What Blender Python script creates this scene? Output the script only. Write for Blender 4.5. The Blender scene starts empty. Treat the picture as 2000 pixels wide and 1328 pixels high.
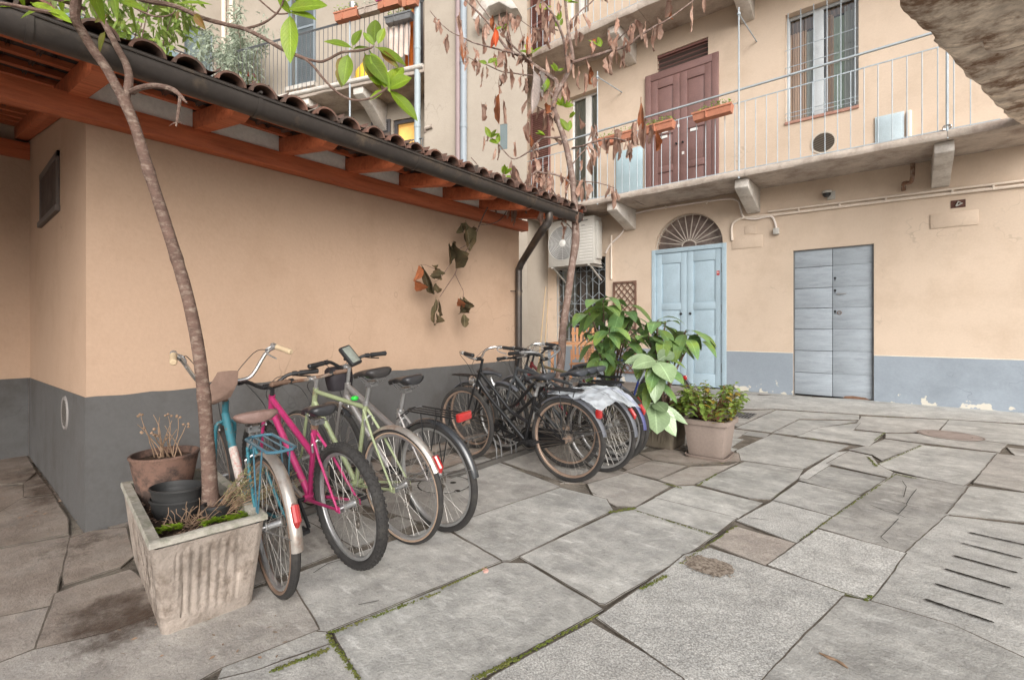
import bpy, bmesh, math, random
from mathutils import Vector, Matrix, noise
R_ = math.radians
sc = bpy.context.scene
COL = sc.collection
random.seed(7)
# ---------------- camera, world, sun, exposure ----------------
FY = (-0.6348, 0.7727); RX = (0.7727, 0.6348)     # camera forward / right on the ground plane
cam_d = bpy.data.cameras.new('camera'); cam = bpy.data.objects.new('camera', cam_d); COL.objects.link(cam)
cam.location = (0, 0, 1.3); cam.rotation_euler = (math.pi/2, 0, math.atan2(-FY[0], FY[1]))
cam_d.sensor_width = 36; cam_d.lens = 36*925/2000; cam_d.shift_y = -26/2000
cam_d.clip_start = 0.05; cam_d.clip_end = 500
sc.camera = cam
W = bpy.data.worlds.new("World"); sc.world = W; W.use_nodes = True
wn = W.node_tree; wn.nodes.clear()
sky = wn.nodes.new('ShaderNodeTexSky'); sky.sky_type = 'NISHITA'; sky.sun_disc = False
SUN_EL, SUN_ROT = R_(26), R_(130)
sky.sun_elevation = SUN_EL; sky.sun_rotation = SUN_ROT; sky.air_density = 1.0; sky.dust_density = 4.0; sky.ozone_density = 1.0
hs = wn.nodes.new('ShaderNodeHueSaturation'); hs.inputs['Saturation'].default_value = 0.22
bg = wn.nodes.new('ShaderNodeBackground'); bg.inputs['Strength'].default_value = 0.10
wo = wn.nodes.new('ShaderNodeOutputWorld')
wn.links.new(sky.outputs[0], hs.inputs['Color']); wn.links.new(hs.outputs[0], bg.inputs['Color']); wn.links.new(bg.outputs[0], wo.inputs['Surface'])
sd = bpy.data.lights.new('sun', 'SUN'); sd.energy = 1.3; sd.angle = R_(50); sd.color = (1.0, 0.97, 0.93)
sun = bpy.data.objects.new('sun', sd); COL.objects.link(sun)
# sun stands behind and to the right of the camera, high above the yard
az = SUN_ROT
sdir = Vector((math.sin(az)*math.cos(SUN_EL), math.cos(az)*math.cos(SUN_EL), math.sin(SUN_EL)))
sun.rotation_euler = sdir.to_track_quat('Z', 'Y').to_euler()
sc.view_settings.view_transform = 'Standard'; sc.view_settings.look = 'None'
sc.view_settings.exposure = 0.9; sc.view_settings.gamma = 1

# ---------------- photo measurements -> places ----------------
def ray(px, py):
    k = (px-1000)/925.0
    return Vector((RX[0]*k+FY[0], RX[1]*k+FY[1], (638-py)/925.0))
EYE = Vector((0, 0, 1.3))
def at(px, py, t): return EYE + ray(px, py)*t
def onG(px, py, z=0.0):
    r = ray(px, py); return EYE + r*((z-1.3)/r.z)
def onX(px, py, x):
    r = ray(px, py); return EYE + r*(x/r.x)
def onY(px, py, y):
    r = ray(px, py); return EYE + r*(y/r.y)
def Tz(px, x=None, y=None):
    r = ray(px, 638); return x/r.x if x is not None else y/r.y
class Frame:
    """a wall plane: u runs to the right along it, d goes into it, z up"""
    def __init__(s, O, U):
        s.O = Vector(O); s.U = Vector(U).normalized(); s.D = Vector((0, 0, 1)).cross(s.U)
        m = Matrix.Identity(4)
        for i in range(3): m[i][0] = s.U[i]; m[i][1] = s.D[i]; m[i][3] = s.O[i]
        s.M = m
    def p(s, px, py, d=0.0):
        r = ray(px, py); P0 = s.O + s.D*d
        t = (P0-EYE).dot(s.D)/r.dot(s.D); w = EYE+r*t
        return ((w-s.O).dot(s.U), w.z)
FAC = Frame((0, 10.3, 0), (1, 0, 0))
SHD = Frame((-3.955, 0, 0), (0, 1, 0))
END = Frame((0, 0.6, 0), (1, 0, 0))
LFT = Frame((-6.74, 0, 0), (0, 1, 0))
WNG = Frame((-6.0, 7.8, 0), (.9451, .3273, 0))

# ---------------- mesh helper ----------------
def basis(axis):
    a = Vector(axis).normalized(); h = Vector((0, 0, 1)) if abs(a.z) < .9 else Vector((1, 0, 0))
    x = a.cross(h).normalized(); y = a.cross(x).normalized()
    return x, y, a
class MB:
    def __init__(s, M=None):
        s.v = []; s.f = []; s.m = []; s.M = M; s.mi = 0; s.col = []; s.c = (1, 1, 1, 1); s.vu = []; s.hasuv = False
    def add(s, vs, fs, uv=None):
        b = len(s.v); vs = list(vs); s.vu += uv if uv else [(.5, -1)]*len(vs); s.hasuv = s.hasuv or bool(uv)
        for p in vs:
            p = Vector(p); s.v.append(tuple(s.M @ p) if s.M else tuple(p))
        for f in fs: s.f.append(tuple(b+i for i in f)); s.m.append(s.mi); s.col.append(s.c)
    def box(s, lo, hi, ch=0.0):
        x0, y0, z0 = [min(a, b) for a, b in zip(lo, hi)]; x1, y1, z1 = [max(a, b) for a, b in zip(lo, hi)]
        s.hexa([(x0,y0,z0),(x1,y0,z0),(x1,y1,z0),(x0,y1,z0),(x0,y0,z1),(x1,y0,z1),(x1,y1,z1),(x0,y1,z1)])
    def hexa(s, c): s.add(c, [(3,2,1,0),(4,5,6,7),(0,1,5,4),(1,2,6,5),(2,3,7,6),(3,0,4,7)])
    def bar(s, a, b, w, h, up=(0, 0, 1)):
        a = Vector(a); b = Vector(b); d = (b-a).normalized(); u = Vector(up)
        x = d.cross(u)
        if x.length < 1e-4: x = d.cross(Vector((1, 0, 0)))
        x.normalize(); u = x.cross(d).normalized(); x *= w/2; u *= h/2
        s.hexa([a-x-u, a+x-u, b+x-u, b-x-u, a-x+u, a+x+u, b+x+u, b-x+u])
    def prism(s, poly, vec):
        n = len(poly); vec = Vector(vec); P = [Vector(p) for p in poly]
        s.add(P+[p+vec for p in P], [tuple(range(n-1, -1, -1)), tuple(range(n, 2*n))]+[(i, (i+1) % n, n+(i+1) % n, n+i) for i in range(n)])
    def quad(s, a, b, c, d): s.add([a, b, c, d], [(0, 1, 2, 3)])
    def tube(s, pts, r, n=8, caps=True, closed=False):
        P = [Vector(p) for p in pts]; m = len(P)
        if not hasattr(r, '__len__'): r = [r]*m
        t0 = (P[1]-P[0]).normalized(); x, y, _ = basis(t0); vs = []
        for i in range(m):
            if closed: t = (P[(i+1) % m]-P[i-1]).normalized()
            else: t = (P[min(i+1, m-1)]-P[max(i-1, 0)]).normalized()
            x = (x-t*x.dot(t))
            if x.length < 1e-5: x, y, _ = basis(t)
            x.normalize(); y = t.cross(x)
            for j in range(n):
                a = 2*math.pi*j/n; vs.append(P[i]+(x*math.cos(a)+y*math.sin(a))*r[i])
        fs = []
        for i in range(m if closed else m-1):
            k = (i+1) % m
            for j in range(n): fs.append((i*n+j, i*n+(j+1) % n, k*n+(j+1) % n, k*n+j))
        if caps and not closed: fs += [tuple(range(n-1, -1, -1)), tuple(range((m-1)*n, m*n))]
        s.add(vs, fs)
    def cyl(s, a, b, r, n=12, r2=None): s.tube([a, b], [r, r if r2 is None else r2], n)
    def ring(s, c, axis, Rr, r, n=40, k=8, a0=0, a1=2*math.pi, sx=1.0):
        x, y, a = basis(axis); c = Vector(c); full = abs(a1-a0-2*math.pi) < 1e-6
        m = n if full else n+1; vs = []; fs = []
        for i in range(m):
            th = a0+(a1-a0)*i/n; d = x*math.cos(th)+y*math.sin(th)
            for j in range(k):
                ph = 2*math.pi*j/k; vs.append(c+d*(Rr+r*math.cos(ph))+a*(r*sx*math.sin(ph)))
        for i in range(n if full else n):
            q = (i+1) % m
            for j in range(k): fs.append((i*k+j, i*k+(j+1) % k, q*k+(j+1) % k, q*k+j))
        s.add(vs, fs)
    def lathe(s, prof, c=(0, 0, 0), axis=(0, 0, 1), n=24):
        x, y, a = basis(axis); c = Vector(c); vs = []; fs = []; k = len(prof)
        for i in range(n):
            th = 2*math.pi*i/n; d = x*math.cos(th)+y*math.sin(th)
            for (r, h) in prof: vs.append(c+d*r+a*h)
        for i in range(n):
            q = (i+1) % n
            for j in range(k-1): fs.append((i*k+j, i*k+j+1, q*k+j+1, q*k+j))
        s.add(vs, fs)
    def loft(s, rings, caps=True):
        n = len(rings[0]); vs = [p for r in rings for p in r]; fs = []
        for i in range(len(rings)-1):
            for j in range(n): fs.append((i*n+j, i*n+(j+1) % n, (i+1)*n+(j+1) % n, (i+1)*n+j))
        if caps: fs += [tuple(range(n-1, -1, -1)), tuple(range((len(rings)-1)*n, len(rings)*n))]
        s.add(vs, fs)
    def build(s, name, mats, parent=None, smooth=35, bevel=0, recalc=True, color=False):
        me = bpy.data.meshes.new(name); me.from_pydata(s.v, [], s.f)
        if not isinstance(mats, (list, tuple)): mats = [mats]
        for m in mats: me.materials.append(m)
        if len(mats) > 1: me.polygons.foreach_set('material_index', s.m)
        if color:
            ca = me.color_attributes.new('tone', 'FLOAT_COLOR', 'CORNER'); buf = []
            for p, c in zip(me.polygons, s.col): buf += list(c)*p.loop_total
            ca.data.foreach_set('color', buf)
        if s.hasuv:
            ul = me.uv_layers.new(name='leaf'); buf = []
            for l in me.loops: buf += s.vu[l.vertex_index]
            ul.data.foreach_set('uv', buf)
        if recalc:
            bm = bmesh.new(); bm.from_mesh(me); bmesh.ops.recalc_face_normals(bm, faces=bm.faces)
            if bevel: bmesh.ops.bevel(bm, geom=[e for e in bm.edges if len(e.link_faces) == 2 and e.calc_face_angle(0) > .6], offset=bevel, segments=2, affect='EDGES', profile=.5)
            bm.to_mesh(me); bm.free()
        if smooth:
            me.polygons.foreach_set('use_smooth', [True]*len(me.polygons)); me.set_sharp_from_angle(angle=R_(smooth))
        o = bpy.data.objects.new(name, me); COL.objects.link(o)
        if parent is not None: o.parent = parent
        return o
def tag(o, label=None, cat=None, group=None, kind=None):
    if label: o['label'] = label
    if cat: o['category'] = cat
    if group: o['group'] = group
    if kind: o['kind'] = kind
    return o
def thing(name, label, cat, loc=(0, 0, 0), rz=0, group=None):
    o = bpy.data.objects.new(name, None); COL.objects.link(o); o.location = loc; o.rotation_euler = (0, 0, rz); o.empty_display_size = .1
    return tag(o, label, cat, group)
def copy_tree(o, parent=None):
    c = o.copy(); COL.objects.link(c); c.parent = parent
    for ch in list(o.children): copy_tree(ch, c)
    return c
def smoothp(pts, k=4):
    P = [Vector(p) for p in pts]
    if len(P) < 3: return P
    out = []
    for i in range(len(P)-1):
        a = P[max(i-1, 0)]; b = P[i]; c = P[i+1]; d = P[min(i+2, len(P)-1)]
        for j in range(k):
            t = j/k
            out.append(.5*((2*b)+(c-a)*t+(2*a-5*b+4*c-d)*t*t+(3*b-a-3*c+d)*t**3))
    out.append(P[-1]); return out
def interp(r, n):
    m = len(r)-1; o = []
    for i in range(n):
        x = i/(n-1)*m; j = min(int(x), m-1); o.append(r[j]+(r[j+1]-r[j])*(x-j))
    return o
def text_part(body, size, M, mat, parent, name='lettering', extrude=.001):
    c = bpy.data.curves.new(name, 'FONT'); c.body = body; c.size = size; c.extrude = extrude; c.align_x = 'CENTER'; c.align_y = 'CENTER'
    o = bpy.data.objects.new(name, c); COL.objects.link(o)
    bpy.context.view_layer.update()
    me = bpy.data.meshes.new_from_object(o.evaluated_get(bpy.context.evaluated_depsgraph_get()))
    bpy.data.objects.remove(o); me.transform(M); me.materials.clear(); me.materials.append(mat)
    n = bpy.data.objects.new(name, me); COL.objects.link(n); n.parent = parent
    return n

# ---------------- materials ----------------
MATS = {}
def mat(name, col, rough=.75, var=.12, scale=2.0, bump=.0, bscale=40, metal=0, col2=None, cscale=3, cthr=.55, cw=.12, trans=0, spec=.4, fine=.06, stretch=None, coat=0, emis=0):
    m = bpy.data.materials.new(name); m.use_nodes = True; nt = m.node_tree; N = nt.nodes; L = nt.links
    b = N['Principled BSDF']; tc = N.new('ShaderNodeTexCoord'); src = tc.outputs['Object']
    if stretch:
        mp = N.new('ShaderNodeMapping'); mp.inputs['Scale'].default_value = stretch; L.new(src, mp.inputs[0]); src = mp.outputs[0]
    def nz(s, det=5, ro=.6):
        n = N.new('ShaderNodeTexNoise'); n.inputs['Scale'].default_value = s; n.inputs['Detail'].default_value = det; n.inputs['Roughness'].default_value = ro
        L.new(src, n.inputs['Vector']); return n.outputs['Fac']
    def mix(fac, a, bb, mode='MIX'):
        x = N.new('ShaderNodeMix'); x.data_type = 'RGBA'; x.blend_type = mode; x.clamp_factor = True
        for i, v in ((0, fac), (6, a), (7, bb)):
            if hasattr(v, 'links') or hasattr(v, 'is_linked'): L.new(v, x.inputs[i])
            else: x.inputs[i].default_value = v if i == 0 else (*v[:3], 1)
        return x.outputs[2]
    def rng(v, a, bb, lo=0, hi=1):
        r = N.new('ShaderNodeMapRange'); L.new(v, r.inputs[0]); r.inputs[1].default_value = a; r.inputs[2].default_value = bb; r.inputs[3].default_value = lo; r.inputs[4].default_value = hi
        return r.outputs[0]
    c = col
    dark = tuple(x*(1-var) for x in col); lite = tuple(min(1, x*(1+var)) for x in col)
    cc = mix(rng(nz(scale), .3, .7), dark, lite)
    if col2: cc = mix(rng(nz(cscale, 8, .7), cthr-cw, cthr+cw), cc, col2)
    if fine:
        g = mix(rng(nz(bscale*1.7, 3), .25, .75), (1-fine*2,)*3, (1+fine,)*3); cc = mix(1.0, cc, g, 'MULTIPLY')
    if 'plaster' in name or 'plinth' in name:                      # hairline cracks and scuffs
        vo = N.new('ShaderNodeTexVoronoi'); vo.feature = 'DISTANCE_TO_EDGE'; vo.inputs['Scale'].default_value = 1.1
        wv = N.new('ShaderNodeVectorMath'); wv.operation = 'ADD'; nn = N.new('ShaderNodeTexNoise'); nn.inputs['Scale'].default_value = 3; L.new(src, nn.inputs['Vector']); L.new(src, wv.inputs[0]); L.new(nn.outputs['Color'], wv.inputs[1]); L.new(wv.outputs[0], vo.inputs['Vector'])
        x_ = N.new('ShaderNodeMath'); x_.operation = 'MULTIPLY'; L.new(rng(vo.outputs['Distance'], .010, .003), x_.inputs[0]); L.new(rng(nz(.9, 3), .56, .64, 0, .35), x_.inputs[1]); cc = mix(x_.outputs[0], cc, tuple(c_*.4 for c_ in col))
        cc = mix(rng(nz(11, 9, .8), .64, .70, 0, .35), cc, tuple(min(1, c_*1.35) for c_ in col)); cc = mix(rng(nz(4.3, 9, .8), .62, .72, 0, .4), cc, tuple(c_*.68 for c_ in col))
    L.new(cc, b.inputs['Base Color']); b.inputs['Roughness'].default_value = rough; b.inputs['Metallic'].default_value = metal
    b.inputs['Specular IOR Level'].default_value = spec; b.inputs['Coat Weight'].default_value = coat
    if emis: L.new(cc, b.inputs['Emission Color']); b.inputs['Emission Strength'].default_value = emis
    if bump:
        bp = N.new('ShaderNodeBump'); bp.inputs['Strength'].default_value = bump; bp.inputs['Distance'].default_value = .01
        L.new(nz(bscale, 6, .65), bp.inputs['Height']); L.new(bp.outputs[0], b.inputs['Normal'])
    if trans:
        t = N.new('ShaderNodeBsdfTranslucent'); L.new(cc, t.inputs['Color']); ms = N.new('ShaderNodeMixShader'); ms.inputs[0].default_value = trans
        L.new(b.outputs[0], ms.inputs[1]); L.new(t.outputs[0], ms.inputs[2]); L.new(ms.outputs[0], N['Material Output'].inputs['Surface'])
    if 'leaf' in name or 'foliage' in name or 'herb' in name:
        gi = N.new('ShaderNodeNewGeometry'); mm = mix(1.0, cc, rng(gi.outputs['Random Per Island'], 0, 1, .55, 1.3) if False else cc, 'MULTIPLY') if False else None
        uvn = N.new('ShaderNodeUVMap'); uvn.uv_map = 'leaf'; sx = N.new('ShaderNodeSeparateXYZ'); L.new(uvn.outputs[0], sx.inputs[0])
        def mth(op, a, bb=None):
            x = N.new('ShaderNodeMath'); x.operation = op
            for i, v in ((0, a), (1, bb)):
                if v is None: continue
                if isinstance(v, (int, float)): x.inputs[i].default_value = v
                else: L.new(v, x.inputs[i])
            return x.outputs[0]
        au = mth('ABSOLUTE', mth('SUBTRACT', sx.outputs[0], .5)); on = mth('GREATER_THAN', sx.outputs[1], -.5)
        rib = mth('MULTIPLY', rng(au, .035, .015), on); ve = mth('SINE', mth('MULTIPLY', mth('SUBTRACT', sx.outputs[1], mth('MULTIPLY', au, .55)), 62.0)); vv = mth('MULTIPLY', rng(ve, .55, 1.0), on)
        cc = mix(mth('MULTIPLY', rib, .55), cc, tuple(min(1, c_*1.9+.05) for c_ in col)); cc = mix(mth('MULTIPLY', vv, .28), cc, tuple(c_*.45 for c_ in col))
        if not bump:
            bp = N.new('ShaderNodeBump'); bp.inputs['Strength'].default_value = .35; bp.inputs['Distance'].default_value = .004; L.new(mth('ADD', vv, rib), bp.inputs['Height']); L.new(bp.outputs[0], b.inputs['Normal'])
        vm = N.new('ShaderNodeVectorMath'); vm.operation = 'SCALE'; L.new(cc, vm.inputs[0]); L.new(rng(gi.outputs['Random Per Island'], 0, 1, .55, 1.3), vm.inputs['Scale']); L.new(vm.outputs[0], b.inputs['Base Color'])
    MATS[name] = m; return m
def tools(m):
    nt = m.node_tree; return nt, nt.nodes, nt.links, nt.nodes['Principled BSDF']
plaster_fac = mat('peach plaster', (.61, .49, .385), .9, .06, .6, .3, 22, col2=(.53, .415, .315), cscale=1.5, cthr=.60, cw=.13, spec=.2, fine=.025)
plaster_shed = mat('ochre plaster', (.45, .315, .225), .9, .07, .8, .3, 25, col2=(.385, .265, .185), cscale=1.6, cthr=.58, cw=.13, spec=.2, fine=.025)
plaster_wing = mat('cream plaster', (.41, .355, .295), .9, .06, .5, .3, 22, col2=(.35, .30, .245), cscale=.8, cthr=.6, cw=.15, spec=.2, fine=.02)
band_shed = mat('grey painted plinth', (.105, .102, .10), .85, .12, 1.0, .3, 25, col2=(.078, .072, .067), cscale=2.2, cthr=.58, cw=.12, spec=.25, fine=.03)
def peeling_band():
    m = mat('pale blue plinth paint', (.285, .325, .37), .85, .09, .8, .25, 20, col2=(.235, .268, .305), cscale=1.1, cthr=.6, cw=.12, spec=.25, fine=.03)
    nt, N, L, b = tools(m)
    tc = N.new('ShaderNodeTexCoord'); sp = N.new('ShaderNodeSeparateXYZ'); L.new(tc.outputs['Object'], sp.inputs[0])
    n = N.new('ShaderNodeTexNoise'); n.inputs['Scale'].default_value = 6.5; n.inputs['Detail'].default_value = 9; L.new(tc.outputs['Object'], n.inputs['Vector'])
    mr = N.new('ShaderNodeMapRange'); L.new(sp.outputs['Z'], mr.inputs[0]); mr.inputs[1].default_value = 0; mr.inputs[2].default_value = .32; mr.inputs[3].default_value = .18; mr.inputs[4].default_value = -.12
    ad = N.new('ShaderNodeMath'); ad.operation = 'ADD'; L.new(n.outputs['Fac'], ad.inputs[0]); L.new(mr.outputs[0], ad.inputs[1])
    th = N.new('ShaderNodeMapRange'); L.new(ad.outputs[0], th.inputs[0]); th.inputs[1].default_value = .67; th.inputs[2].default_value = .685
    mx = N.new('ShaderNodeMix'); mx.data_type = 'RGBA'; L.new(th.outputs[0], mx.inputs[0])
    L.new(b.inputs['Base Color'].links[0].from_socket, mx.inputs[6]); mx.inputs[7].default_value = (.58, .55, .48, 1); L.new(mx.outputs[2], b.inputs['Base Color'])
    return m
band_fac = peeling_band()
concrete = mat('weathered concrete', (.50, .43, .37), .9, .16, 2.2, .6, 18, col2=(.25, .19, .155), cscale=2.6, cthr=.58, cw=.14, spec=.2)
concrete_lt = mat('pale worn stone', (.62, .58, .53), .9, .12, 3, .5, 20, col2=(.4, .34, .29), cscale=4, cthr=.62, cw=.12, spec=.2)
stone_rough = mat('rough brown stone', (.72, .60, .50), .95, .45, 4.0, 1.0, 9, col2=(.22, .14, .095), cscale=2.4, cthr=.53, cw=.07, spec=.15)
wood_red = mat('red stained timber', (.47, .125, .05), .6, .18, 3.0, .2, 20, col2=(.30, .065, .022), cscale=5, cthr=.6, cw=.1, stretch=(5, .5, 5))
wood_dark = mat('dark stained boards', (.14, .035, .016), .8, .2, 3)
roof_dark = mat('underside of roof tiles', (.045, .03, .025), .95, .2, 6)
tile_m = mat('old clay tile', (.20, .105, .078), .95, .3, 5, .6, 25, col2=(.085, .07, .06), cscale=6, cthr=.5, cw=.12, spec=.15)
gutter_m = mat('dull brown metal gutter', (.075, .064, .058), .45, .15, 4, .05, 20, metal=.5, col2=(.15, .115, .085), cscale=5, cthr=.62, cw=.08)
metal_dk = mat('black painted steel', (.02, .02, .021), .4, .2, 5, metal=.2, spec=.5)
metal_gr = mat('grey weathered steel', (.22, .22, .22), .5, .2, 6, metal=.6)
chrome = mat('chromed steel', (.62, .61, .59), .25, .12, 9, metal=.9, col2=(.25, .17, .11), cscale=14, cthr=.66, cw=.1)
rust = mat('rusted steel', (.20, .11, .07), .8, .3, 20, .3, 60, metal=.3, col2=(.36, .3, .25), cscale=14, cthr=.56, cw=.1)
alu = mat('dull aluminium', (.52, .52, .52), .38, .1, 9, metal=.8)
rubber = mat('tyre rubber', (.035, .033, .032), .85, .25, 8, .2, 60, spec=.3, col2=(.06, .055, .048), cscale=9, cthr=.6)
rubber_gum = mat('tan gum tyre wall', (.19, .125, .09), .8, .2, 8, .1, 60)
blk_plastic = mat('black plastic', (.018, .018, .019), .45, .15, 8, spec=.5)
blk_leather = mat('worn black saddle cover', (.028, .028, .031), .38, .3, 12, .1, 60, spec=.6)
brown_leather = mat('faded brown saddle cover', (.21, .135, .115), .55, .2, 12, .3, 60, col2=(.13, .075, .06), cscale=12, cthr=.6)
red_lens = mat('red lens', (.38, .018, .018), .15, .1, 20, spec=.8, coat=.5)
rail_m = mat('pale grey blue railing paint', (.39, .44, .475), .55, .12, 6, metal=.1)
rail_dk = mat('dark wing railing paint', (.11, .115, .12), .6, .12, 6)
blue_door_m = mat('pale blue door paint', (.39, .50, .57), .6, .06, 2.0, .08, 30, col2=(.33, .43, .49), cscale=2.5, cthr=.62)
plank_m = mat('blue grey plank paint', (.335, .375, .415), .7, .12, 2.2, .3, 30, col2=(.26, .285, .315), cscale=3.5, cthr=.62, cw=.1, stretch=(1, 1, 5))
brown_door_m = mat('brown door varnish', (.22, .125, .112), .35, .12, 3, .08, 20, spec=.5)
dark_in = mat('dark interior', (.012, .011, .011), .9, .1, 3)
pvc_m = mat('conduit painted like the wall', (.76, .66, .56), .6, .06, 3)
white_m = mat('off white enamel', (.48, .46, .42), .5, .06, 3, .05, 20)
white_cl = mat('white paint', (.75, .74, .71), .5, .05, 3)
glass_m = mat('window glass', (.16, .20, .20), .06, .15, .8, spec=1.0)
curtain_m = mat('pale curtain', (.52, .52, .47), .85, .15, 4, stretch=(14, 14, .5))
curtain_or = mat('salmon curtain', (.60, .38, .25), .85, .15, 4, stretch=(14, 14, .5))
soil_m = mat('potting soil', (.055, .037, .027), 1, .45, 18, 1.0, 50, col2=(.16, .11, .08), cscale=35, cthr=.62, cw=.05, spec=.1)
terra = mat('terracotta', (.46, .19, .115), .85, .12, 5, .2, 30)
terra_old = mat('stained old terracotta', (.165, .095, .07), .9, .2, 4, .3, 30, col2=(.06, .04, .033), cscale=7, cthr=.5, cw=.06)
plastic_pot = mat('taupe plastic', (.27, .215, .185), .6, .06, 3, .1, 30)
pot_blk = mat('black pot plastic', (.022, .022, .022), .5, .2, 5, spec=.5)
planter_m = mat('weathered fibre cement', (.33, .28, .24), .95, .25, 5, 1.0, 40, col2=(.15, .115, .09), cscale=8.0, cthr=.57, cw=.10, spec=.15)
planter_dk = mat('dark mossy fibre cement', (.16, .135, .105), .95, .2, 2.5, .7, 28, col2=(.09, .075, .055), cscale=3.0, cthr=.55, cw=.16, spec=.15, stretch=(1, 1, .5))
planter_rim = mat('lichen worn rim', (.37, .345, .30), .95, .2, 9, .7, 40, col2=(.22, .22, .17), cscale=14, cthr=.55, cw=.1, spec=.15)
bark = mat('smooth brown bark', (.15, .095, .075), .85, .25, 9, .9, 45, col2=(.32, .25, .20), cscale=22, cthr=.6, cw=.1, spec=.25, stretch=(1, 1, 2.2))
bark_lt = mat('pale bark', (.20, .135, .11), .85, .2, 9, .6, 45, col2=(.40, .33, .29), cscale=16, cthr=.58, cw=.1, spec=.25)
leaf_br = mat('bright green leaf', (.22, .34, .02), .4, .22, 7, trans=.4, spec=.5, col2=(.30, .36, .03), cscale=5, cthr=.62)
leaf_ol = mat('brown backed old leaf', (.15, .17, .02), .5, .3, 10, trans=.3, spec=.4, col2=(.24, .10, .03), cscale=8, cthr=.55)
leaf_gl = mat('glossy dark green leaf', (.15, .27, .10), .28, .3, 6, trans=.22, spec=.8, col2=(.28, .38, .06), cscale=4, cthr=.56)
leaf_md = mat('mid green leaf', (.28, .40, .09), .45, .3, 10, trans=.3, spec=.4, col2=(.30, .27, .05), cscale=6, cthr=.62)
leaf_dry = mat('dried brown leaf', (.36, .21, .155), .8, .3, 10, .3, 40, trans=.25, spec=.2, col2=(.50, .37, .30), cscale=7, cthr=.56)
leaf_dry2 = mat('dried rust leaf', (.38, .13, .055), .8, .3, 10, .3, 40, trans=.25, spec=.2, col2=(.20, .09, .05), cscale=7, cthr=.56)
leaf_dry3 = mat('dried olive leaf', (.085, .068, .035), .8, .35, 10, .3, 40, trans=.12, spec=.2, col2=(.15, .095, .05), cscale=7, cthr=.56)
leaf_gray = mat('silvery olive leaf', (.40, .46, .35), .6, .2, 8, trans=.25)
leaf_silver = mat('silver underside leaf', (.42, .36, .33), .6, .2, 5, trans=.2)
leaf_red = mat('orange red leaf', (.68, .12, .035), .5, .15, 8, trans=.35)
herb_m = mat('dry green herb', (.22, .25, .11), .7, .3, 20, trans=.2, col2=(.34, .25, .15), cscale=20, cthr=.5)
straw_m = mat('dry stalks', (.26, .17, .11), .85, .3, 20)
shutter_gr = mat('blue grey shutter paint', (.24, .28, .31), .6, .08, 3)
shutter_br = mat('brown shutter paint', (.22, .105, .09), .6, .1, 3)
shutter_dk = mat('dark grey shutter paint', (.09, .085, .09), .6, .08, 3)
stone_m = None
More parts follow.
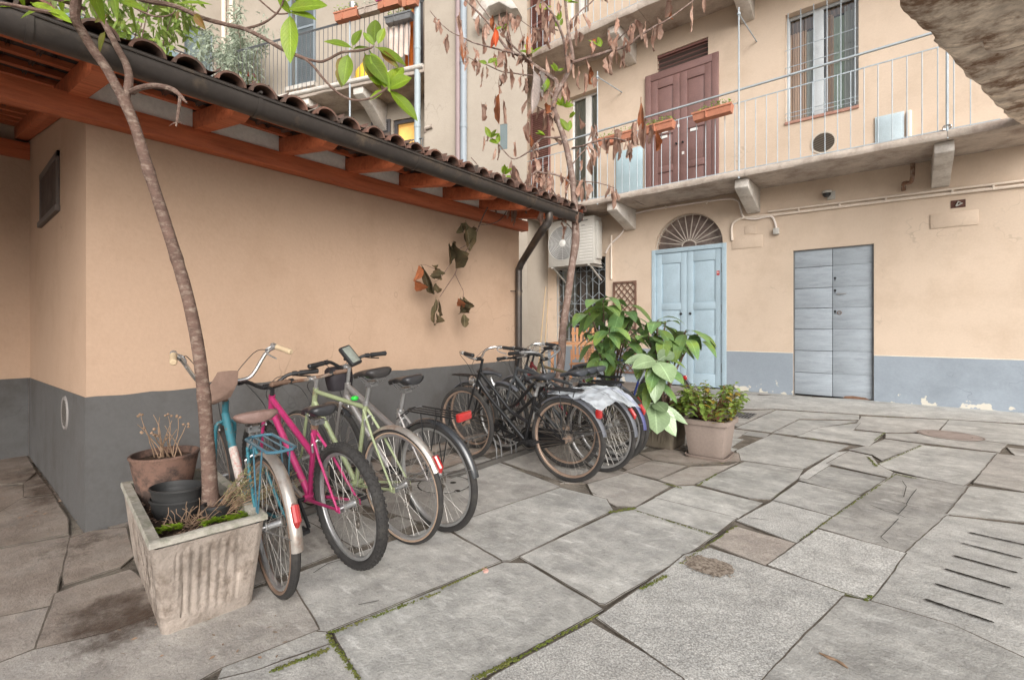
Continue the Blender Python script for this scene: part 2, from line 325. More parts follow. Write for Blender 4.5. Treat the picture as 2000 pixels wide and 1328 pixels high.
# ---------------- ground and paving ----------------
def paving_mat():
    m = bpy.data.materials.new('stone slab'); m.use_nodes = True; nt, N, L, b = tools(m)
    tc = N.new('ShaderNodeTexCoord'); at_ = N.new('ShaderNodeAttribute'); at_.attribute_name = 'tone'
    sp = N.new('ShaderNodeSeparateColor'); L.new(at_.outputs['Color'], sp.inputs[0])
    def nz(s, det=6, ro=.6, st=None):
        n = N.new('ShaderNodeTexNoise'); n.inputs['Scale'].default_value = s; n.inputs['Detail'].default_value = det; n.inputs['Roughness'].default_value = ro
        if st:
            mp = N.new('ShaderNodeMapping'); mp.inputs['Scale'].default_value = st; L.new(tc.outputs['Object'], mp.inputs[0]); L.new(mp.outputs[0], n.inputs['Vector'])
        else: L.new(tc.outputs['Object'], n.inputs['Vector'])
        return n.outputs['Fac']
    def rng(v, a, bb, lo=0, hi=1):
        r = N.new('ShaderNodeMapRange'); L.new(v, r.inputs[0]); r.inputs[1].default_value = a; r.inputs[2].default_value = bb; r.inputs[3].default_value = lo; r.inputs[4].default_value = hi
        return r.outputs[0]
    def mix(f, a, bb, mode='MIX'):
        x = N.new('ShaderNodeMix'); x.data_type = 'RGBA'; x.blend_type = mode
        for i, v in ((0, f), (6, a), (7, bb)):
            if isinstance(v, (int, float)): x.inputs[i].default_value = v
            elif isinstance(v, tuple): x.inputs[i].default_value = (*v, 1)
            else: L.new(v, x.inputs[i])
        return x.outputs[2]
    def mul(a, bb):
        x = N.new('ShaderNodeMath'); x.operation = 'MULTIPLY'; L.new(a, x.inputs[0])
        if isinstance(bb, (int, float)): x.inputs[1].default_value = bb
        else: L.new(bb, x.inputs[1])
        return x.outputs[0]
    gneiss = mix(rng(nz(1.9, 10, .72), .40, .61), (.34, .335, .318), (.55, .542, .515))
    gneiss = mix(mul(rng(nz(5, 7, .7, (1.0, 3.2, 1)), .54, .66), .7), gneiss, (.66, .655, .63))
    gneiss = mix(mul(rng(nz(3.1, 8, .7), .58, .72), .55), gneiss, (.25, .235, .215))
    granite = mix(rng(nz(140, 2, .5), .40, .60), (.35, .345, .33), (.55, .545, .525))
    granite = mix(mul(rng(nz(2.2, 6), .5, .75), .4), granite, (.36, .35, .33))
    gneiss = mix(mul(rng(nz(9, 9, .8, (1.6, 1, 1)), .60, .66), .5), gneiss, (.66, .64, .60))
    gneiss = mix(mul(rng(nz(.9, 6, .7), .5, .66), .55), gneiss, (.33, .33, .325))
    base = mix(sp.outputs[1], gneiss, granite)
    base = mix(mul(rng(nz(23, 8, .8), .62, .72), .35), base, (.17, .16, .145))
    base = mix(mul(sp.outputs[2], 1.0), base, mix(rng(nz(4, 6), .35, .65), (.31, .24, .195), (.44, .37, .315)))
    base = mix(1.0, base, mix(rng(nz(7, 10, .8), .38, .62), (.80, .80, .80), (1.10, 1.10, 1.09)), 'MULTIPLY')
    base = mix(mul(rng(nz(2.3, 8, .75, (1, 2.2, 1)), .56, .68), .45), base, (.22, .215, .205))
    base = mix(mul(rng(nz(55, 4, .6), .63, .70), .5), base, (.16, .155, .145))
    br = mix(1.0, base, (1, 1, 1), 'MULTIPLY')
    vm = N.new('ShaderNodeVectorMath'); vm.operation = 'SCALE'; L.new(br, vm.inputs[0]); L.new(mul(sp.outputs[0], 2.0), vm.inputs['Scale'])
    fine = mix(rng(nz(140, 3), .3, .7), (.86, .86, .86), (1.1, 1.1, 1.1))
    fin = mix(1.0, vm.outputs[0], fine, 'MULTIPLY')
    L.new(fin, b.inputs['Base Color']); b.inputs['Roughness'].default_value = .72; b.inputs['Specular IOR Level'].default_value = .35
    r = rng(nz(2.5, 5), .3, .7, .55, .85); L.new(r, b.inputs['Roughness'])
    ad = N.new('ShaderNodeMath'); ad.operation = 'ADD'; L.new(nz(14, 8, .7), ad.inputs[0]); L.new(mul(nz(90, 3), .35), ad.inputs[1])
    bp = N.new('ShaderNodeBump'); bp.inputs['Strength'].default_value = .7; bp.inputs['Distance'].default_value = .014; L.new(ad.outputs[0], bp.inputs['Height']); L.new(bp.outputs[0], b.inputs['Normal'])
    return m
paving_m = paving_mat()
joint_m = mat('joint grit and moss', (.14, .12, .10), 1, .35, 6, 1.0, 60, col2=(.13, .14, .035), cscale=2.4, cthr=.64, cw=.05, spec=.1)
g = MB(); g.quad((-60, -60, 0), (60, -60, 0), (60, 60, 0), (-60, 60, 0)); tag(g.build('ground', mat('packed grit', (.21, .185, .155), 1, .35, 6, 1.0, 60, col2=(.13, .11, .09), cscale=5, cthr=.55, cw=.08, spec=.1), smooth=0), kind='structure')
# traced slabs: (tone, granite, warm, [photo points])
SL = [
(.50,.0,.0,[(657,1238),(985,1104),(1028,1106),(1170,1193),(925,1330),(745,1440),(704,1328)]),
(.52,.0,.1,[(570,1152),(588,1124),(622,1110),(742,1071),(832,1040),(866,1038),(972,1100),(640,1236),(625,1235)]),
(.52,.0,.0,[(880,1036),(905,1020),(1095,956),(1182,978),(1194,998),(995,1096),(983,1096)]),
(.46,.0,.15,[(862,1034),(700,985),(930,897),(945,895),(1090,953),(905,1018)]),
(.53,.0,.0,[(1021,1091),(1200,1006),(1240,1000),(1396,1046),(1310,1104),(1180,1181),(1172,1180)]),
(.52,1,.0,[(1172,1212),(1300,1124),(1340,1090),(1388,1077),(1645,1163),(1494,1330),(1400,1440),(1340,1330)]),
(.50,1,.05,[(1155,1224),(1337,1333),(1392,1440),(820,1440),(969,1328)]),
(.50,.2,.1,[(400,1345),(507,1319),(640,1270),(655,1274),(690,1330),(730,1440),(380,1440)]),
(.52,.0,.1,[(440,1312),(500,1286),(612,1243),(632,1243),(643,1262),(505,1312),(430,1334)]),
(.46,.0,.35,[(0,1305),(64,1280),(216,1244),(330,1200),(560,1142),(570,1155),(616,1236),(500,1282),(430,1309),(380,1338),(0,1440),(-420,1440),(-420,1400)]),
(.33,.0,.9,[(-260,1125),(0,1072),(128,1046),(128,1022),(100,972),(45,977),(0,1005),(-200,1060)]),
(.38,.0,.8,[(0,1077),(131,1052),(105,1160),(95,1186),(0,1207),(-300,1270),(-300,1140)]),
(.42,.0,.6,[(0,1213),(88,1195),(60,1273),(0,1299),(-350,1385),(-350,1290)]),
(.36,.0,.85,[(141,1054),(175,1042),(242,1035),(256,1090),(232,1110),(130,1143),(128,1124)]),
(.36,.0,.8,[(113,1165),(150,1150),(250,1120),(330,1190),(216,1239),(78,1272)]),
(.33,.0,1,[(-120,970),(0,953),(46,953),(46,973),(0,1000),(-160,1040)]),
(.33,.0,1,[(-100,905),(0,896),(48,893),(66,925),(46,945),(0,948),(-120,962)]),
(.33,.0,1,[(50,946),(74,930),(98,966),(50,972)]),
(.52,.8,.6,[(1392,1067),(1439,1034),(1548,1066),(1494,1107)]),
(.56,1,.0,[(1443,1020),(1511,983),(1620,1012),(1554,1062)]),
(.56,1,.0,[(1505,1109),(1600,1040),(1764,1085),(1711,1156),(1694,1175),(1645,1160)]),
(.53,.0,.0,[(1241,998),(1282,977),(1435,1015),(1396,1045)]),
(.55,.0,.0,[(1283,974),(1324,953),(1354,952),(1486,985),(1441,1013)]),
(.48,.0,.0,[(1364,948),(1456,905),(1566,920),(1556,937),(1502,977),(1464,975)]),
(.40,.0,.0,[(1563,940),(1616,913),(1734,938),(1672,970)]),
(.52,.2,.0,[(1515,980),(1562,945),(1677,972),(1624,1010)]),
(.43,.0,.1,[(1603,1034),(1749,927),(1787,935),(1895,953),(1850,1008),(1766,1082)]),
(.53,.0,.0,[(1898,954),(2000,967),(2300,1000),(2300,1065),(2000,1022),(1855,1007)]),
(.52,.35,.0,[(1772,1086),(1853,1012),(2000,1030),(2400,1085),(2500,1440),(2000,1288),(1860,1223),(1708,1178)]),
(.44,.0,.0,[(1652,1174),(1700,1182),(1860,1229),(2000,1295),(2350,1440),(1420,1440),(1505,1328)]),
(.53,.1,.0,[(1710,912),(1800,872),(1948,888),(1902,936),(1880,950),(1790,932)]),
(.49,.2,.25,[(1905,946),(1950,890),(2250,915),(2250,992),(2000,963)]),
(.62,.6,.0,[(1562,936),(1580,922),(1636,886),(1656,884),(1640,896),(1575,938)]),
(.50,.3,.0,[(1447,900),(1440,882),(1510,850),(1552,857),(1655,872),(1566,917)]),
(.54,.2,.1,[(1618,908),(1660,884),(1700,893),(1712,909),(1742,925),(1736,935)]),
(.50,.0,.1,[(1660,880),(1700,872),(1730,860),(1802,870),(1722,900),(1706,890)]),
(.54,.0,.0,[(1560,854),(1620,862),(1696,873),(1725,849),(1664,843),(1680,828),(1600,838)]),
(.51,.1,.0,[(1512,847),(1562,822),(1676,824),(1600,836),(1558,852)]),
(.54,.2,.0,[(1440,838),(1518,803),(1676,813),(1676,821),(1560,819),(1505,846)]),
(.55,.1,.1,[(1684,815),(1850,822),(1828,845),(1728,846),(1670,839)]),
(.52,.0,.1,[(1732,850),(1830,850),(1965,870),(1950,885),(1812,868),(1732,858)]),
(.54,.1,.0,[(1856,822),(2000,832),(2300,855),(2300,905),(1965,868),(1835,848)]),
(.60,.3,.0,[(1250,776),(1420,772),(1550,776),(1710,783),(2000,809),(2400,840),(2400,856),(1990,828),(1680,811),(1520,800),(1300,800),(1250,800)]),
(.50,.1,.2,[(1432,805),(1512,802),(1440,834),(1420,830)]),
(.50,.0,.3,[(1150,948),(1226,927),(1308,950),(1240,991),(1205,990),(1162,970)]),
(.44,.0,.6,[(1224,923),(1273,903),(1337,913),(1286,938)]),
(.53,.0,.5,[(1290,940),(1350,915),(1425,912),(1445,905),(1362,946),(1318,948)]),
(.44,.0,.6,[(1100,946),(1188,919),(1222,926),(1148,945)]),
(.42,.0,.8,[(1197,905),(1250,891),(1270,901),(1226,919)]),
(.42,.0,.8,[(1252,888),(1300,880),(1340,885),(1440,888),(1443,902),(1340,908),(1276,900)]),
(.45,.0,.3,[(962,897),(1103,943),(1190,915),(1240,880),(1030,868)]),
]
def shrink(poly, s):
    c = sum(poly, Vector((0, 0, 0)))/len(poly); n = len(poly); out = []
    area = sum(poly[i].x*poly[(i+1) % n].y-poly[(i+1) % n].x*poly[i].y for i in range(n))
    sg = 1 if area > 0 else -1
    for i in range(n):
        a = poly[i-1]; b = poly[i]; d = poly[(i+1) % n]
        e1 = (b-a).normalized(); e2 = (d-b).normalized()
        n1 = Vector((-e1.y, e1.x, 0))*sg; n2 = Vector((-e2.y, e2.x, 0))*sg
        h = (n1+n2); 
        if h.length < .3: h = n1
        h.normalize(); out.append(b+h*s/max(.5, h.dot(n1)))
    return out
def refine(poly, seed):
    out = []; n = len(poly)
    for i in range(n):
        a = poly[i]; b = poly[(i+1) % n]; L = (b-a).length; k = max(1, int(L/.07))
        nn = Vector((-(b-a).y, (b-a).x, 0)).normalized()
        for j in range(k):
            p = a.lerp(b, j/k)
            amp = 0 if j == 0 else (noise.noise(p*5+Vector((seed, 0, 0)))*.004+noise.noise(p*30+Vector((0, seed, 0)))*.0045)
            out.append(p+nn*amp)
    return out
pv = MB(); traced = []
def slab(mb, P, z, i):
    P = refine(P, i); n = len(P)
    dn = [p.copy() for p in P]; up = shrink(P, .004)
    tilt = Vector((random.uniform(-.001, .001), random.uniform(-.001, .001)))
    c = sum(P, Vector((0, 0, 0)))/n
    mid = [Vector((p.x, p.y, z-.004)) for p in P]
    vs = [Vector((p.x, p.y, -.02)) for p in dn]+mid+[Vector((p.x, p.y, z)) for p in up]
    fs = [(j, (j+1) % n, n+(j+1) % n, n+j) for j in range(n)]+[(n+j, n+(j+1) % n, 2*n+(j+1) % n, 2*n+j) for j in range(n)]+[tuple(range(2*n, 3*n))]
    mb.mi = 1; mb.add(vs[:2*n], fs[:n]); mb.mi = 0; mb.add(vs[n:], [tuple(i-n for i in f) for f in fs[n:]])
    g_ = [p+(p-c).normalized()*(.0035+.0035*noise.noise(p*9)+.0025*noise.noise(p*40)) for p in P]; mb.mi = 1
    mb.add([Vector((p.x, p.y, z-.00009)) for p in g_], [tuple(range(n))]); mb.mi = 0
for i, (tn, gr, wm, pts) in enumerate(SL):
    P = [onG(x, y, 0.0) for x, y in pts]; 
    for p in P: p.z = 0
    traced.append(P)
    pv.c = (tn*random.uniform(.97, 1.03), gr, wm, 1)
    slab(pv, shrink(P, -.014), .0120+.00011*((i*29) % 53), i)
def inside(p, poly):
    c = False; n = len(poly)
    for i in range(n):
        a = poly[i]; b = poly[i-1]
        if (a.y > p.y) != (b.y > p.y) and p.x < (b.x-a.x)*(p.y-a.y)/(b.y-a.y)+a.x: c = not c
    return c
# plain slabs wherever nothing was traced: tested on a fine grid, kept only if clear of the traced ones
cells = []
yy = -8.0; row = 0
while yy < 10.25:
    hgt = random.choice((.42, .5, .6)); xx = -9.0+random.uniform(0, .5)
    while xx < 9:
        wd = random.uniform(.5, 1.1); cells.append((xx, yy, min(xx+wd, 9.2), min(yy+hgt, 10.28))); xx += wd
    yy += hgt
k = 0
def emit(x0, y0, x1, y1, lvl):
    global k
    if x1-x0 < .06 or y1-y0 < .06: return
    hit = False; full = True
    nx = max(3, int((x1-x0)/.05)); ny = max(3, int((y1-y0)/.05))
    for a in range(nx+1):
        for b_ in range(ny+1):
            p = Vector((x0+(x1-x0)*a/nx, y0+(y1-y0)*b_/ny, 0))
            if any(inside(p, T) for T in traced): hit = True
            else: full = False
        pass
    if full: return
    if not hit:
        if y1 < .6 and x0 > -3.9 and x1 < 1 and False: return
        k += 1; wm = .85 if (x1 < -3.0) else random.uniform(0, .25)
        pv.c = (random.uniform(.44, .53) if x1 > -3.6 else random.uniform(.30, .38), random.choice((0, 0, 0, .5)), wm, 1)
        P = [Vector((x0, y0, 0)), Vector((x1, y0, 0)), Vector((x1, y1, 0)), Vector((x0, y1, 0))]
        for p in P: p.x += random.uniform(-.008, .008); p.y += random.uniform(-.008, .008)
        slab(pv, shrink(P, -.004), .0080+.000016*(k % 220), 100+k); return
    if lvl < 4:
        if x1-x0 > y1-y0: xm = (x0+x1)/2; emit(x0, y0, xm, y1, lvl+1); emit(xm, y0, x1, y1, lvl+1)
        else: ym = (y0+y1)/2; emit(x0, y0, x1, ym, lvl+1); emit(x0, ym, x1, y1, lvl+1)
for c in cells: emit(*c, 0)
tag(pv.build('paving', [paving_m, joint_m], smooth=25, color=True, recalc=False), kind='structure')
crack_m = mat('black grime', (.02, .017, .014), 1, .3, 20)
# slots of the drain in the right hand slab
sl = thing('slotted_drain', 'row of six narrow drainage slots cut into the large slab at the right edge', 'drain')
for a, b in (((1893,1039),(2010,1065)),((1879,1060),(1998,1090)),((1862,1084),(1988,1118)),((1845,1110),(1975,1148)),((1826,1139),(1960,1179)),((1806,1169),(1942,1215))):
    mb = MB(); A = onG(*a, .0212); B = onG(*b, .0212); d = (B-A).normalized(); s = Vector((-d.y, d.x, 0)); N_ = 34; up = []; lo = []
    for j in range(N_+1):
        p = A.lerp(B, j/N_); w = .009*(1+.55*noise.noise(p*30)+.3*noise.noise(p*80)) if 0 < j < N_ else .003
        up.append(p+s*w); lo.append(p-s*w)
    for j in range(N_): mb.quad(lo[j], lo[j+1], up[j+1], up[j])
    mb.build('slot', crack_m, sl, smooth=0, recalc=False)
# cracks worn into the dark slab
cr = MB()
for pts in (((1700,985),(1728,997),(1750,1002),(1768,1010)),((1790,955),(1778,970),(1770,984)),((1735,1060),(1720,1048),(1738,1030),(1755,1012)),((1460,1010),(1500,1015)),((310,1180),(380,1165),(430,1172)),((700,1180),(740,1172)),((1718,992),(1742,996),(1755,1003),(1772,985),(1762,980),(1742,976)),((1775,988),(1800,992)),((1762,938),(1770,950),(1765,970)),((1100,944),(1140,952),(1165,966)),((1225,905),(1262,898),(1295,906)),((945,897),(1010,918),(1060,935)),((612,1118),(640,1100),(668,1092))):
    P = [onG(x, y, .0213) for x, y in pts]
    for a, b in zip(P, P[1:]):
        s = Vector((-(b-a).y, (b-a).x, 0)).normalized()*.0022; cr.quad(a-s, b-s, b+s, a+s)
tag(cr.build('paving_cracks', crack_m, smooth=0, recalc=False), kind='structure')
# round stone drain lid with three holes
dc = thing('drain_lid', 'round worn stone drain lid with three finger holes under the silver bicycle', 'drain lid')
c = onG(868, 950, 0); lid_m = mat('lid stone', (.33, .32, .30), .8, .15, 6, .4, 30)
mb = MB(); mb.lathe([(0, .022), (.20, .022), (.205, .018), (.205, -.01)], c, n=40); mb.build('lid', lid_m, dc)
mb = MB(); mb.lathe([(.208, .0214), (.218, .0214)], c, n=40); mb.build('joint_ring', crack_m, dc, smooth=0)
mb = MB()
for (hx, hy) in ((885, 942), (864, 950), (893, 958)):
    h = onG(hx, hy, .0232); mb.lathe([(0, 0), (.022, 0), (.026, -.0008)], h, n=14)
mb.build('finger_hole', crack_m, dc, smooth=0)
mc = thing('manhole_cover', 'round reddish manhole cover set in the paving near the far right wall', 'manhole cover')
c = onG(1855, 853, 0); mb = MB(); mb.lathe([(0, .0222), (.27, .0222), (.275, .01)], c, n=40); mb.build('cover', mat('rusty iron lid', (.34, .28, .25), .8, .2, 8, .6, 60), mc)
mb = MB(); mb.lathe([(.278, .0215), (.30, .0215)], c, n=40); mb.lathe([(.19, .0226), (.20, .0226)], c, n=40); mb.build('rim', mat('rusty iron rim', (.24, .195, .17), .8, .2, 8), mc)
gr = thing('floor_grate', 'square metal drain grate in the paving beside the hydrangea pot', 'drain grate')
gp = [onG(*p, .016) for p in ((1418,812),(1452,802),(1436,818),(1400,824))]
a, b, c, d = onG(1400,806,.0), onG(1462,802,.0), onG(1440,820,.0), onG(1400,822,.0)
mb = MB(); o0 = Vector((-1.98, 6.0, .0)); 
ctr = onG(1438, 812, 0); mb.box((ctr.x-.22, ctr.y-.22, .006), (ctr.x+.22, ctr.y+.22, .0215)); mb.build('pit', crack_m, gr)
mb = MB()
for i in range(12):
    x = ctr.x-.22+.04*i; mb.box((x-.007, ctr.y-.22, .0215), (x+.007, ctr.y+.22, .030))
for y in (-.22, 0, .22): mb.box((ctr.x-.227, ctr.y+y-.008, .0215), (ctr.x+.227, ctr.y+y+.008, .0285))
mb.build('grid', metal_gr, gr)
# small litter: dry twigs and leaves
lt = MB()
for i in range(90):
    if i < 45: p = onG(random.gauss(90, 60), random.uniform(905, 1060), .022)
    elif i < 60: p = onG(random.uniform(1340, 1470), random.uniform(893, 915), .022)
    else: p = onG(random.uniform(230, 560), random.uniform(1180, 1290), .022)
    if p.x < -3.93 and p.y > .6: continue
    a = random.uniform(0, 6.28); L = random.uniform(.004, .014); d = Vector((math.cos(a), math.sin(a), 0)); s = Vector((-d.y, d.x, 0))*L*.45
    lt.add([p-d*L, p+s+Vector((0, 0, .003)), p+d*L, p-s], [(0, 1, 2, 3)])
tag(lt.build('leaf_litter', straw_m, smooth=0, recalc=False), 'scattered dry leaf crumbs on the paving', 'leaf litter', kind='stuff')
mb = MB(); P = [onG(x, y, .022) for x, y in ((1600, 1274), (1618, 1283), (1632, 1288), (1645, 1296), (1656, 1304))]
mb.tube(smoothp(P), interp([.002, .006, .004, .006, .002], 17), 6); tag(mb.build('fallen_twig', straw_m), 'pale fallen twig lying on the bluish slab near the bottom edge', 'twig')
mb = MB()
for a in range(6):
    th = a*.45; mb.lathe([(0,.0),(.012,.004),(.014,0)], onG(945, 1115, .012)+Vector((math.cos(th)*.012, math.sin(th)*.012, .002*(a%3))), n=6)
tag(mb.build('crumpled_wrapper', mat('pink paper', (.55,.33,.28), .8, .2, 30)), 'small crumpled pink paper scrap in the joint between two slabs', 'litter')
# gravel filled hole in the large granite slab
mb = MB(); cc = onG(1384, 1112, 0); gm = mat('brown grit', (.25, .20, .16), 1, .5, 60, 1, 120, col2=(.44, .39, .33), cscale=60, cthr=.55, spec=.1)
ro = []
for i in range(28):
    a = i/28*6.283; r = .115*(1+.28*noise.noise(Vector((math.cos(a)*2, math.sin(a)*2, 1)))+random.uniform(-.05, .05)); ro.append(cc+Vector((math.cos(a)*r*1.05, math.sin(a)*r*.85, .0214)))
mb.add(ro+[cc+Vector((0, 0, .0245))], [(i, (i+1) % 28, 28) for i in range(28)])
for i in range(160):
    a = random.uniform(0, 6.28); r = .13*math.sqrt(random.random()); p = cc+Vector((math.cos(a)*r*1.05, math.sin(a)*r*.85, .018)); s = random.uniform(.003, .006)
    mb.lathe([(0, s), (s, 0)], p, n=5)
tag(mb.build('grit_patch', gm), 'patch of brown grit filling a hollow in the big granite slab', 'grit', kind='stuff')
moss = MB(); moss_m = mat('moss', (.10, .125, .02), 1, .4, 30, 1, 90, col2=(.17,.16,.05), cscale=12, cthr=.55)
for (x0, y0, x1, y1, n, w) in ((1455,1310,560,0,0,0),) : pass
for seg in (((640,1240),(700,1325),40,.011),((640,1238),(860,1155),50,.012),((860,1150),(950,1108),30,.006),((530,1310),(640,1268),50,.012),((925,1325),(1010,1285),50,.014),((1010,1285),(1168,1200),40,.008),((1190,1000),(1240,992),40,.02),((1245,998),(1400,1046),30,.007),((1250,1150),(1300,1125),30,.012),((1330,1100),(1440,1025),30,.008),((1560,1055),(1750,925),60,.007),((1695,892),(1712,910),40,.012),((1712,908),(1800,870),50,.006),((1708,860),(1728,845),30,.006),((1690,1172),(1704,1162),12,.010),((1362,948),(1400,925),30,.010),((1300,945),(1330,952),20,.01),((1750,926),(1790,934),20,.006)):
    (A, B, n, w) = seg; A = onG(*A, .0195); B = onG(*B, .0195)
    for i in range(n*4):
        p = A.lerp(B, random.random())+Vector((random.gauss(0, w*.45), random.gauss(0, w*.45), 0)); s = random.uniform(.0015, .006)
        moss.lathe([(0, s*.8), (s*.7, s*.5), (s, 0)], p, n=6)
tag(moss.build('moss', moss_m), 'green moss growing in the joints of the paving', 'moss', kind='stuff')

# ---------------- loose grime mixed with painted contact shade round planters, racks and walls ----------------
def dirt_shade_mat():
    m = bpy.data.materials.new('loose grime and contact shade'); m.use_nodes = True; nt, N, L, b = tools(m)
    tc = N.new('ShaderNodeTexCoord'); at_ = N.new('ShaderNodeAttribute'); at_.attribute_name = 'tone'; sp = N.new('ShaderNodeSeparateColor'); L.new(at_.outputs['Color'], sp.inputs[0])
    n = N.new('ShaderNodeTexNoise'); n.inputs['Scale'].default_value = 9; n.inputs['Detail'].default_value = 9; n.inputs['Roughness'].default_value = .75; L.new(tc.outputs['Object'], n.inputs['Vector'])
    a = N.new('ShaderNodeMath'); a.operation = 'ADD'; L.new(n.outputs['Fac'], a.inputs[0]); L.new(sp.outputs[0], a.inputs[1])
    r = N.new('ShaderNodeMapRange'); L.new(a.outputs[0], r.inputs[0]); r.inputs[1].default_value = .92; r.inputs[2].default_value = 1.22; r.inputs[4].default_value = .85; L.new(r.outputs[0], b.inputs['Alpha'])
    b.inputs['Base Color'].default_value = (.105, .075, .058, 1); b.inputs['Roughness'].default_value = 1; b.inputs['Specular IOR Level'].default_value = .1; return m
dirt_shade_m = dirt_shade_mat(); dm = MB(); dz = .0216; dval = []
def dirt_shade(x0, y0, x1, y1, soft=.25, k=1.0):
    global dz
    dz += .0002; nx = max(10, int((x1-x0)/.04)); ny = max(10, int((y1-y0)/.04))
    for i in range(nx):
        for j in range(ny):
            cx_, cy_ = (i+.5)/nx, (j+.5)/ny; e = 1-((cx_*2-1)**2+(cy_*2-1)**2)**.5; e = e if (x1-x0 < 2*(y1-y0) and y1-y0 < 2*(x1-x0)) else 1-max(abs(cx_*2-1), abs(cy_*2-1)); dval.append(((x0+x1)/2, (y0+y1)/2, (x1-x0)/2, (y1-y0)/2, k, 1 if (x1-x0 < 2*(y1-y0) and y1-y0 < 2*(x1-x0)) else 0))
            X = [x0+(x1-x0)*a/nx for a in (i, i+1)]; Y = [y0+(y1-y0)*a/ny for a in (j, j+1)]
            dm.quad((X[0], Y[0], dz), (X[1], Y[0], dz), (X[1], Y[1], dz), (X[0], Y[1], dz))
dirt_shade(-3.3, .05, -2.0, .95, .22); dirt_shade(-4.3, .1, -3.2, 1.0, .25, .8); dirt_shade(-3.6, .3, -1.9, 1.35, .2, .8); dirt_shade(-7.2, .1, -3.6, 1.1, .35, .9); dirt_shade(-4.15, .3, -3.7, 5.2, .12, .9); dirt_shade(-3.7, 1.0, -2.9, 2.6, .3, .6); dirt_shade(-3.7, 2.7, -2.6, 5.0, .35, .7); dirt_shade(-3.1, 4.6, -1.1, 5.4, .25, 1); dirt_shade(-7.3, 9.7, 1.3, 10.32, .2, .45)
dob = dm.build('dirt_shade', dirt_shade_m, smooth=0, recalc=False); ca_ = dob.data.color_attributes.new('tone', 'FLOAT_COLOR', 'CORNER'); buf = []
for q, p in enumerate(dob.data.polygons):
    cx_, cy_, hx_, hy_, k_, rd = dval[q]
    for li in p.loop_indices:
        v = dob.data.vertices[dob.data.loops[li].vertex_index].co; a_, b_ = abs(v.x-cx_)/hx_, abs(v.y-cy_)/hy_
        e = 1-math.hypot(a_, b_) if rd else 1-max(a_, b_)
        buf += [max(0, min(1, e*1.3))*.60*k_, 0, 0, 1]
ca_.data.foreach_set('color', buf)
tag(dob, 'dark loose grime and painted contact shade round the planters, racks and walls', 'dirt_shade', kind='stuff')
# ---------------- walls with openings ----------------
def wall(mb, u0, u1, z0, z1, holes, depth=.25, d=0.0, arch=None):
    us = sorted(set([u0, u1]+[h[0] for h in holes]+[h[1] for h in holes])); zs = sorted(set([z0, z1]+[h[2] for h in holes]+[h[3] for h in holes]))
    for i in range(len(us)-1):
        for j in range(len(zs)-1):
            cu = (us[i]+us[i+1])/2; cz = (zs[j]+zs[j+1])/2
            if cu < u0 or cu > u1 or cz < z0 or cz > z1: continue
            if any(h[0] < cu < h[1] and h[2] < cz < h[3] for h in holes): continue
            mb.quad((us[i], d, zs[j]), (us[i+1], d, zs[j]), (us[i+1], d, zs[j+1]), (us[i], d, zs[j+1]))
    for (a, b, c, e, *rest) in holes:
        mb.quad((a, d, c), (a, d+depth, c), (a, d+depth, e), (a, d, e)); mb.quad((b, d, c), (b, d, e), (b, d+depth, e), (b, d+depth, c))
        mb.quad((a, d, e), (a, d+depth, e), (b, d+depth, e), (b, d, e)); mb.quad((a, d, c), (b, d, c), (b, d+depth, c), (a, d+depth, c))
def fp(px0, py0, px1, py1, F=FAC, d=0, ref=None):
    """opening from its corner pixels: left edge / right edge x, and top/bottom read at the middle"""
    u0, zt = F.p(px0, py0, d); u1, zb = F.p(px1, py1, d)
    return u0, u1, zb, zt
def pane_mat():
    m = bpy.data.materials.new('window pane'); m.use_nodes = True; nt = m.node_tree; N = nt.nodes; L = nt.links; N.clear()
    o = N.new('ShaderNodeOutputMaterial'); ms = N.new('ShaderNodeMixShader'); t = N.new('ShaderNodeBsdfTransparent'); gl = N.new('ShaderNodeBsdfGlossy'); gl.inputs['Roughness'].default_value = .04
    fr = N.new('ShaderNodeFresnel'); fr.inputs[0].default_value = 1.7; ad = N.new('ShaderNodeMath'); ad.inputs[1].default_value = .08; L.new(fr.outputs[0], ad.inputs[0]); L.new(ad.outputs[0], ms.inputs[0])
    t.inputs[0].default_value = (.8, .84, .83, 1); L.new(t.outputs[0], ms.inputs[1]); L.new(gl.outputs[0], ms.inputs[2]); L.new(ms.outputs[0], o.inputs[0]); return m
pane_m = pane_mat()
# =============== the low shed on the left ===============
shed = thing('low_outbuilding', 'low ochre outbuilding with grey plinth, red roof timbers and clay tiles along the left', 'outbuilding', (-3.955, .6, 0))
inv = Matrix.Translation((3.955, -.6, 0))
S = lambda: MB(inv)
zr = lambda x: 2.70+.16*(-3.9-x)
mb = S()
prof = [(-3.955, 0), (-3.955, zr(-3.955)+.15), (-6.74, zr(-6.74)+.14), (-6.74, 0)]
mb.prism([(x, .6, z) for x, z in prof], (0, 4.36, 0)); mb.build('wall', plaster_shed, shed, smooth=0)
mb = S(); mb.box((-7.0, -5, 0), (-6.74, .6, 2.96)); mb.box((-7.0, -5, 2.96), (-6.85, .6, 3.35)); mb.box((-7.0, .6, 0), (-6.745, 4.96, 3.2)); mb.build('rear_wall', plaster_shed, shed, smooth=0)
mb = S(); N_ = 90
for i in range(N_):
    y0_, y1_ = .6005+4.354*i/N_, .6005+4.354*(i+1)/N_; w_ = lambda y: .855+.006*noise.noise(Vector((y*7, 1, 2)))+.003*noise.noise(Vector((y*40, 1, 2)))
    mb.hexa([(-3.955, y0_, -.01), (-3.949, y0_, -.01), (-3.949, y1_, -.01), (-3.955, y1_, -.01), (-3.955, y0_, w_(y0_)), (-3.949, y0_, w_(y0_)), (-3.949, y1_, w_(y1_)), (-3.955, y1_, w_(y1_))])
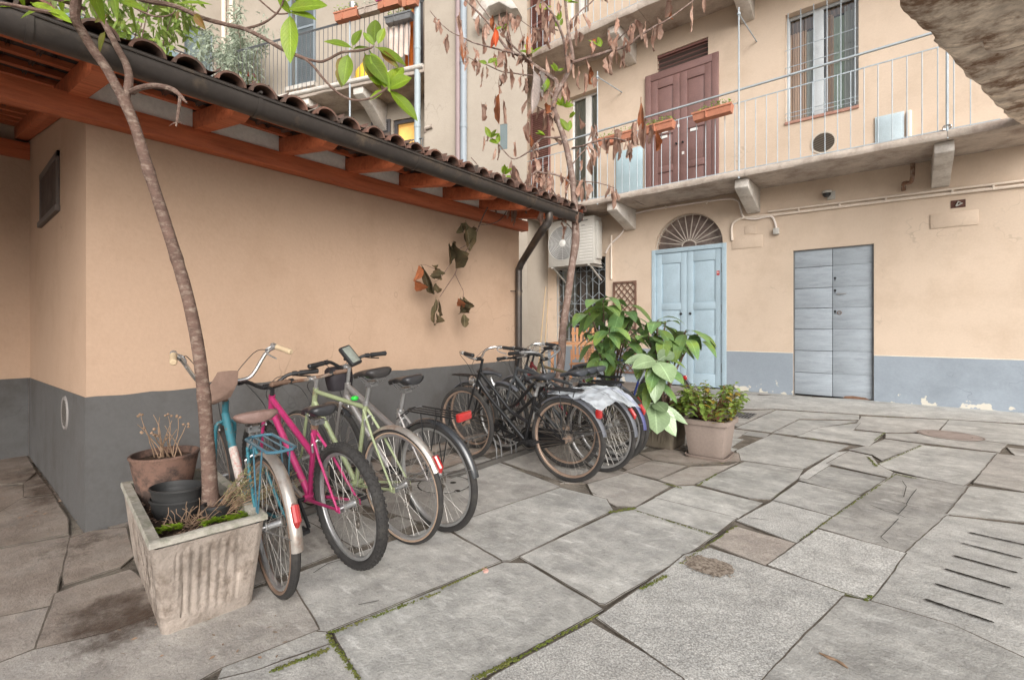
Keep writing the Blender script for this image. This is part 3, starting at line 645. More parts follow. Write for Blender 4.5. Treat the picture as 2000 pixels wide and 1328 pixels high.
mb.hexa([(-6.74,.594,-.01),(-3.949,.594,-.01),(-3.949,.6,-.01),(-6.74,.6,-.01),(-6.74,.594,.79),(-3.949,.594,.855),(-3.949,.6,.855),(-6.74,.6,.79)])
mb.box((-6.74, -5, -.01), (-6.734, .592, .79)); mb.build('plinth', band_shed, shed, smooth=0)
mb = S(); mb.box((-3.953, -4, 2.572), (-3.84, 5.02, 2.70)); mb.build('wall_beam', wood_red, shed, bevel=.004)
mb = S(); mb.box((-6.848, -5, 2.962), (-6.70, .598, 3.12)); mb.build('wall_beam', wood_red, shed, bevel=.004)
inf_m = mat('pale infill plaster', (.86, .80, .72), .9, .06, 3, .2, 25)
RY = [-2.3, -1.7, -1.1, -.55, .05, .545, 1.2, 1.8, 2.39, 2.98, 3.56, 4.14, 4.70]
for y in RY:
    mb = S(); xa, xb = -7.0, -3.10
    pr = [(xa, y-.045, zr(xa)), (xb-.10, y-.045, zr(xb-.10)), (xb, y-.045, zr(xb)+.045), (xb, y-.045, zr(xb)+.12), (xa, y-.045, zr(xa)+.12)]
    mb.prism(pr, (0, .09, 0)); mb.build('rafter', wood_red, shed, bevel=.003)
for ya, yb in zip(RY[5:], RY[6:]+[4.96]):
    if yb-ya > .2: mb = S(); mb.box((-3.956, max(ya+.047, .602), 2.7015), (-3.87, yb-.047, 2.848)); mb.build('infill_panel', inf_m, shed, smooth=0)
for i in range(13):
    x = -3.16-.30*i; mb = S(); z = zr(x)+.121
    mb.box((x-.022, -4, z), (x+.022, 4.98, z+.036)); mb.build('batten', wood_red, shed, smooth=0)
mb = S(); z0 = zr(-3.06)+.160; z1 = zr(-7.1)+.160
mb.hexa([(-3.06,-4,z0),(-3.06,4.99,z0),(-7.1,4.99,z1),(-7.1,-4,z1),(-3.06,-4,z0+.01),(-3.06,4.99,z0+.01),(-7.1,4.99,z1+.01),(-7.1,-4,z1+.01)])
mb.build('roof_boarding', roof_dark, shed, smooth=0)
mb = S()
y = .69-.195*22
while y < 5.0:
    for j in range(12):                                         # cover tiles, laid from the eave up
        xa = -2.985-.34*j+random.uniform(-.012, .012); xb = xa-.42; za = zr(xa)+.172+.010; zb = zr(xb)+.172-.005; ra, rb = .080, .066; w = random.uniform(-.008, .008)
        ringA = []; ringB = []; 
        for t in range(9):
            a = math.pi*t/8; ringA.append((xa, y+w+math.cos(a)*ra, za-.03+math.sin(a)*ra*.85)); ringB.append((xb, y+w+math.cos(a)*rb, zb-.03+math.sin(a)*rb*.85))
        inA = [(p[0], y+w+(p[1]-y-w)*.82, za-.03+(p[2]-za+.03)*.82) for p in ringA]; inB = [(p[0], y+w+(p[1]-y-w)*.8, zb-.03+(p[2]-zb+.03)*.8) for p in ringB]
        vs = ringA+ringB+inA+inB; fs = []
        for t in range(8): fs += [(t, t+1, 9+t+1, 9+t), (18+t+1, 18+t, 27+t, 27+t+1), (t+1, t, 18+t, 18+t+1)]
        mb.add(vs, fs)
    for j in range(11):                                         # channel tiles between
        xa = -3.02-.36*j; xb = xa-.42; yc = y+.0975; za = zr(xa)+.20; zb = zr(xb)+.19; A = []; B_ = []
        for t in range(7):
            a = math.pi+math.pi*t/6; A.append((xa, yc+math.cos(a)*.062, za+.035+math.sin(a)*.05)); B_.append((xb, yc+math.cos(a)*.07, zb+.035+math.sin(a)*.05))
        mb.add(A+B_, [(t, t+1, 7+t+1, 7+t) for t in range(6)])
    y += .195
mb.build('roof_tiles', tile_m, shed, recalc=False)
mb = S(); mb.hexa([(-3.0,4.99,zr(-3.0)+.04),(-3.0,5.015,zr(-3.0)+.04),(-7,5.015,zr(-7)+.04),(-7,4.99,zr(-7)+.04),(-3.0,4.99,zr(-3)+.17),(-3.0,5.015,zr(-3)+.17),(-7,5.015,zr(-7)+.17),(-7,4.99,zr(-7)+.17)])
mb.build('gable_board', wood_dark, shed, smooth=0)
# half round gutter
GX, GZ, GR = -2.995, 2.655, .078
mb = S(); ys = [-4+.4*i for i in range(22)]+[4.89]; ring = []
for t in range(13):
    a = math.pi+math.pi*t/12; ring.append((math.cos(a)*GR, math.sin(a)*GR*1.15))
ringi = [(c*.955, s*.955) for c, s in ring][::-1]; full = ring+[(GR, .012)]+[(GR+.010, .014), (GR+.012, .0), (GR-.004, -.004)][:1]+ringi
rs = []
for yv in ys:
    zz = GZ-.006*(yv); rs.append([(GX+c, yv, zz+s) for c, s in full])
mb.loft(rs); mb.tube([(GX+GR+.002, -4, GZ+.024+.003), (GX+GR+.002, 4.89, GZ-.029+.003)], .009, 8)
mb.box((GX-.02, 4.885, GZ-.115), (GX+.02, 4.895, GZ-.03))
gut = mb.build('gutter', gutter_m, shed)
for px in (55, 498, 808, 1035):
    yv = onX(px, 230, GX).y; mb = S(); rr = [(GX+c*1.06, s*1.06) for c, s in ring]
    mb.loft([[(x, yv+dy, GZ-.006*yv+s) for x, s in rr+[(x+(GX-x)*.08, s*.92) for x, s in rr[::-1]]] for dy in (-.012, .012)]); mb.cyl((GX-.06, yv, GZ+.03), (GX+GR+.012, yv, GZ+.022), .008, 8); mb.build('gutter_clip', gutter_m, gut)
yo = onX(1072, 430, GX).y
mb = S(); P = smoothp([(GX, yo, 2.57), (GX-.01, yo+.01, 2.46), (GX-.15, yo+.05, 2.36), (-3.70, 4.80, 2.22), (-3.86, 4.86, 2.08), (-3.885, 4.87, 1.9), (-3.885, 4.87, .6), (-3.885, 4.87, .12), (-3.80, 4.85, .03)], 6)
mb.tube(P, .044, 14)
for z in (1.75, .75): mb.cyl((-3.885, 4.87, z), (-3.885, 4.87, z+.03), .049, 14)
mb.cyl((-3.955, 4.78, 1.765), (-3.885, 4.83, 1.765), .006, 6); dp = mb.build('downpipe', gutter_m, shed)
# vent window and round vent on the end wall
mb = MB(inv); u0, zt = END.p(82, 318); u1, zb = END.p(117, 415)
zt2 = zt-.02; zb2 = END.p(100, 422)[1]
u0, u1 = -5.62, -4.93; ztop = END.p(100, 318)[1]; zbot = END.p(100, 424)[1]
u0 = END.p(82, 300)[0]; u1 = END.p(117, 300)[0]
for lo, hi in (((u0, .582, zbot), (u0+.05, .6, ztop)), ((u1-.05, .582, zbot), (u1, .6, ztop)), ((u0, .582, ztop-.05), (u1, .6, ztop)), ((u0-.02, .57, zbot-.02), (u1+.02, .6, zbot+.025))): mb.box(lo, hi)
vw = mb.build('vent_window', mat('brown grey vent frame', (.12, .10, .09), .7), shed, smooth=0, bevel=.003)
mb = MB(inv); mb.box((u0+.05, .588, zbot+.03), (u1-.05, .596, ztop-.05)); 
mb.build('mesh_panel', mat('dusty fly mesh', (.075, .055, .045), .8, .35, 6, .6, 120), vw, smooth=0)
mb = MB(inv); cu, cz = END.p(130, 806); r = 33*(Tz(130, y=.6))/925
mb.lathe([(0, .005), (r*.8, .005), (r*.95, .010), (r, 0)], (cu, .594, cz), (0, -1, 0), 28)
rv = mb.build('round_vent', mat('grey plastic vent', (.24, .22, .21), .7), shed); mb = MB(inv)
for i in range(-5, 6):
    w = math.sqrt(max(0, (r*.78)**2-(i*r*.14)**2)); mb.box((cu-w, .584, cz+i*r*.14-.006), (cu+w, .5885, cz+i*r*.14+.006))
mb.build('grille', mat('vent slots', (.10, .09, .08), .8), rv, smooth=0)

# =============== the main facade across the yard ===============
fac = thing('courtyard_house', 'peach plastered house across the yard with balcony, arched blue door and pale blue plinth', 'house', (-1, 10.3, 0))
finv = Matrix.Translation((1, -10.3, 0))
F = lambda: MB(finv @ FAC.M)
def FX(px, d=0): return FAC.p(px, 638, d)[0]
def FZ(px, py, d=0): return FAC.p(px, py, d)[1]
XL = FX(1030); 
H = {}
H['low_win'] = (FX(1086), FX(1183), FZ(1183, 668), FZ(1183, 500))
DX0, DX1 = FX(1273), FX(1419); DZ = FZ(1419, 474)
H['arch'] = (DX0, DX1, -.02, FZ(1348, 416)+.02)
H['plank'] = (FX(1549), FX(1707), -.02, FZ(1707, 476))
H['up_win'] = (FX(1112), FX(1167), 4.13, FZ(1167, 172))
H['brown'] = (FX(1283), FX(1383), 4.13, FZ(1383, 72))
H['big_win'] = (FX(1534), FX(1677), FZ(1677, 206), FZ(1677, -22))
H['top_win'] = (FX(1108), FX(1150), FZ(1150, 22), FZ(1150, -190))
mb = F(); wall(mb, XL-.3, 9, 0, 13, list(H.values()), .30); mb.quad((XL-.3, .7, 0), (9, .7, 0), (9, .7, 13), (XL-.3, .7, 13)); mb.quad((XL-.3, 0, 13), (9, 0, 13), (9, .7, 13), (XL-.3, .7, 13))
# spandrels that turn the door opening into an arch
AC = ((DX0+DX1)/2, DZ); AR = (DX1-DX0)/2-.07; top = H['arch'][3]
pts = [(AC[0]-AR*math.cos(math.pi*i/24)*1.0, AC[1]+AR*math.sin(math.pi*i/24)*((top-.02-DZ)/AR)) for i in range(25)]
for i in range(24):
    a, b = pts[i], pts[i+1]; mb.add([(a[0], 0, a[1]), (b[0], 0, b[1]), (b[0], 0, top), (a[0], 0, top), (a[0], .3, a[1]), (b[0], .3, b[1])], [(0, 1, 2, 3), (0, 4, 5, 1)])
for s in (DX0, DX1):
    e = pts[0][0] if s == DX0 else pts[-1][0]; mb.quad((min(s, e), 0, DZ), (max(s, e), 0, DZ), (max(s, e), 0, top), (min(s, e), 0, top)); mb.quad((e, 0, DZ), (e, .3, DZ), (e, .3, DZ+.02), (e, 0, DZ+.02))
mb.build('wall', plaster_fac, fac, smooth=0, recalc=False)
PZ = .80
for a, b in ((H['low_win'][1]+.0, DX0), (DX1, H['plank'][0]), (H['plank'][1], 9), (FX(1070), H['low_win'][0]), (H['low_win'][0], H['low_win'][1])):
    zt_ = PZ if a != H['low_win'][0] else min(PZ, H['low_win'][2])
    mb = F(); n = max(2, int((b-a)/.06)); w_ = lambda x: zt_+.006*noise.noise(Vector((x*6, 5, 2)))+.004*noise.noise(Vector((x*30, 5, 2)))
    for i in range(n):
        xa, xb = a+(b-a)*i/n, a+(b-a)*(i+1)/n
        mb.hexa([(xa,-.008,-.02),(xb,-.008,-.02),(xb,-.0005,-.02),(xa,-.0005,-.02),(xa,-.008,w_(xa)),(xb,-.008,w_(xb)),(xb,-.0005,w_(xb)),(xa,-.0005,w_(xa))])
    mb.build('plinth', band_fac, fac, smooth=0)
mb = F()
x = DX1
for a, b in ((DX1, H['plank'][0]), (H['plank'][1], 4)):
    mb.box((a, -.010, PZ), (b, -.0005, PZ+.012))
mb.build('plinth_edge', mat('chalk line', (.72, .66, .56), .9, .1, 6), fac, smooth=0)
# lower block beside the window
mb = F(); mb.box((XL-.3, -.9, 0), (FX(1070), -.001, 4.0)); mb.build('corner_pier', plaster_wing, fac, smooth=0)
# arched double door
ad = None
mb = F(); fw = .09
mb.box((DX0, -.012, 0), (DX0+fw, .13, DZ)); mb.box((DX1-fw, -.012, 0), (DX1, .13, DZ)); mb.box((DX0+fw, -.012, DZ-.09), (DX1-fw, .13, DZ-.0005))
ad = mb.build('arched_door', blue_door_m, fac, bevel=.004, smooth=30)
cxm = FX(1341)
def panel_leaf(mb, a, b, z0, z1, d, rows, in_=.10, rec=.022, th=.04):
    """a door leaf: stiles and rails around recessed raised panels"""
    w = in_; zs = rows
    mb.box((a, d, z0), (a+w, d+th, z1)); mb.box((b-w, d, z0), (b, d+th, z1))
    last = z0
    for (p0, p1) in zs:
        mb.box((a+w, d, last), (b-w, d+th, p0)); last = p1
        mb.box((a+w, d+rec, p0), (b-w, d+th, p1))
        g_ = .035; mb.hexa([(a+w+.012,d+rec,p0+.012),(b-w-.012,d+rec,p0+.012),(b-w-.012,d+rec,p1-.012),(a+w+.012,d+rec,p1-.012),(a+w+g_+.02,d+rec-.014,p0+g_+.02),(b-w-g_-.02,d+rec-.014,p0+g_+.02),(b-w-g_-.02,d+rec-.014,p1-g_-.02),(a+w+g_+.02,d+rec-.014,p1-g_-.02)])
    mb.box((a+w, d, last), (b-w, d+th, z1))
zp = lambda px, py: FZ(px, py)
R1 = (zp(1380, 590), zp(1380, 508)); R2 = (zp(1380, 655), zp(1380, 604)); R3 = (.30, zp(1380, 674))
for a, b in ((DX0+fw+.006, cxm-.004), (cxm+.004, DX1-fw-.006)):
    mb = F(); panel_leaf(mb, a, b, .03, DZ-.096, .02, [R3, R2, R1], .13); mb.build('door_leaf', blue_door_m, ad, smooth=30, bevel=.003)
mb = F()
for x in (cxm-.13, cxm+.07): mb.lathe([(0, .035), (.014, .033), (.02, .02), (.012, .01), (.03, 0)], (x, .02, zp(1380, 612)), (0, -1, 0), 12)
mb.build('knob', metal_dk, ad)
mb = F()
for z in (zp(1412, 520), zp(1412, 716), zp(1412,600)): mb.cyl((DX1-fw-.004, .012, z-.12), (DX1-fw-.004, .012, z+.06), .011, 8)
mb.build('hinge', metal_gr, ad)
mb = F(); x = FX(1402); z = zp(1402, 533); mb.box((x-.028, .013, z-.045), (x+.028, .0195, z+.045)); mb.build('notice', mat('red sticker', (.50, .035, .035), .5, .2, 90), ad, smooth=0)
mb = F(); mb.box((x-.020, .0115, z-.006), (x+.020, .0128, z+.004)); mb.box((x-.016, .0115, z+.012), (x+.016, .0128, z+.02)); mb.build('notice_print', white_cl, ad, smooth=0)
# fanlight
mb = F(); ry_ = top-.02-DZ
mb.add([(AC[0], .22, DZ)]+[(p[0], .22, p[1]) for p in pts], [(0, i+2, i+1) for i in range(24)]); fl = mb.build('fanlight', mat('dusty dark glass', (.19, .14, .12), .5, .35, 2.0, col2=(.42, .34, .29), cscale=2.5, cthr=.55, spec=.6), fac, smooth=0, recalc=False)
mb = F(); n_sp = 13
for i in range(1, n_sp):
    a = math.pi*i/n_sp; mb.cyl((AC[0]-.13*math.cos(a), .10, DZ+.05+.10*math.sin(a)), (AC[0]-AR*math.cos(a), .10, DZ+ry_*math.sin(a)), .011, 6)
mb.tube([(AC[0]-.15*math.cos(math.pi*i/10), .10, DZ+.03+.12*math.sin(math.pi*i/10)) for i in range(11)], .012, 6)
mb.tube([(AC[0]-(AR-.012)*math.cos(math.pi*i/24), .10, DZ+(ry_-.012)*math.sin(math.pi*i/24)) for i in range(25)], .012, 6)
mb.build('iron_rays', mat('dusty iron', (.50, .44, .38), .7), fl)
# plank door
a0, a1, _, zt = H['plank']; xm = FX(1626, .05); mb = F()
mb.box((a0, .03, 0), (a0+.02, .16, zt)); mb.box((a1-.02, .03, 0), (a1, .16, zt)); mb.box((a0+.02, .03, zt-.02), (a1-.02, .16, zt)); pd = mb.build('plank_door', metal_gr, fac, smooth=0)
tops = [480, 519, 561, 601, 643, 686, 730, 779]
for (l, r_, sx) in ((a0+.022, xm-.004, 0), (xm+.004, a1-.022, 1)):
    for i in range(7):
        z1 = FZ(1626, tops[i], .05)-.004+(.004 if sx else -.002); z0 = max(.02, FZ(1626, tops[i+1], .05)+.003)
        if i == 6: z0 = .035
        mb = F(); mb.box((l, .05+random.uniform(-.002, .002), z0), (r_, .085, z1)); mb.build('plank', plank_m, pd, bevel=.003)
mb = F(); mb.box((a0+.02, .09, 0), (a1-.02, .1, zt)); mb.build('backing', dark_in, pd, smooth=0)
mb = F(); hx = FX(1636, .05); z = FZ(1636, 574, .05); mb.tube([(hx+.01, .048, z), (hx+.01, .01, z), (hx+.13, .01, z)], .011, 8); mb.lathe([(0, .008), (.022, .006), (.026, 0)], (hx+.01, .05, z), (0, -1, 0), 14)
mb.build('handle', alu, pd)
mb = F()
for py in (543, 567, 608): z = FZ(1633, py, .05); mb.lathe([(0, .008), (.016, .006), (.02, 0)], (FX(1631, .05), .05, z), (0, -1, 0), 12); mb.box((FX(1631,.05)-.005, .040, z-.05), (FX(1631,.05)+.005, .049, z-.01))
mb.build('lock', metal_dk, pd)
mb = F(); z = FZ(1637, 611, .05); mb.ring((FX(1637, .05)+.02, .035, z), (0, 1, .2), .03, .006, 18, 6); mb.build('ring_pull', rust, pd)
mb = F(); z = FZ(1665, 778); mb.prism([(FX(1645), .045, .02), (FX(1700), .045, .02), (FX(1690), .045, .055), (FX(1665), .045, .07), (FX(1650), .045, .055)], (0, .003, 0)); mb.build('worn_foot', mat('rotten bare wood', (.20, .11, .07), .9, .3, 12), pd, smooth=0)
# ground floor barred window
def bars_window(hole, name, d=.16, mull=2, frame_m=white_cl, cur=None, fw=.05, mid=.06, split=.5):
    a, b, z0, z1 = hole; mb = F()
    xm = a+(b-a)*split
    for lo, hi in (((a, d, z0), (a+fw, d+.05, z1)), ((b-fw, d, z0), (b, d+.05, z1)), ((a+fw, d, z1-fw), (b-fw, d+.05, z1)), ((a+fw, d, z0), (b-fw, d+.05, z0+fw)), ((xm-mid, d-.01, z0+fw), (xm+mid, d+.05, z1-fw))): mb.box(lo, hi)
    w = mb.build(name, frame_m, fac, bevel=.003)
    mb = F(); mb.quad((a+fw, d+.03, z0+fw), (b-fw, d+.03, z0+fw), (b-fw, d+.03, z1-fw), (a+fw, d+.03, z1-fw)); mb.build('pane', pane_m, w, smooth=0)
    mb = F(); mb.quad((a, .29, z0), (b, .29, z0), (b, .29, z1), (a, .29, z1)); mb.build('dark_room', dark_in, w, smooth=0)
    for (s0, s1, mm, lo, hi) in (cur or []):
        mb = F(); A = a+(b-a)*s0; B = a+(b-a)*s1; n = 24; rows = []
        for zz in (z0+(z1-z0)*lo, z0+(z1-z0)*hi): rows.append([(A+(B-A)*i/n, d+.085+.018*math.sin(i*1.9), zz) for i in range(n+1)])
        mb.add(rows[0]+rows[1], [(i, i+1, n+1+i+1, n+1+i) for i in range(n)]); mb.build('curtain', mm, w, smooth=60, recalc=False)
    return w
lw = bars_window(H['low_win'], 'barred_window', frame_m=mat('dark window paint', (.09, .075, .065), .6), cur=[(0, .33, curtain_m, 0, 1), (.4, .6, curtain_m, 0, .8)])
a, b, z0, z1 = H['low_win']; mb = F()
for fx in [i/8 for i in range(9)]:
    x = a+.03+(b-a-.06)*fx; mb.cyl((x, .04, z0), (x, .04, z1), .007, 6)
for z in (z0+.05, z0+.42, z0+.95, z1-.32): mb.cyl((a, .045, z), (b, .045, z), .007, 6)
st = (b-a-.06)/8
for zc in (z1-.22, z1-.55, z1-1.0, z0+.7):
    for i in range(4):
        x = a+.03+st*(2*i+1); 
        for dx, dz in ((st, 0),): mb.tube([(x-st, .035, zc), (x, .035, zc+.14), (x+st, .035, zc), (x, .035, zc-.14), (x-st, .035, zc)], .0065, 5)
mb.build('grille', rail_m, lw)
# upper windows
uw = bars_window(H['up_win'], 'french_window', cur=[(0.02, .98, curtain_m, 0, 1)], split=.58, mid=.08)
wlt = mat('pale blue grey window frame', (.55, .58, .60), .5)
cur_gr = mat('green white curtain', (.45, .53, .42), .85, .2, 4, stretch=(14, 14, .5))
cur_dk = mat('brown pelmet', (.22, .135, .10), .9, .25, 4, stretch=(14, 14, .5))
bw = bars_window(H['big_win'], 'barred_upper_window', frame_m=wlt, cur=[(.02, .28, curtain_or, .05, .86), (.28, .45, curtain_m, .05, .84), (.02, .48, cur_dk, .86, .97), (.55, .66, curtain_or, .05, .92), (.80, .98, curtain_m, .05, .95), (.66, .80, cur_gr, .05, .88), (.55, .98, cur_dk, .9, .97)], split=.46, mid=.075)
a, b, z0, z1 = H['big_win']; mb = F()
for i in range(6):
    x = a+.05+(b-a-.1)*i/5; mb.cyl((x, -.03, z0+.02), (x, -.03, z1), .009, 6)
for z in (z0+.07, z0+.15, z0+1.02, z0+1.35): mb.cyl((a, -.028, z), (b, -.028, z), .007, 6)
mb.build('bar_grille', rail_m, bw)
mb = F(); mb.box((a-.005, -.03, z0-.05), (b+.005, .16, z0-.0005)); mb.build('sill', mat('brick sill', (.40, .22, .17), .9, .2, 12), bw, smooth=0)
tw = bars_window(H['top_win'], 'top_floor_window', cur=[(0, 1, curtain_m, 0, 1)])
# brown panelled outer doors with a transom above
bd0, bd1 = FX(1260, -.06), FX(1403, -.06); bz = FZ(1403, 100, -.06)
mb = F(); 
mb.box((bd0, -.06, 4.13), (bd0+.13, 0, bz)); mb.box((bd1-.13, -.06, 4.13), (bd1, 0, bz)); mb.box((bd0+.13, -.06, bz-.16), (bd1-.13, 0, bz)); bd = mb.build('brown_door', brown_door_m, fac, bevel=.006, smooth=30)
bm_ = FX(1328, -.04)
for s_, (l, r_) in enumerate(((bd0+.135, bm_-.004), (bm_+.004, bd1-.135))):
    mb = F(); z_ = lambda py: FZ(1360, py, -.04); panel_leaf(mb, l, r_, 4.15, bz-.165, -.045, [(4.3, 4.72), (4.86, 5.55), (5.72, bz-.36)], .15, .026, .045); mb.build('door_leaf', brown_door_m, bd, bevel=.004, smooth=30)
mb = F()
for x in (bm_-.07, bm_+.07): mb.lathe([(0, .05), (.02, .045), (.022, .025), (.012, .01), (.02, 0)], (x, -.045, 5.28), (0, -1, 0), 12)
mb.build('knob', metal_dk, bd)
mb = F()
for dx, z in ((-.03, 5.66), (-.33, 5.62), (-.35, 5.5), (.3, 5.5), (.07, 5.05)): mb.box((bm_+dx-.05*(abs(dx) > .1)-.025, -.052, z-.03), (bm_+dx+.05*(abs(dx) > .1)+.025, -.048, z+.03))
mb.build('paper_notice', white_cl, bd, smooth=0)
a, b, z0, z1 = H['brown']; mb = F(); mb.box((a, .12, bz-.1), (b, .16, z1)); tr = mb.build('transom', mat('transom boards', (.10, .07, .06), .7), fac, smooth=0); mb = F()
for i in range(4): z = bz+.02+(z1-bz-.06)*i/3.5; mb.cyl((a, .05, z), (b, .05, z), .010, 6)
mb.box((a, .03, z1-.05), (b, .12, z1)); mb.build('transom_bars', shutter_br, tr)
# open shutters at the far left, both floors
def shutter(F_, a, b, z0, z1, d, m, par, n=None, th=.035):
    mb = F_(); w = .06
    for lo, hi in (((a, d, z0), (a+w, d+th, z1)), ((b-w, d, z0), (b, d+th, z1)), ((a+w, d, z0), (b-w, d+th, z0+w)), ((a+w, d, z1-w), (b-w, d+th, z1)), ((a+w, d, (z0+z1)/2-w/2), (b-w, d+th, (z0+z1)/2+w/2))): mb.box(lo, hi)
    o = mb.build('shutter', m, par, smooth=0); mb = F_(); n = n or int((z1-z0)/.055)
    for i in range(n):
        z = z0+w+(z1-z0-2*w)*(i+.5)/n; mb.bar((a+w*.9, d+th*.5, z), (b-w*.9, d+th*.5, z), .045, .007, (0, .7, .7))
    mb.build('slats', m, o, smooth=0)
    return o
shutter(F, FX(1036, -.05), FX(1074, -.05), 4.2, FZ(1074, 210, -.05), -.05, shutter_br, fac)
shutter(F, FX(1036, -.05), FX(1074, -.05), 8.05, 10.8, -.05, shutter_br, fac)
# round vent, meter cupboard, conduit stub on the upper wall
mb = F(); cu, cz = FAC.p(1608, 279); r = .20; mb.lathe([(0, .0), (r*.86, .0), (r*.86, .012), (r, .012), (r, 0)], (cu, 0, cz), (0, -1, 0), 30); v = mb.build('round_vent', mat('vent ring', (.55, .48, .40), .8), fac); mb = F()
for i in range(-6, 7):
    y_ = i*.027; w = math.sqrt(max(0, (r*.84)**2-y_**2)); ca, sa = math.cos(-.6), math.sin(-.6); mb.bar((cu-w*ca-y_*sa, -.006, cz-w*sa+y_*ca), (cu+w*ca-y_*sa, -.006, cz+w*sa+y_*ca), .006, .011)
mb.build('grille', mat('dark vent gap', (.20, .165, .13), .9), v, smooth=0)
mb = F(); a, b = FX(1709), FX(1766); z1 = FZ(1766, 218); mb.box((a, -.025, 4.135), (b, 0, z1)); mb.box((a+.03, -.034, 4.16), (b-.03, -.025, z1-.03)); mc_ = mb.build('meter_cupboard', mat('pale cyan cupboard paint', (.47, .56, .60), .5), fac, bevel=.004)
mb = F(); x = FX(1776); mb.tube([(x, -.03, 4.13), (x, -.03, z1-.08), (x, -.0, z1-.02)], .035, 10); mb.build('pipe_stub', pvc_m, fac)
mb = F(); a, b = FX(1204), FX(1256); z1 = FZ(1230, 292); mb.box((a, -.03, 4.135), (b, 0, z1)); mb.box((a+.03, -.04, 4.17), (b-.03, -.03, z1-.03)); mb.build('pale_cupboard', mat('pale blue cupboard paint', (.42, .55, .60), .5), fac, bevel=.004)
# shallow plaster plaques and old niche on the lower wall
for (p0, p1, q0, q1) in ((1430, 1489, 461, 485), (1817, 1911, 415, 443), (1455, 1477, 441, 457)):
    mb = F(); a, b = FX(p0), FX(p1); z1 = FZ((p0+p1)/2, q0); z0 = FZ((p0+p1)/2, q1); mb.box((a, -.014, z0), (b, -.0005, z1)); mb.build('plaster_plaque', plaster_fac, fac, bevel=.004)
mb = F(); a, b = FX(1857), FX(1886); z0, z1 = FZ(1871, 406), FZ(1871, 391); mb.box((a, -.006, z0), (b, -.0005, z1)); nn = mb.build('junction_niche', mat('broken brick recess', (.10, .045, .035), .9, .3, 30), fac, smooth=0)
mb = F(); mb.tube([(a+.06, -.012, z0+.03), ((a+b)/2, -.02, z1-.03), (b-.04, -.012, (z0+z1)/2), (b-.1, -.015, z0+.03), (a+.06, -.012, z0+.03)], .012, 6); mb.build('loose_cable', white_m, nn)
# ---- first floor balcony ----
BY = -1.1
def rough_slab(F_, u0, u1, d0, d1, z0, z1, seed, step=.12):
    mb = F_(); n = max(2, int((u1-u0)/step)); rows = []
    for i in range(n+1):
        u = u0+(u1-u0)*i/n; q = lambda k, s=.012: noise.noise(Vector((u*3.1, k*5.3, seed)))*s
        rows.append([(u, d0+.02+q(1), z0+q(2)), (u, d0+q(3), z0+.035+q(4)), (u, d0+.0+q(5), z1-.03), (u, d0+.03+q(6), z1), (u, d1, z1), (u, d1, z0+q(7)), (u, (d0+d1)/2, z0+q(8, .02))])
    mb.loft(rows); return mb
for i, (a, b) in enumerate(((XL-.2, FX(1216, BY)+.12), (FX(1216, BY)+.125, FX(1452, BY)+.02), (FX(1452, BY)+.025, FX(1850, BY)), (FX(1850, BY)+.006, 1.9))):
    rough_slab(F, a, b, BY, 0, 4.0+.004*(i % 2), 4.12+.006*(i % 2), i*7.7).build('balcony_slab', concrete, fac, smooth=50)
for i, (a, b) in enumerate(((XL-.2, -4.2), (-4.195, 1.9))):
    rough_slab(F, a, b, BY, 0, 7.84, 8.0+.004*i, 40+i*3).build('balcony_slab', concrete, fac, smooth=50)
for (px, w, zb) in ((1197, .24, 4.0), (1449, .23, 4.0), (1844, .22, 4.0), (1192, .24, 7.84), (1441, .24, 7.84), (1838, .22, 7.84)):
    pxx = {1192: 1213, 1441: 1447, 1838: 1838}.get(px, px)
    x = FX(pxx, -.92) if zb < 5 else FX(pxx, -.55)
    mb = F(); pr = [(x-w/2, -.95, zb), (x-w/2, -.97, zb-.16), (x-w/2, -.90, zb-.20), (x-w/2, -.45, zb-.33), (x-w/2, -.12, zb-.44), (x-w/2, 0, zb-.46), (x-w/2, 0, zb)]
    mb.prism(pr, (w, 0, 0)); mb.build('bracket', concrete_lt, fac, bevel=.012)
# railing
def railing(F_, u0, u1, d, z0, zt, zm, sp, m, par, posts=(), r=.007, w=.045, first=0.0):
    mb = F_(); mb.box((u0, d-w*.3, zt-.012), (u1, d+w*.7, zt+.012)); top_ = mb.build('railing', m, par, smooth=0)
    mb = F_(); mb.box((u0, d-.004, zm-.009), (u1, d+.008, zm+.009)); mb.box((u0, d-.004, z0+.01), (u1, d+.008, z0+.026)); mb.build('mid_rail', m, top_, smooth=0)
    mb = F_(); mb.cyl((0, d, z0), (0, d, zm), r, 6); proto = mb.build('baluster', m, top_); 
    n = int((u1-u0)/sp); U = (par_inv.get(par.name) if False else None)
    vec = (F_().M.to_3x3() @ Vector((1, 0, 0)))
    for i in range(n):
        u = u0+first+sp*i
        if u > u1: break
        o = proto if i == 0 else proto.copy()
        if i: COL.objects.link(o)
        o.location = vec*u
    return top_
ra_z = FAC.p(1443, 176, BY+.05)[1]; rb_z = FAC.p(1443, 201, BY+.05)[1]
r1 = railing(F, XL-.1, 1.05, BY+.05, 4.12, ra_z, rb_z, .172, rail_m, fac, r=.0075)
for (px, pt, brx, bry) in ((1443, 15, 1478, 82), (1167, 140, 1215, 181)):
    mb = F(); x, zt = FAC.p(px, pt, BY+.03); mb.cyl((x, BY+.03, 3.98), (x, BY+.03, zt), .017, 8, .012); mb.lathe([(.016, -.03), (.03, -.015), (.03, .015), (.016, .03)], (x, BY+.03, zt-.12), n=10)
    bx, bz_ = FAC.p(brx, bry); mb.cyl((x, BY+.03, zt-.12), (bx, 0, bz_), .012, 6); mb.build('railing_post', rail_m, r1)
mb = F(); x = FX(1850, BY+.03); mb.cyl((x, BY+.03, 4.0), (x, BY+.03, ra_z), .017, 8)
mb.build('railing_post', rail_m, r1)
mb = F()
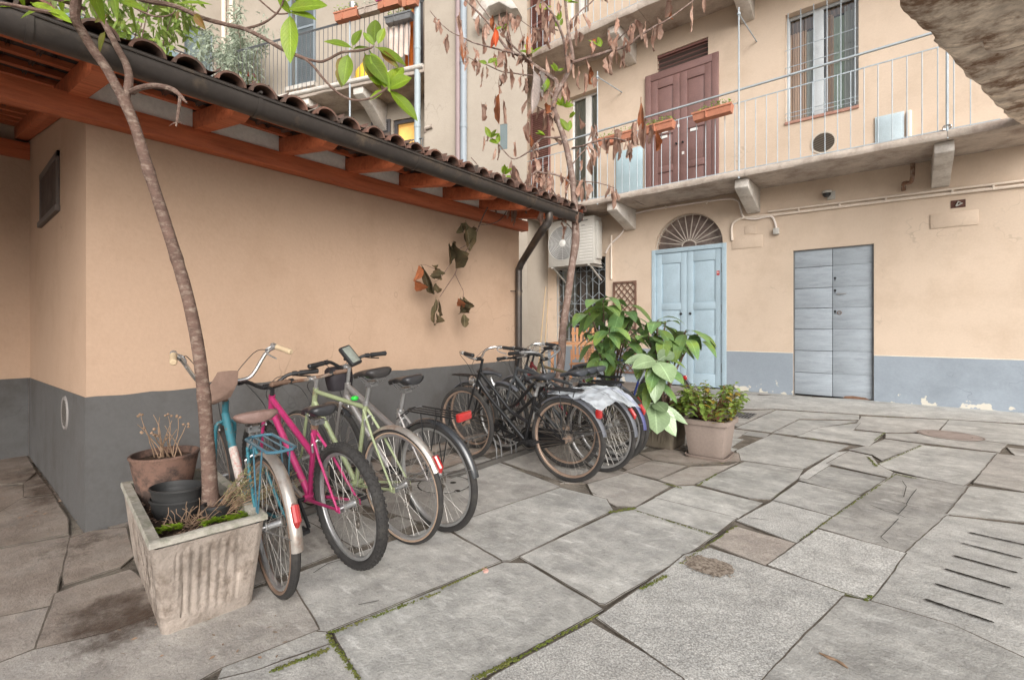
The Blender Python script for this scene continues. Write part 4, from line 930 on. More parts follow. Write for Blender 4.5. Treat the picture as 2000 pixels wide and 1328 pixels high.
for dx in (-.02, .015, .0): mb.ring((x+dx, BY+.02, 4.16+.02*dx), (dx*20, 1, .3), .03, .007, 12, 5)
mb.build('wire_tie', chrome, r1)
r2 = railing(F, XL-.1, 1.0, BY+.05, 8.0, 9.35, 9.1, .172, rail_m, fac, r=.0075)
# stub of light pipe under the balcony
mb = F(); 
def fpt(px, py, d): u, z = FAC.p(px, py, d); return (u, d, z)
mb.tube(smoothp([fpt(1783, 320, -.25), fpt(1782, 345, -.25), fpt(1778, 357, -.2), fpt(1766, 358, -.12), fpt(1765, 372, -.03)], 3), .032, 10); mb.build('drain_stub', rust, fac)
# ---- conduits ----
cd = thing('wall_conduits', 'peach painted electrical conduits running along the wall under the balcony', 'conduit', (-1, 10.3, 3)); cinv = Matrix.Translation((1, -10.3, -3))
C_ = lambda: MB(cinv @ FAC.M)
def cpipe(pts, r, name='conduit', m=pvc_m, d=-.03):
    mb = C_(); mb.tube(smoothp([fpt(x, y, d) for x, y in pts], 4), r, 8); return mb.build(name, m, cd)
cpipe([(1183, 495), (1192, 478), (1215, 455), (1230, 425), (1262, 412), (1400, 391), (1438, 391), (1446, 405), (1452, 424), (1475, 428), (1505, 423), (1514, 436), (1516, 450)], .020, m=mat('pale pink conduit', (.80, .72, .66), .6, .05))
cpipe([(1430, 470), (1430, 440), (1445, 428), (1470, 424), (1530, 418), (1700, 397), (1850, 379), (2010, 361), (2100, 350)], .024)
cpipe([(1500, 414), (1700, 389), (1850, 371), (2010, 352), (2100, 341)], .019, d=-.025)
cpipe([(1194, 460), (1194, 545)], .022)
mb = C_(); u, z = FAC.p(1516, 452, -.05); mb.box((u-.05, -.09, z-.06), (u+.05, -.01, z+.06)); mb.build('junction_box', white_m, cd, bevel=.012)
for px, py in ((1240, 420), (1300, 405), (1380, 395), (1560, 412), (1640, 402), (1730, 391), (1860, 376), (1940, 367)): mb = C_(); u, z = FAC.p(px, py, -.03); mb.box((u-.012, -.055, z-.035), (u+.012, -.001, z+.035)); mb.build('clip', pvc_m, cd, bevel=.003)
# ---- security camera ----
sc_ = thing('security_camera', 'small dome security camera on the wall below the balcony', 'security camera', (0, 0, 0)); 
def local_thing(o, loc):
    o.location = loc; return Matrix.Translation(-Vector(loc))
u, z = FAC.p(1617, 381, -.03); L0 = Vector((u, 10.3, z)); i_ = local_thing(sc_, L0)
mb = MB(i_ @ FAC.M); mb.box((u-.015, -.03, z-.09), (u+.11, -.001, z+.06)); mb.build('back_box', white_m, sc_, bevel=.008)
mb = MB(i_ @ FAC.M); mb.lathe([(0, .0), (.075, .0), (.08, .03), (.07, .045)], (u-.01, -.12, z+.01), (0, 0, 1), 20); mb.cyl((u-.01, -.12, z+.03), (u+.02, -.02, z+.03), .025, 10); mb.build('housing', white_m, sc_)
mb = MB(i_ @ FAC.M); mb.lathe([(0, -.07), (.035, -.062), (.06, -.035), (.068, 0)], (u-.01, -.12, z+.01), (0, 0, 1), 20); mb.build('dome', blk_plastic, sc_)
# ---- air conditioner ----
ac = thing('air_conditioner', 'white outdoor air conditioner unit hung on the wall above the barred window', 'air conditioner'); AD = -.62
a, zt = FAC.p(1071, 418, AD); b, zb = FAC.p(1162, 512, AD); a = FX(1071, AD); b = FX(1160, AD); zt = FZ(1160, 420, AD); zb = FZ(1160, 514, AD)
L0 = Vector(((a+b)/2, 10.3, zb)); i_ = local_thing(ac, L0); A_ = lambda: MB(i_ @ FAC.M)
mb = A_(); mb.box((a, AD, zb+.03), (b, AD+.36, zt)); mb.build('casing', white_m, ac, bevel=.015)
mb = A_(); mb.box((a-.01, AD-.008, zb), (b+.01, AD+.37, zb+.028)); mb.build('base_tray', white_m, ac, bevel=.004)
fcx = a+(b-a)*.33; fcz = (zt+zb)/2+.0; fr = min((zt-zb)*.44, (b-a)*.32)
mb = A_(); mb.lathe([(0, .004), (fr, .004), (fr, 0)], (fcx, AD, fcz), (0, -1, 0), 36); mb.build('fan_opening', mat('dim fan well', (.10, .10, .10), .8), ac)
mb = A_()
for i in range(9): rr = fr*(.22+.78*i/8); mb.ring((fcx, AD-.012, fcz), (0, 1, 0), rr, .006, 40, 6)
for i in range(12): t = math.pi*2*i/12; mb.cyl((fcx+fr*.2*math.cos(t), AD-.01, fcz+fr*.2*math.sin(t)), (fcx+fr*math.cos(t), AD-.01, fcz+fr*math.sin(t)), .003, 5)
mb.build('fan_guard', white_cl, ac)
mb = A_(); mb.lathe([(0, .02), (fr*.17, .018), (fr*.2, .01)], (fcx, AD, fcz), (0, -1, 0), 20); mb.build('fan_hub', white_cl, ac)
mb = A_(); px0 = a+(b-a)*.70
for i in range(12): z = zb+.10+(zt-zb-.35)*i/11; mb.box((px0, AD-.006, z), (b-.04, AD, z+.012))
mb.build('side_louvres', white_cl, ac, smooth=0)
mb = A_(); mb.box((px0+.05, AD-.004, zt-.10), (px0+.22, AD-.0005, zt-.075)); mb.box((px0+.05, AD-.004, zt-.21), (px0+.14, AD-.0005, zt-.19)); mb.build('badge', metal_gr, ac, smooth=0)
mb = A_(); mb.box((b+.001, AD+.08, zb+.12), (b+.05, AD+.30, zt-.12)); mb.build('valve_cover', white_m, ac, bevel=.01)
for x in (a+.12, b-.14):
    mb = A_(); mb.box((x-.02, AD-.02, zb-.04), (x+.02, -.001, zb-.002)); mb.bar((x, AD+.06, zb-.03), (x, -.01, zb-.34), .035, .03); mb.build('support_bracket', white_m, ac, smooth=0)
# ---- trellis, slatted chair, leaning pole ----
tr = thing('wooden_trellis', 'small dark wooden lattice trellis on the wall beside the blue arched door', 'trellis')
a, b = FX(1198, -.03), FX(1243, -.03); z1 = FZ(1243, 548, -.03); z0 = FZ(1243, 730, -.03); i_ = local_thing(tr, Vector(((a+b)/2, 10.3, max(0, z0)))); mb = MB(i_ @ FAC.M); wt = mat('grey brown trellis wood', (.16, .09, .065), .8, .2, 8)
z0 = max(.1, z0)
for lo, hi in (((a, -.05, z0), (a+.04, -.02, z1)), ((b-.04, -.05, z0), (b, -.02, z1)), ((a+.04, -.05, z1-.04), (b-.04, -.02, z1)), ((a+.04, -.05, z0), (b-.04, -.02, z0+.04))): mb.box(lo, hi)
mb.build('frame', wt, tr, smooth=0); mb = MB(i_ @ FAC.M); w = b-a-.08; k = -1
hgt = z1-z0
for s in (1, -1):
    zc = z0-w
    while zc < z1:
        p, q = (a+.04, zc), (b-.04, zc+w*1.15)
        if s < 0: p, q = (b-.04, zc), (a+.04, zc+w*1.15)
        t0 = max(0, (z0+.02-p[1])/(q[1]-p[1])); t1 = min(1, (z1-.02-p[1])/(q[1]-p[1]))
        if t1 > t0: mb.bar((p[0]+(q[0]-p[0])*t0, -.032-.006*s, p[1]+(q[1]-p[1])*t0), (p[0]+(q[0]-p[0])*t1, -.032-.006*s, p[1]+(q[1]-p[1])*t1), .010, .022)
        zc += .17
mb.build('lattice', wt, tr, smooth=0)
ch = thing('slatted_chair', 'orange wooden slatted folding chair under the barred window', 'chair', (0, 0, 0)); cw = mat('orange varnished wood', (.52, .26, .13), .6, .15, 5, stretch=(6, 6, 1))
p0 = at(1138, 745, 10.6); p0.z = 0; ch.location = p0; ch.rotation_euler = (0, 0, .45)
mb = MB(); 
for x in (-.27, .27): mb.bar((x, .22, 0), (x, .12, .78), .03, .04); mb.bar((x, -.2, 0), (x, .2, .46), .03, .04)
mb.build('frame', cw, ch, smooth=0)
for i in range(6):
    x = -.22+.088*i; mb = MB(); mb.bar((x, .16, .55), (x, .08, 1.28), .055, .014, (0, 1, 0)); mb.build('back_slat', cw, ch, smooth=0)
mb = MB(); mb.box((-.27, .17, .60), (.27, .19, .66)); mb.build('back_rail', cw, ch, smooth=0); mb = MB(); mb.box((-.27, .11, 1.12), (.27, .13, 1.18)); mb.build('back_rail', cw, ch, smooth=0)
mb = MB()
for i in range(5): mb.box((-.27, -.24+.1*i, .46), (.27, -.16+.1*i, .48))
mb.build('seat', cw, ch, smooth=0)
mb = MB(); 
tb = thing('small_side_table', 'orange wooden table top beside the tree trunk in front of the barred window', 'table'); tb.location = p0+Vector((.15, -.7, 0)); tb.rotation_euler = (0, 0, .3)
mb = MB(); mb.box((-.42, -.25, .93), (.42, .25, .97)); mb.build('top', cw, tb, bevel=.004); 
for x in (-.36, .36):
    for y in (-.2, .2): mb = MB(); mb.box((x-.025, y-.025, 0), (x+.025, y+.025, .93)); mb.build('leg', cw, tb, smooth=0)
for (px, py, dx, lb) in ((1066, 560, -.12, 'long pale bamboo cane leaning on the wall left of the barred window'), (1071, 585, .05, 'shorter pale cane leaning beside the long one left of the barred window')):
    q = at(px, py, 11.2); mb = MB(); b0 = Vector((q.x+.05+dx*.4, q.y-.35, .0)); mb.tube([b0, q], [.02, .012], 8); tag(mb.build('bamboo_cane', mat('pale cane', (.52, .38, .24), .7)), lb, 'cane')
# =============== the stone balcony overhead at the right ===============
st = thing('stone_gallery', 'rough brown stone balcony slab jutting overhead at the top right', 'balcony', (1.6, 6, 4))
i_ = Matrix.Translation((-1.6, -6, -4))
edge = [(1961, 228), (1942, 209), (1917, 181), (1890, 157), (1857, 121), (1835, 93)]
E = [onG(x, y, 3.97) for x, y in edge]; edge2 = [(1829, 84), (1816, 69), (1780, 41), (1744, 0), (1700, -60), (1640, -140)]; E2 = [onG(x, y, 3.90) for x, y in edge2]
def stone(poly, z0, z1, seed):
    mb = MB(i_); pl = []
    n = len(poly)
    for i in range(n):
        a, b = poly[i], poly[(i+1) % n]; k = max(1, int((b-a).length/.08))
        for j in range(k):
            p = a.lerp(b, j/k); q = Vector((noise.noise(p*5+Vector((seed, 0, 0))), noise.noise(p*5+Vector((0, seed, 0))), 0))*.035; pl.append(p+q)
    c = sum(pl, Vector((0, 0, 0)))/len(pl); m = len(pl); rings = []
    for (s, z, am) in ((.0, z0, .0), (.35, z0, .03), (.7, z0, .03), (.93, z0+.005, .02), (1, z0+.05, .02), (1.0, z1, .0)):
        rings.append([(c.x+(p.x-c.x)*s, c.y+(p.y-c.y)*s, z+am*noise.noise(Vector((p.x*3*s, p.y*3*s, seed)))) for p in pl])
    mb.loft(rings[1:], caps=True); return mb
far = E+[onG(1829, 84, 3.97), Vector((2.2, 6.2, 0)), Vector((2.2, 9.3, 0)), Vector((1.25, 9.3, 0))]
for p in far: p.z = 0
stone(far, 3.97, 4.14, 3).build('slab', stone_rough, st, smooth=50)
sp_ = [onG(x, y, 3.90) for x, y in ((1829, 84), (1849, 97), (1887, 94), (1915, 86), (1934, 105), (1959, 105), (2010, 90), (2100, 75))]
near = E2[::-1]+sp_+[Vector((2.2, 5.5, 0)), Vector((2.2, 2.5, 0))]
for p in near: p.z = 0
stone(near, 3.87, 4.145, 9).build('slab', stone_rough, st, smooth=50)
mb = MB(i_); mb.tube([Vector((p.x, p.y+.012, 3.935)) for p in sp_], .022, 6); mb.build('lit_edge_strip', mat('pale lit edge', (.50, .42, .35), .95, .2, 8, .6, 30), st)  # pale strip paints the lit slab edge along the step

# =============== the skewed back wing ===============
wg = thing('back_wing', 'cream back wing with planted balcony and grey shutters rising behind the shed roof', 'house', (-6, 7.8, 0)); winv = Matrix.Translation((6, -7.8, 0))
G = lambda: MB(winv @ WNG.M)
WU = lambda px, d=0: WNG.p(px, 638, d)[0]
WZ = lambda px, py, d=0: WNG.p(px, py, d)[1]
RC = 1.05
u829 = WU(829); uc = WU(432, RC); zf = WZ(664, 158); zrail = WZ(664, 45)
mb = G(); mb.quad((u829, 0, 0), (0, 0, 0), (0, 0, 13), (u829, 0, 13)); mb.quad((u829, 0, 0), (u829, RC, 0), (u829, RC, 13), (u829, 0, 13))
hs_ = [(WU(570, RC), WU(604, RC), zf+.75, WZ(604, -60, RC)), (WU(768, RC), WU(815, RC), WZ(790, 330, RC), WZ(790, 232, RC)), (WU(800, RC)-.5, WU(826, RC), zf+.02, WZ(815, 20, RC))]
hs_[2] = (WU(806, RC), WU(826, RC), zf+.02, zf+2.3)
wall(mb, uc, u829, 0, 13, hs_, .2, d=RC); mb.quad((uc-6, RC+.4, 0), (u829, RC+.4, 0), (u829, RC+.4, 13), (uc-6, RC+.4, 13))
mb.build('wall', plaster_wing, wg, smooth=0, recalc=False)
mb = G(); u, z0, z1 = WU(985), WZ(985, 292), WZ(985, 243); mb.box((WU(977), -.004, z0), (WU(991), -.0005, z1)); nw = mb.build('small_window', glass_m, wg, smooth=0)
mb = G(); mb.box((WU(977)-.05, -.012, z0), (WU(977), -.0005, z1+.06)); mb.box((WU(977), -.012, z1), (WU(991), -.0005, z1+.06)); mb.build('frame', plaster_wing, nw, smooth=0)
# side wall back to the facade
q = winv @ Vector((0, 0, 0)); mb = MB(winv); Cx = Vector((-6, 7.8, 0)); Ex = Vector((XL-.05, 10.32, 0)); mb.quad(Cx, Ex, Ex+Vector((0, 0, 13)), Cx+Vector((0, 0, 13))); mb.build('side_wall', plaster_wing, wg, smooth=0, recalc=False)
# left wall of the wing, running towards the viewer
PC = WNG.M @ Vector((uc, RC, 0)); mb = MB(winv)
dz0 = onX(390, 157, PC.x).z; dz1 = onX(390, 55, PC.x).z; y0 = onX(360, 100, PC.x).y; y1 = onX(417, 100, PC.x).y
sub = Frame((PC.x, 0, 0), (0, 1, 0)); SM = winv @ sub.M; mb = MB(SM)
wall(mb, PC.y-7, PC.y, 0, 13, [(y0, y1, zf+.02, dz1)], .2); mb.build('left_wall', plaster_wing, wg, smooth=0, recalc=False)
mb = MB(SM); mb.box((y0, .12, zf+.02), (y1, .16, dz1)); dr = mb.build('balcony_door', glass_m, wg, smooth=0)
mb = MB(SM)
for a, b in ((y0, y0+.06), (y1-.06, y1), ((y0+y1)/2-.04, (y0+y1)/2+.04)): mb.box((a, .09, zf), (b, .119, dz1))
mb.build('frame', shutter_gr, dr, smooth=0)
# pipes on the inner corner
mb = G()
for px, m_ in ((437, 0), (452, 0)): u = WU(px, RC-.08); mb.cyl((u, RC-.08, zf+.9), (u, RC-.08, 13), .06, 10)
mb.build('inner_downpipe', pvc_m, wg)
mb = G(); u = WU(820, .12); mb.cyl((u, .02, 2.0), (u, .02, 13), .072, 14)
for z in (WZ(820, 92), WZ(820, 245)): mb.cyl((u, .02, z-.04), (u, .02, z+.04), .08, 14)
mb.build('grey_downpipe', mat('blue grey pipe', (.37, .43, .45), .5, .08), wg)
mb = G(); u = WU(905.5, -.1); mb.cyl((u, -.1, 2), (u, -.1, 13), .072, 14)
for z in (WZ(905, 125), WZ(905, 250)): mb.cyl((u, -.1, z-.05), (u, -.1, z+.05), .08, 14)
mb.build('steel_downpipe', mat('steel blue pipe', (.31, .35, .385), .5, .08), wg)
mb = G(); u = WU(895, -.07); mb.cyl((u, -.07, 2), (u, -.07, 13), .062, 14); mb.build('brown_downpipe', mat('mauve pipe', (.33, .25, .25), .6, .08), wg)
mb = G(); z = WZ(835, 252); mb.tube([(u829+.02, -.01, z-.06), (u829+.05, -.05, z), (u829+.22, -.05, z+.02)], .035, 8); mb.build('pipe_stub', concrete, wg)
# stone cowl on the wing wall
mb = G(); u0, u1 = WU(935), WU(1022); z0 = WZ(980, 45); z1 = WZ(980, 0)
mb.prism([(u0, 0, z0), (u0+.25, 0, z1-.12), ((u0+u1)/2-.1, 0, z1+.02), ((u0+u1)/2+.15, 0, z1), (u1-.2, 0, z1-.2), (u1, 0, z0-.02), (u1-.15, 0, z0), ((u0+u1)/2+.1, 0, z0+.20), ((u0+u1)/2-.15, 0, z0+.16), (u0+.15, 0, z0-.1)], (0, -.35, 0)); mb.build('stone_cowl', concrete_lt, wg, bevel=.03)
# balcony slabs, brackets and railings
rough_slab(G, WU(392), u829-.01, -.02, RC, zf-.22, zf-.06, 5).build('balcony_slab', concrete, wg, smooth=50)
mb = G(); mb.tube([(WU(392), -.03, zf-.10), (u829-.02, -.03, zf-.10)], .055, 10); mb.build('slab_nosing', concrete_lt, wg)
pr0 = WNG.M @ Vector((WU(396), 0, 0)); mb = MB(SM)
mb.box((PC.y-7, PC.x-pr0.x, zf-.22), (pr0.y, -.001, zf-.06)); mb.build('side_slab', concrete, wg, smooth=0)
for px in (608, 712):
    u = WU(px, .3); mb = G(); z = zf-.22; pr = [(u-.14, .05, z), (u-.14, .05, z-.16), (u-.14, .45, z-.30), (u-.14, RC-.02, z-.72), (u-.14, RC-.02, z)]
    mb.prism(pr, (.28, 0, 0)); mb.build('bracket', concrete_lt, wg, bevel=.015)
wr = railing(G, WU(396), u829-.02, 0, zf-.05, zrail, zrail-.03, .135, rail_dk, wg, r=.008, w=.03)
# railing along the left wall
ZT = zrail; mb = MB(SM); dx = PC.x-pr0.x
mb.box((PC.y-7, dx-.02, ZT-.012), (pr0.y, dx+.02, ZT+.012)); lr = mb.build('railing', rail_dk, wg, smooth=0)
mb = MB(SM); mb.cyl((0, dx, zf-.05), (0, dx, ZT), .008, 6); pr_ = mb.build('baluster', rail_dk, lr)
for i in range(38):
    o = pr_ if i == 0 else pr_.copy()
    if i: COL.objects.link(o)
    o.location = (0, pr0.y-.135*i, 0)
mb = MB(SM); mb.quad((PC.y-7, dx-.03, zf), (pr0.y-.1, dx-.03, zf), (pr0.y-.1, dx-.03, ZT-.06), (PC.y-7, dx-.03, ZT-.06)); mb.build('screen_sheet', mat('translucent blue screen', (.30, .39, .43), .5, .12, 3, trans=.35), lr, smooth=0, recalc=False)
mb = G(); u = WU(684, -.02); mb.cyl((u, -.03, 3.0), (u, -.03, zrail), .022, 8); mb.build('rail_post', rail_m, wr)
# shuttered window on the balcony
h = hs_[0]; shutter(G, h[0]-.02, h[0]+.10, h[2], h[3], RC-.12, shutter_gr, wg); shutter(G, h[0]+.16, h[1]+.24, h[2], h[3], RC-.04, shutter_gr, wg)
mb = G(); mb.box((h[0], RC+.1, h[2]), (h[1], RC+.14, h[3])); mb.build('window', glass_m, wg, smooth=0)
mb = G(); mb.box((h[0]-.12, RC-.14, h[2]-.12), (h[1]+.30, RC-.001, h[2]-.01)); mb.build('sill', concrete_lt, wg, smooth=0)
h = hs_[2]; mb = G(); mb.box((h[0], RC+.1, h[2]), (h[1], RC+.14, h[3])); mb.build('balcony_door', shutter_dk, wg, smooth=0)
# lit window below the balcony with open dark shutter
h = hs_[1]; lit = mat('lamp lit room', (.85, .42, .12), .8, .4, 1.2, emis=.35)
mb = G(); fw = .09
for lo, hi in (((h[0], RC+.05, h[2]), (h[0]+fw, RC+.11, h[3])), ((h[1]-fw, RC+.05, h[2]), (h[1], RC+.11, h[3])), ((h[0]+fw, RC+.05, h[3]-fw), (h[1]-fw, RC+.11, h[3]))): mb.box(lo, hi)
lw = mb.build('lit_window', shutter_dk, wg, smooth=0)
mb = G(); mb.quad((h[0], RC+.18, h[2]), (h[1], RC+.18, h[2]), (h[1], RC+.18, h[3]), (h[0], RC+.18, h[3])); mb.build('glowing_blind', lit, lw, smooth=0, recalc=False)
shutter(G, WU(725, RC-.05), WU(762, RC-.05), h[2], h[3]+.03, RC-.06, shutter_dk, wg)
mb = G(); zz = WZ(790, 276); mb.cyl((WU(765), .0, zz-.02), (u829-.05, .0, zz), .015, 6)
for i in range(7): u = WU(765)+(u829-.05-WU(765))*i/6; mb.cyl((u, 0, zz-1.0), (u, 0, zz), .008, 6)
mb.build('lower_railing', rail_dk, wg)
# =============== bicycles ===============
def paint(name, c, rust_=False, metal=.15): return mat(name, c, .32 if not rust_ else .6, .12, 10, metal=metal, spec=.6, coat=.3 if not rust_ else 0, col2=(.16, .09, .055) if rust_ else None, cscale=16, cthr=.62, cw=.06)
teal = paint('teal frame paint', (.035, .17, .21), True); cyan = paint('worn cyan paint', (.03, .30, .45)); pink = paint('magenta frame paint', (.44, .035, .145)); lgreen = paint('pale green frame paint', (.30, .345, .195), True)
silver = paint('silver grey frame paint', (.33, .31, .30), False, .5); blkp = paint('black frame paint', (.012, .012, .013)); dgrey = paint('dark grey frame paint', (.055, .06, .065)); redp = paint('dark red frame paint', (.20, .02, .025)); bluep = paint('dark blue frame paint', (.03, .05, .22)); olive = paint('olive brown frame paint', (.13, .11, .06), True)
fend_al = mat('worn alloy mudguard', (.50, .46, .42), .35, .12, 10, metal=.7, col2=(.30, .19, .14), cscale=12, cthr=.62); fend_bk = mat('black mudguard', (.03, .032, .035), .25, .1, 10, spec=.7, coat=.4); fend_gr = mat('dusty dark mudguard', (.10, .105, .12), .5, .15, 10)
grip_cream = mat('cream cork grip', (.52, .40, .26), .8, .1, 20); steelw = mat('spoke wire', (.42, .40, .37), .4, .1, 20, metal=.7); spoke_d = mat('dull spoke wire', (.16, .14, .12), .5, .1, 20, metal=.5)
def wheel(par, name, cx, Rr, tw, tyre_m, rim_m, spoke_m, wall_m=None, knob=False, n_sp=32, rot=0):
    c = (cx, 0, Rr); w = MB(); rr = Rr-tw-.006
    prof = [(rr-.016, -.007), (rr-.012, -.012), (rr+.006, -.0125), (rr+.006, -.009), (rr-.002, 0), (rr+.006, .009), (rr+.006, .0125), (rr-.012, .012), (rr-.016, .007), (rr-.016, -.007)]
    w.lathe(prof, c, (0, 1, 0), 56); w.cyl((cx, -.035, Rr), (cx, .035, Rr), .016, 12); w.cyl((cx, -.062, Rr), (cx, .062, Rr), .006, 8)
    for s in (-1, 1): w.cyl((cx, s*.032, Rr), (cx, s*.036, Rr), .026, 14)
    o = w.build(name, rim_m, par)
    t = MB(); tr_ = tw*.5+.004; t.ring(c, (0, 1, 0), Rr-tr_, tr_, 64, 10, sx=.95 if not knob else 1.15)
    if knob:
        for row, (ph, ww) in enumerate(((0, .010), (.62, .009), (-.62, .009), (1.15, .008), (-1.15, .008))):
            for i in range(58):
                th = 2*math.pi*(i+.5*(row % 2))/58; d = Vector((math.cos(th), 0, math.sin(th))); tg = Vector((-math.sin(th), 0, math.cos(th))); r0 = tr_
                dd = d*math.cos(ph)+Vector((0, 1, 0))*math.sin(ph)*1.15; p = Vector(c)+d*(Rr-tr_)+dd*r0*.93; q = p+dd*.005
                sd_ = dd.cross(tg).normalized()*ww*.55; tt = tg*.0085
                t.hexa([p-sd_-tt, p+sd_-tt, p+sd_+tt, p-sd_+tt, q-sd_*.8-tt*.8, q+sd_*.8-tt*.8, q+sd_*.8+tt*.8, q-sd_*.8+tt*.8])
    t.build('tyre', tyre_m, o)
    if wall_m:
        t = MB()
        for s in (-1, 1): t.ring((cx, s*tr_*.62, Rr), (0, 1, 0), Rr-tr_*1.45, tr_*.42, 56, 6)
        t.build('tyre_wall', wall_m, o)
    s_ = MB()
    for i in range(n_sp):
        a = 2*math.pi*i/n_sp+rot; side = 1 if i % 2 else -1; b = a+(.9 if (i//2) % 2 else -.9)
        s_.tube([(cx+.023*math.cos(b), side*.033, Rr+.023*math.sin(b)), (cx+(rr-.014)*math.cos(a), side*.003, Rr+(rr-.014)*math.sin(a))], .00125, 4, caps=False)
    s_.build('spokes', spoke_m, o)
    return o
def fender(par, cx, Rr, a0, a1, m, w=.026, stays=True, name='mudguard'):
    mb = MB(); n = 34; prof = [(-w, -.012), (-w*.8, -.003), (-w*.4, .004), (0, .006), (w*.4, .004), (w*.8, -.003), (w, -.012), (w*.78, -.006), (w*.4, .0015), (0, .0035), (-w*.4, .0015), (-w*.78, -.006)]
    rs = []
    for i in range(n+1):
        a = R_(a0+(a1-a0)*i/n); r = Rr+.012; rs.append([(cx+(r+h)*math.cos(a), y, Rr+(r+h)*math.sin(a)) for y, h in prof])
    mb.loft(rs)
    o = mb.build(name, m, par)
    if stays:
        mb = MB()
        for aa in stays if isinstance(stays, (list, tuple)) else (a0+(a1-a0)*.93,):
            a = R_(aa)
            for s in (-1, 1): mb.cyl((cx, s*.055, Rr), (cx+(Rr+.008)*math.cos(a), s*w*.95, Rr+(Rr+.008)*math.sin(a)), .0023, 5)
        mb.build('mudguard_stay', metal_gr, o)
    return o
def saddle(par, p, L, w, m, tilt=0, hgt=.055):
    rs = []; n = 14; st_ = [(-.42, .55), (-.40, .86), (-.30, 1.0), (-.15, .92), (0, .62), (.15, .36), (.32, .23), (.50, .20), (.57, .17), (.60, .08)]
    for t, f in st_:
        x = t*L/1.02; hw = w/2*f; z = .012*math.cos((t+.1)*4)+(.016 if t < -.25 else 0)-.012*max(0, t-.4)*5+tilt*t*L; th = hgt*(.75 if t < .1 else .62)*(1 if f > .12 else .5); ring = []
        for j in range(n):
            a = 2*math.pi*j/n; cy = math.cos(a); sz = math.sin(a)
            ring.append((p[0]+x, p[1]+hw*math.copysign(abs(cy)**.75, cy), p[2]+z+(max(0, sz)**.8*th*.42 if sz > 0 else -abs(sz)**1.4*th*(.55+.45*f))))
        rs.append(ring)
    mb = MB(); mb.loft(rs); o = mb.build('saddle', m, par, smooth=60)
    mb = MB()
    for s in (-1, 1): mb.tube(smoothp([(p[0]-.36*L, s*.03, p[2]-.03), (p[0]-.15*L, s*.022, p[2]-.055), (p[0]+.15*L, s*.022, p[2]-.055), (p[0]+.42*L, s*.01, p[2]-.02)], 3), .0035, 5)
    mb.box((p[0]-.03, -.028, p[2]-.075), (p[0]+.02, .028, p[2]-.045)); mb.build('saddle_rails', metal_gr, o); return o
def light_box(par, c, s, name='rear_light', m=None):
    mb = MB(); mb.box([c[i]-s[i]/2 for i in range(3)], [c[i]+s[i]/2 for i in range(3)]); return mb.build(name, m or red_lens, par, bevel=min(s)*.28)
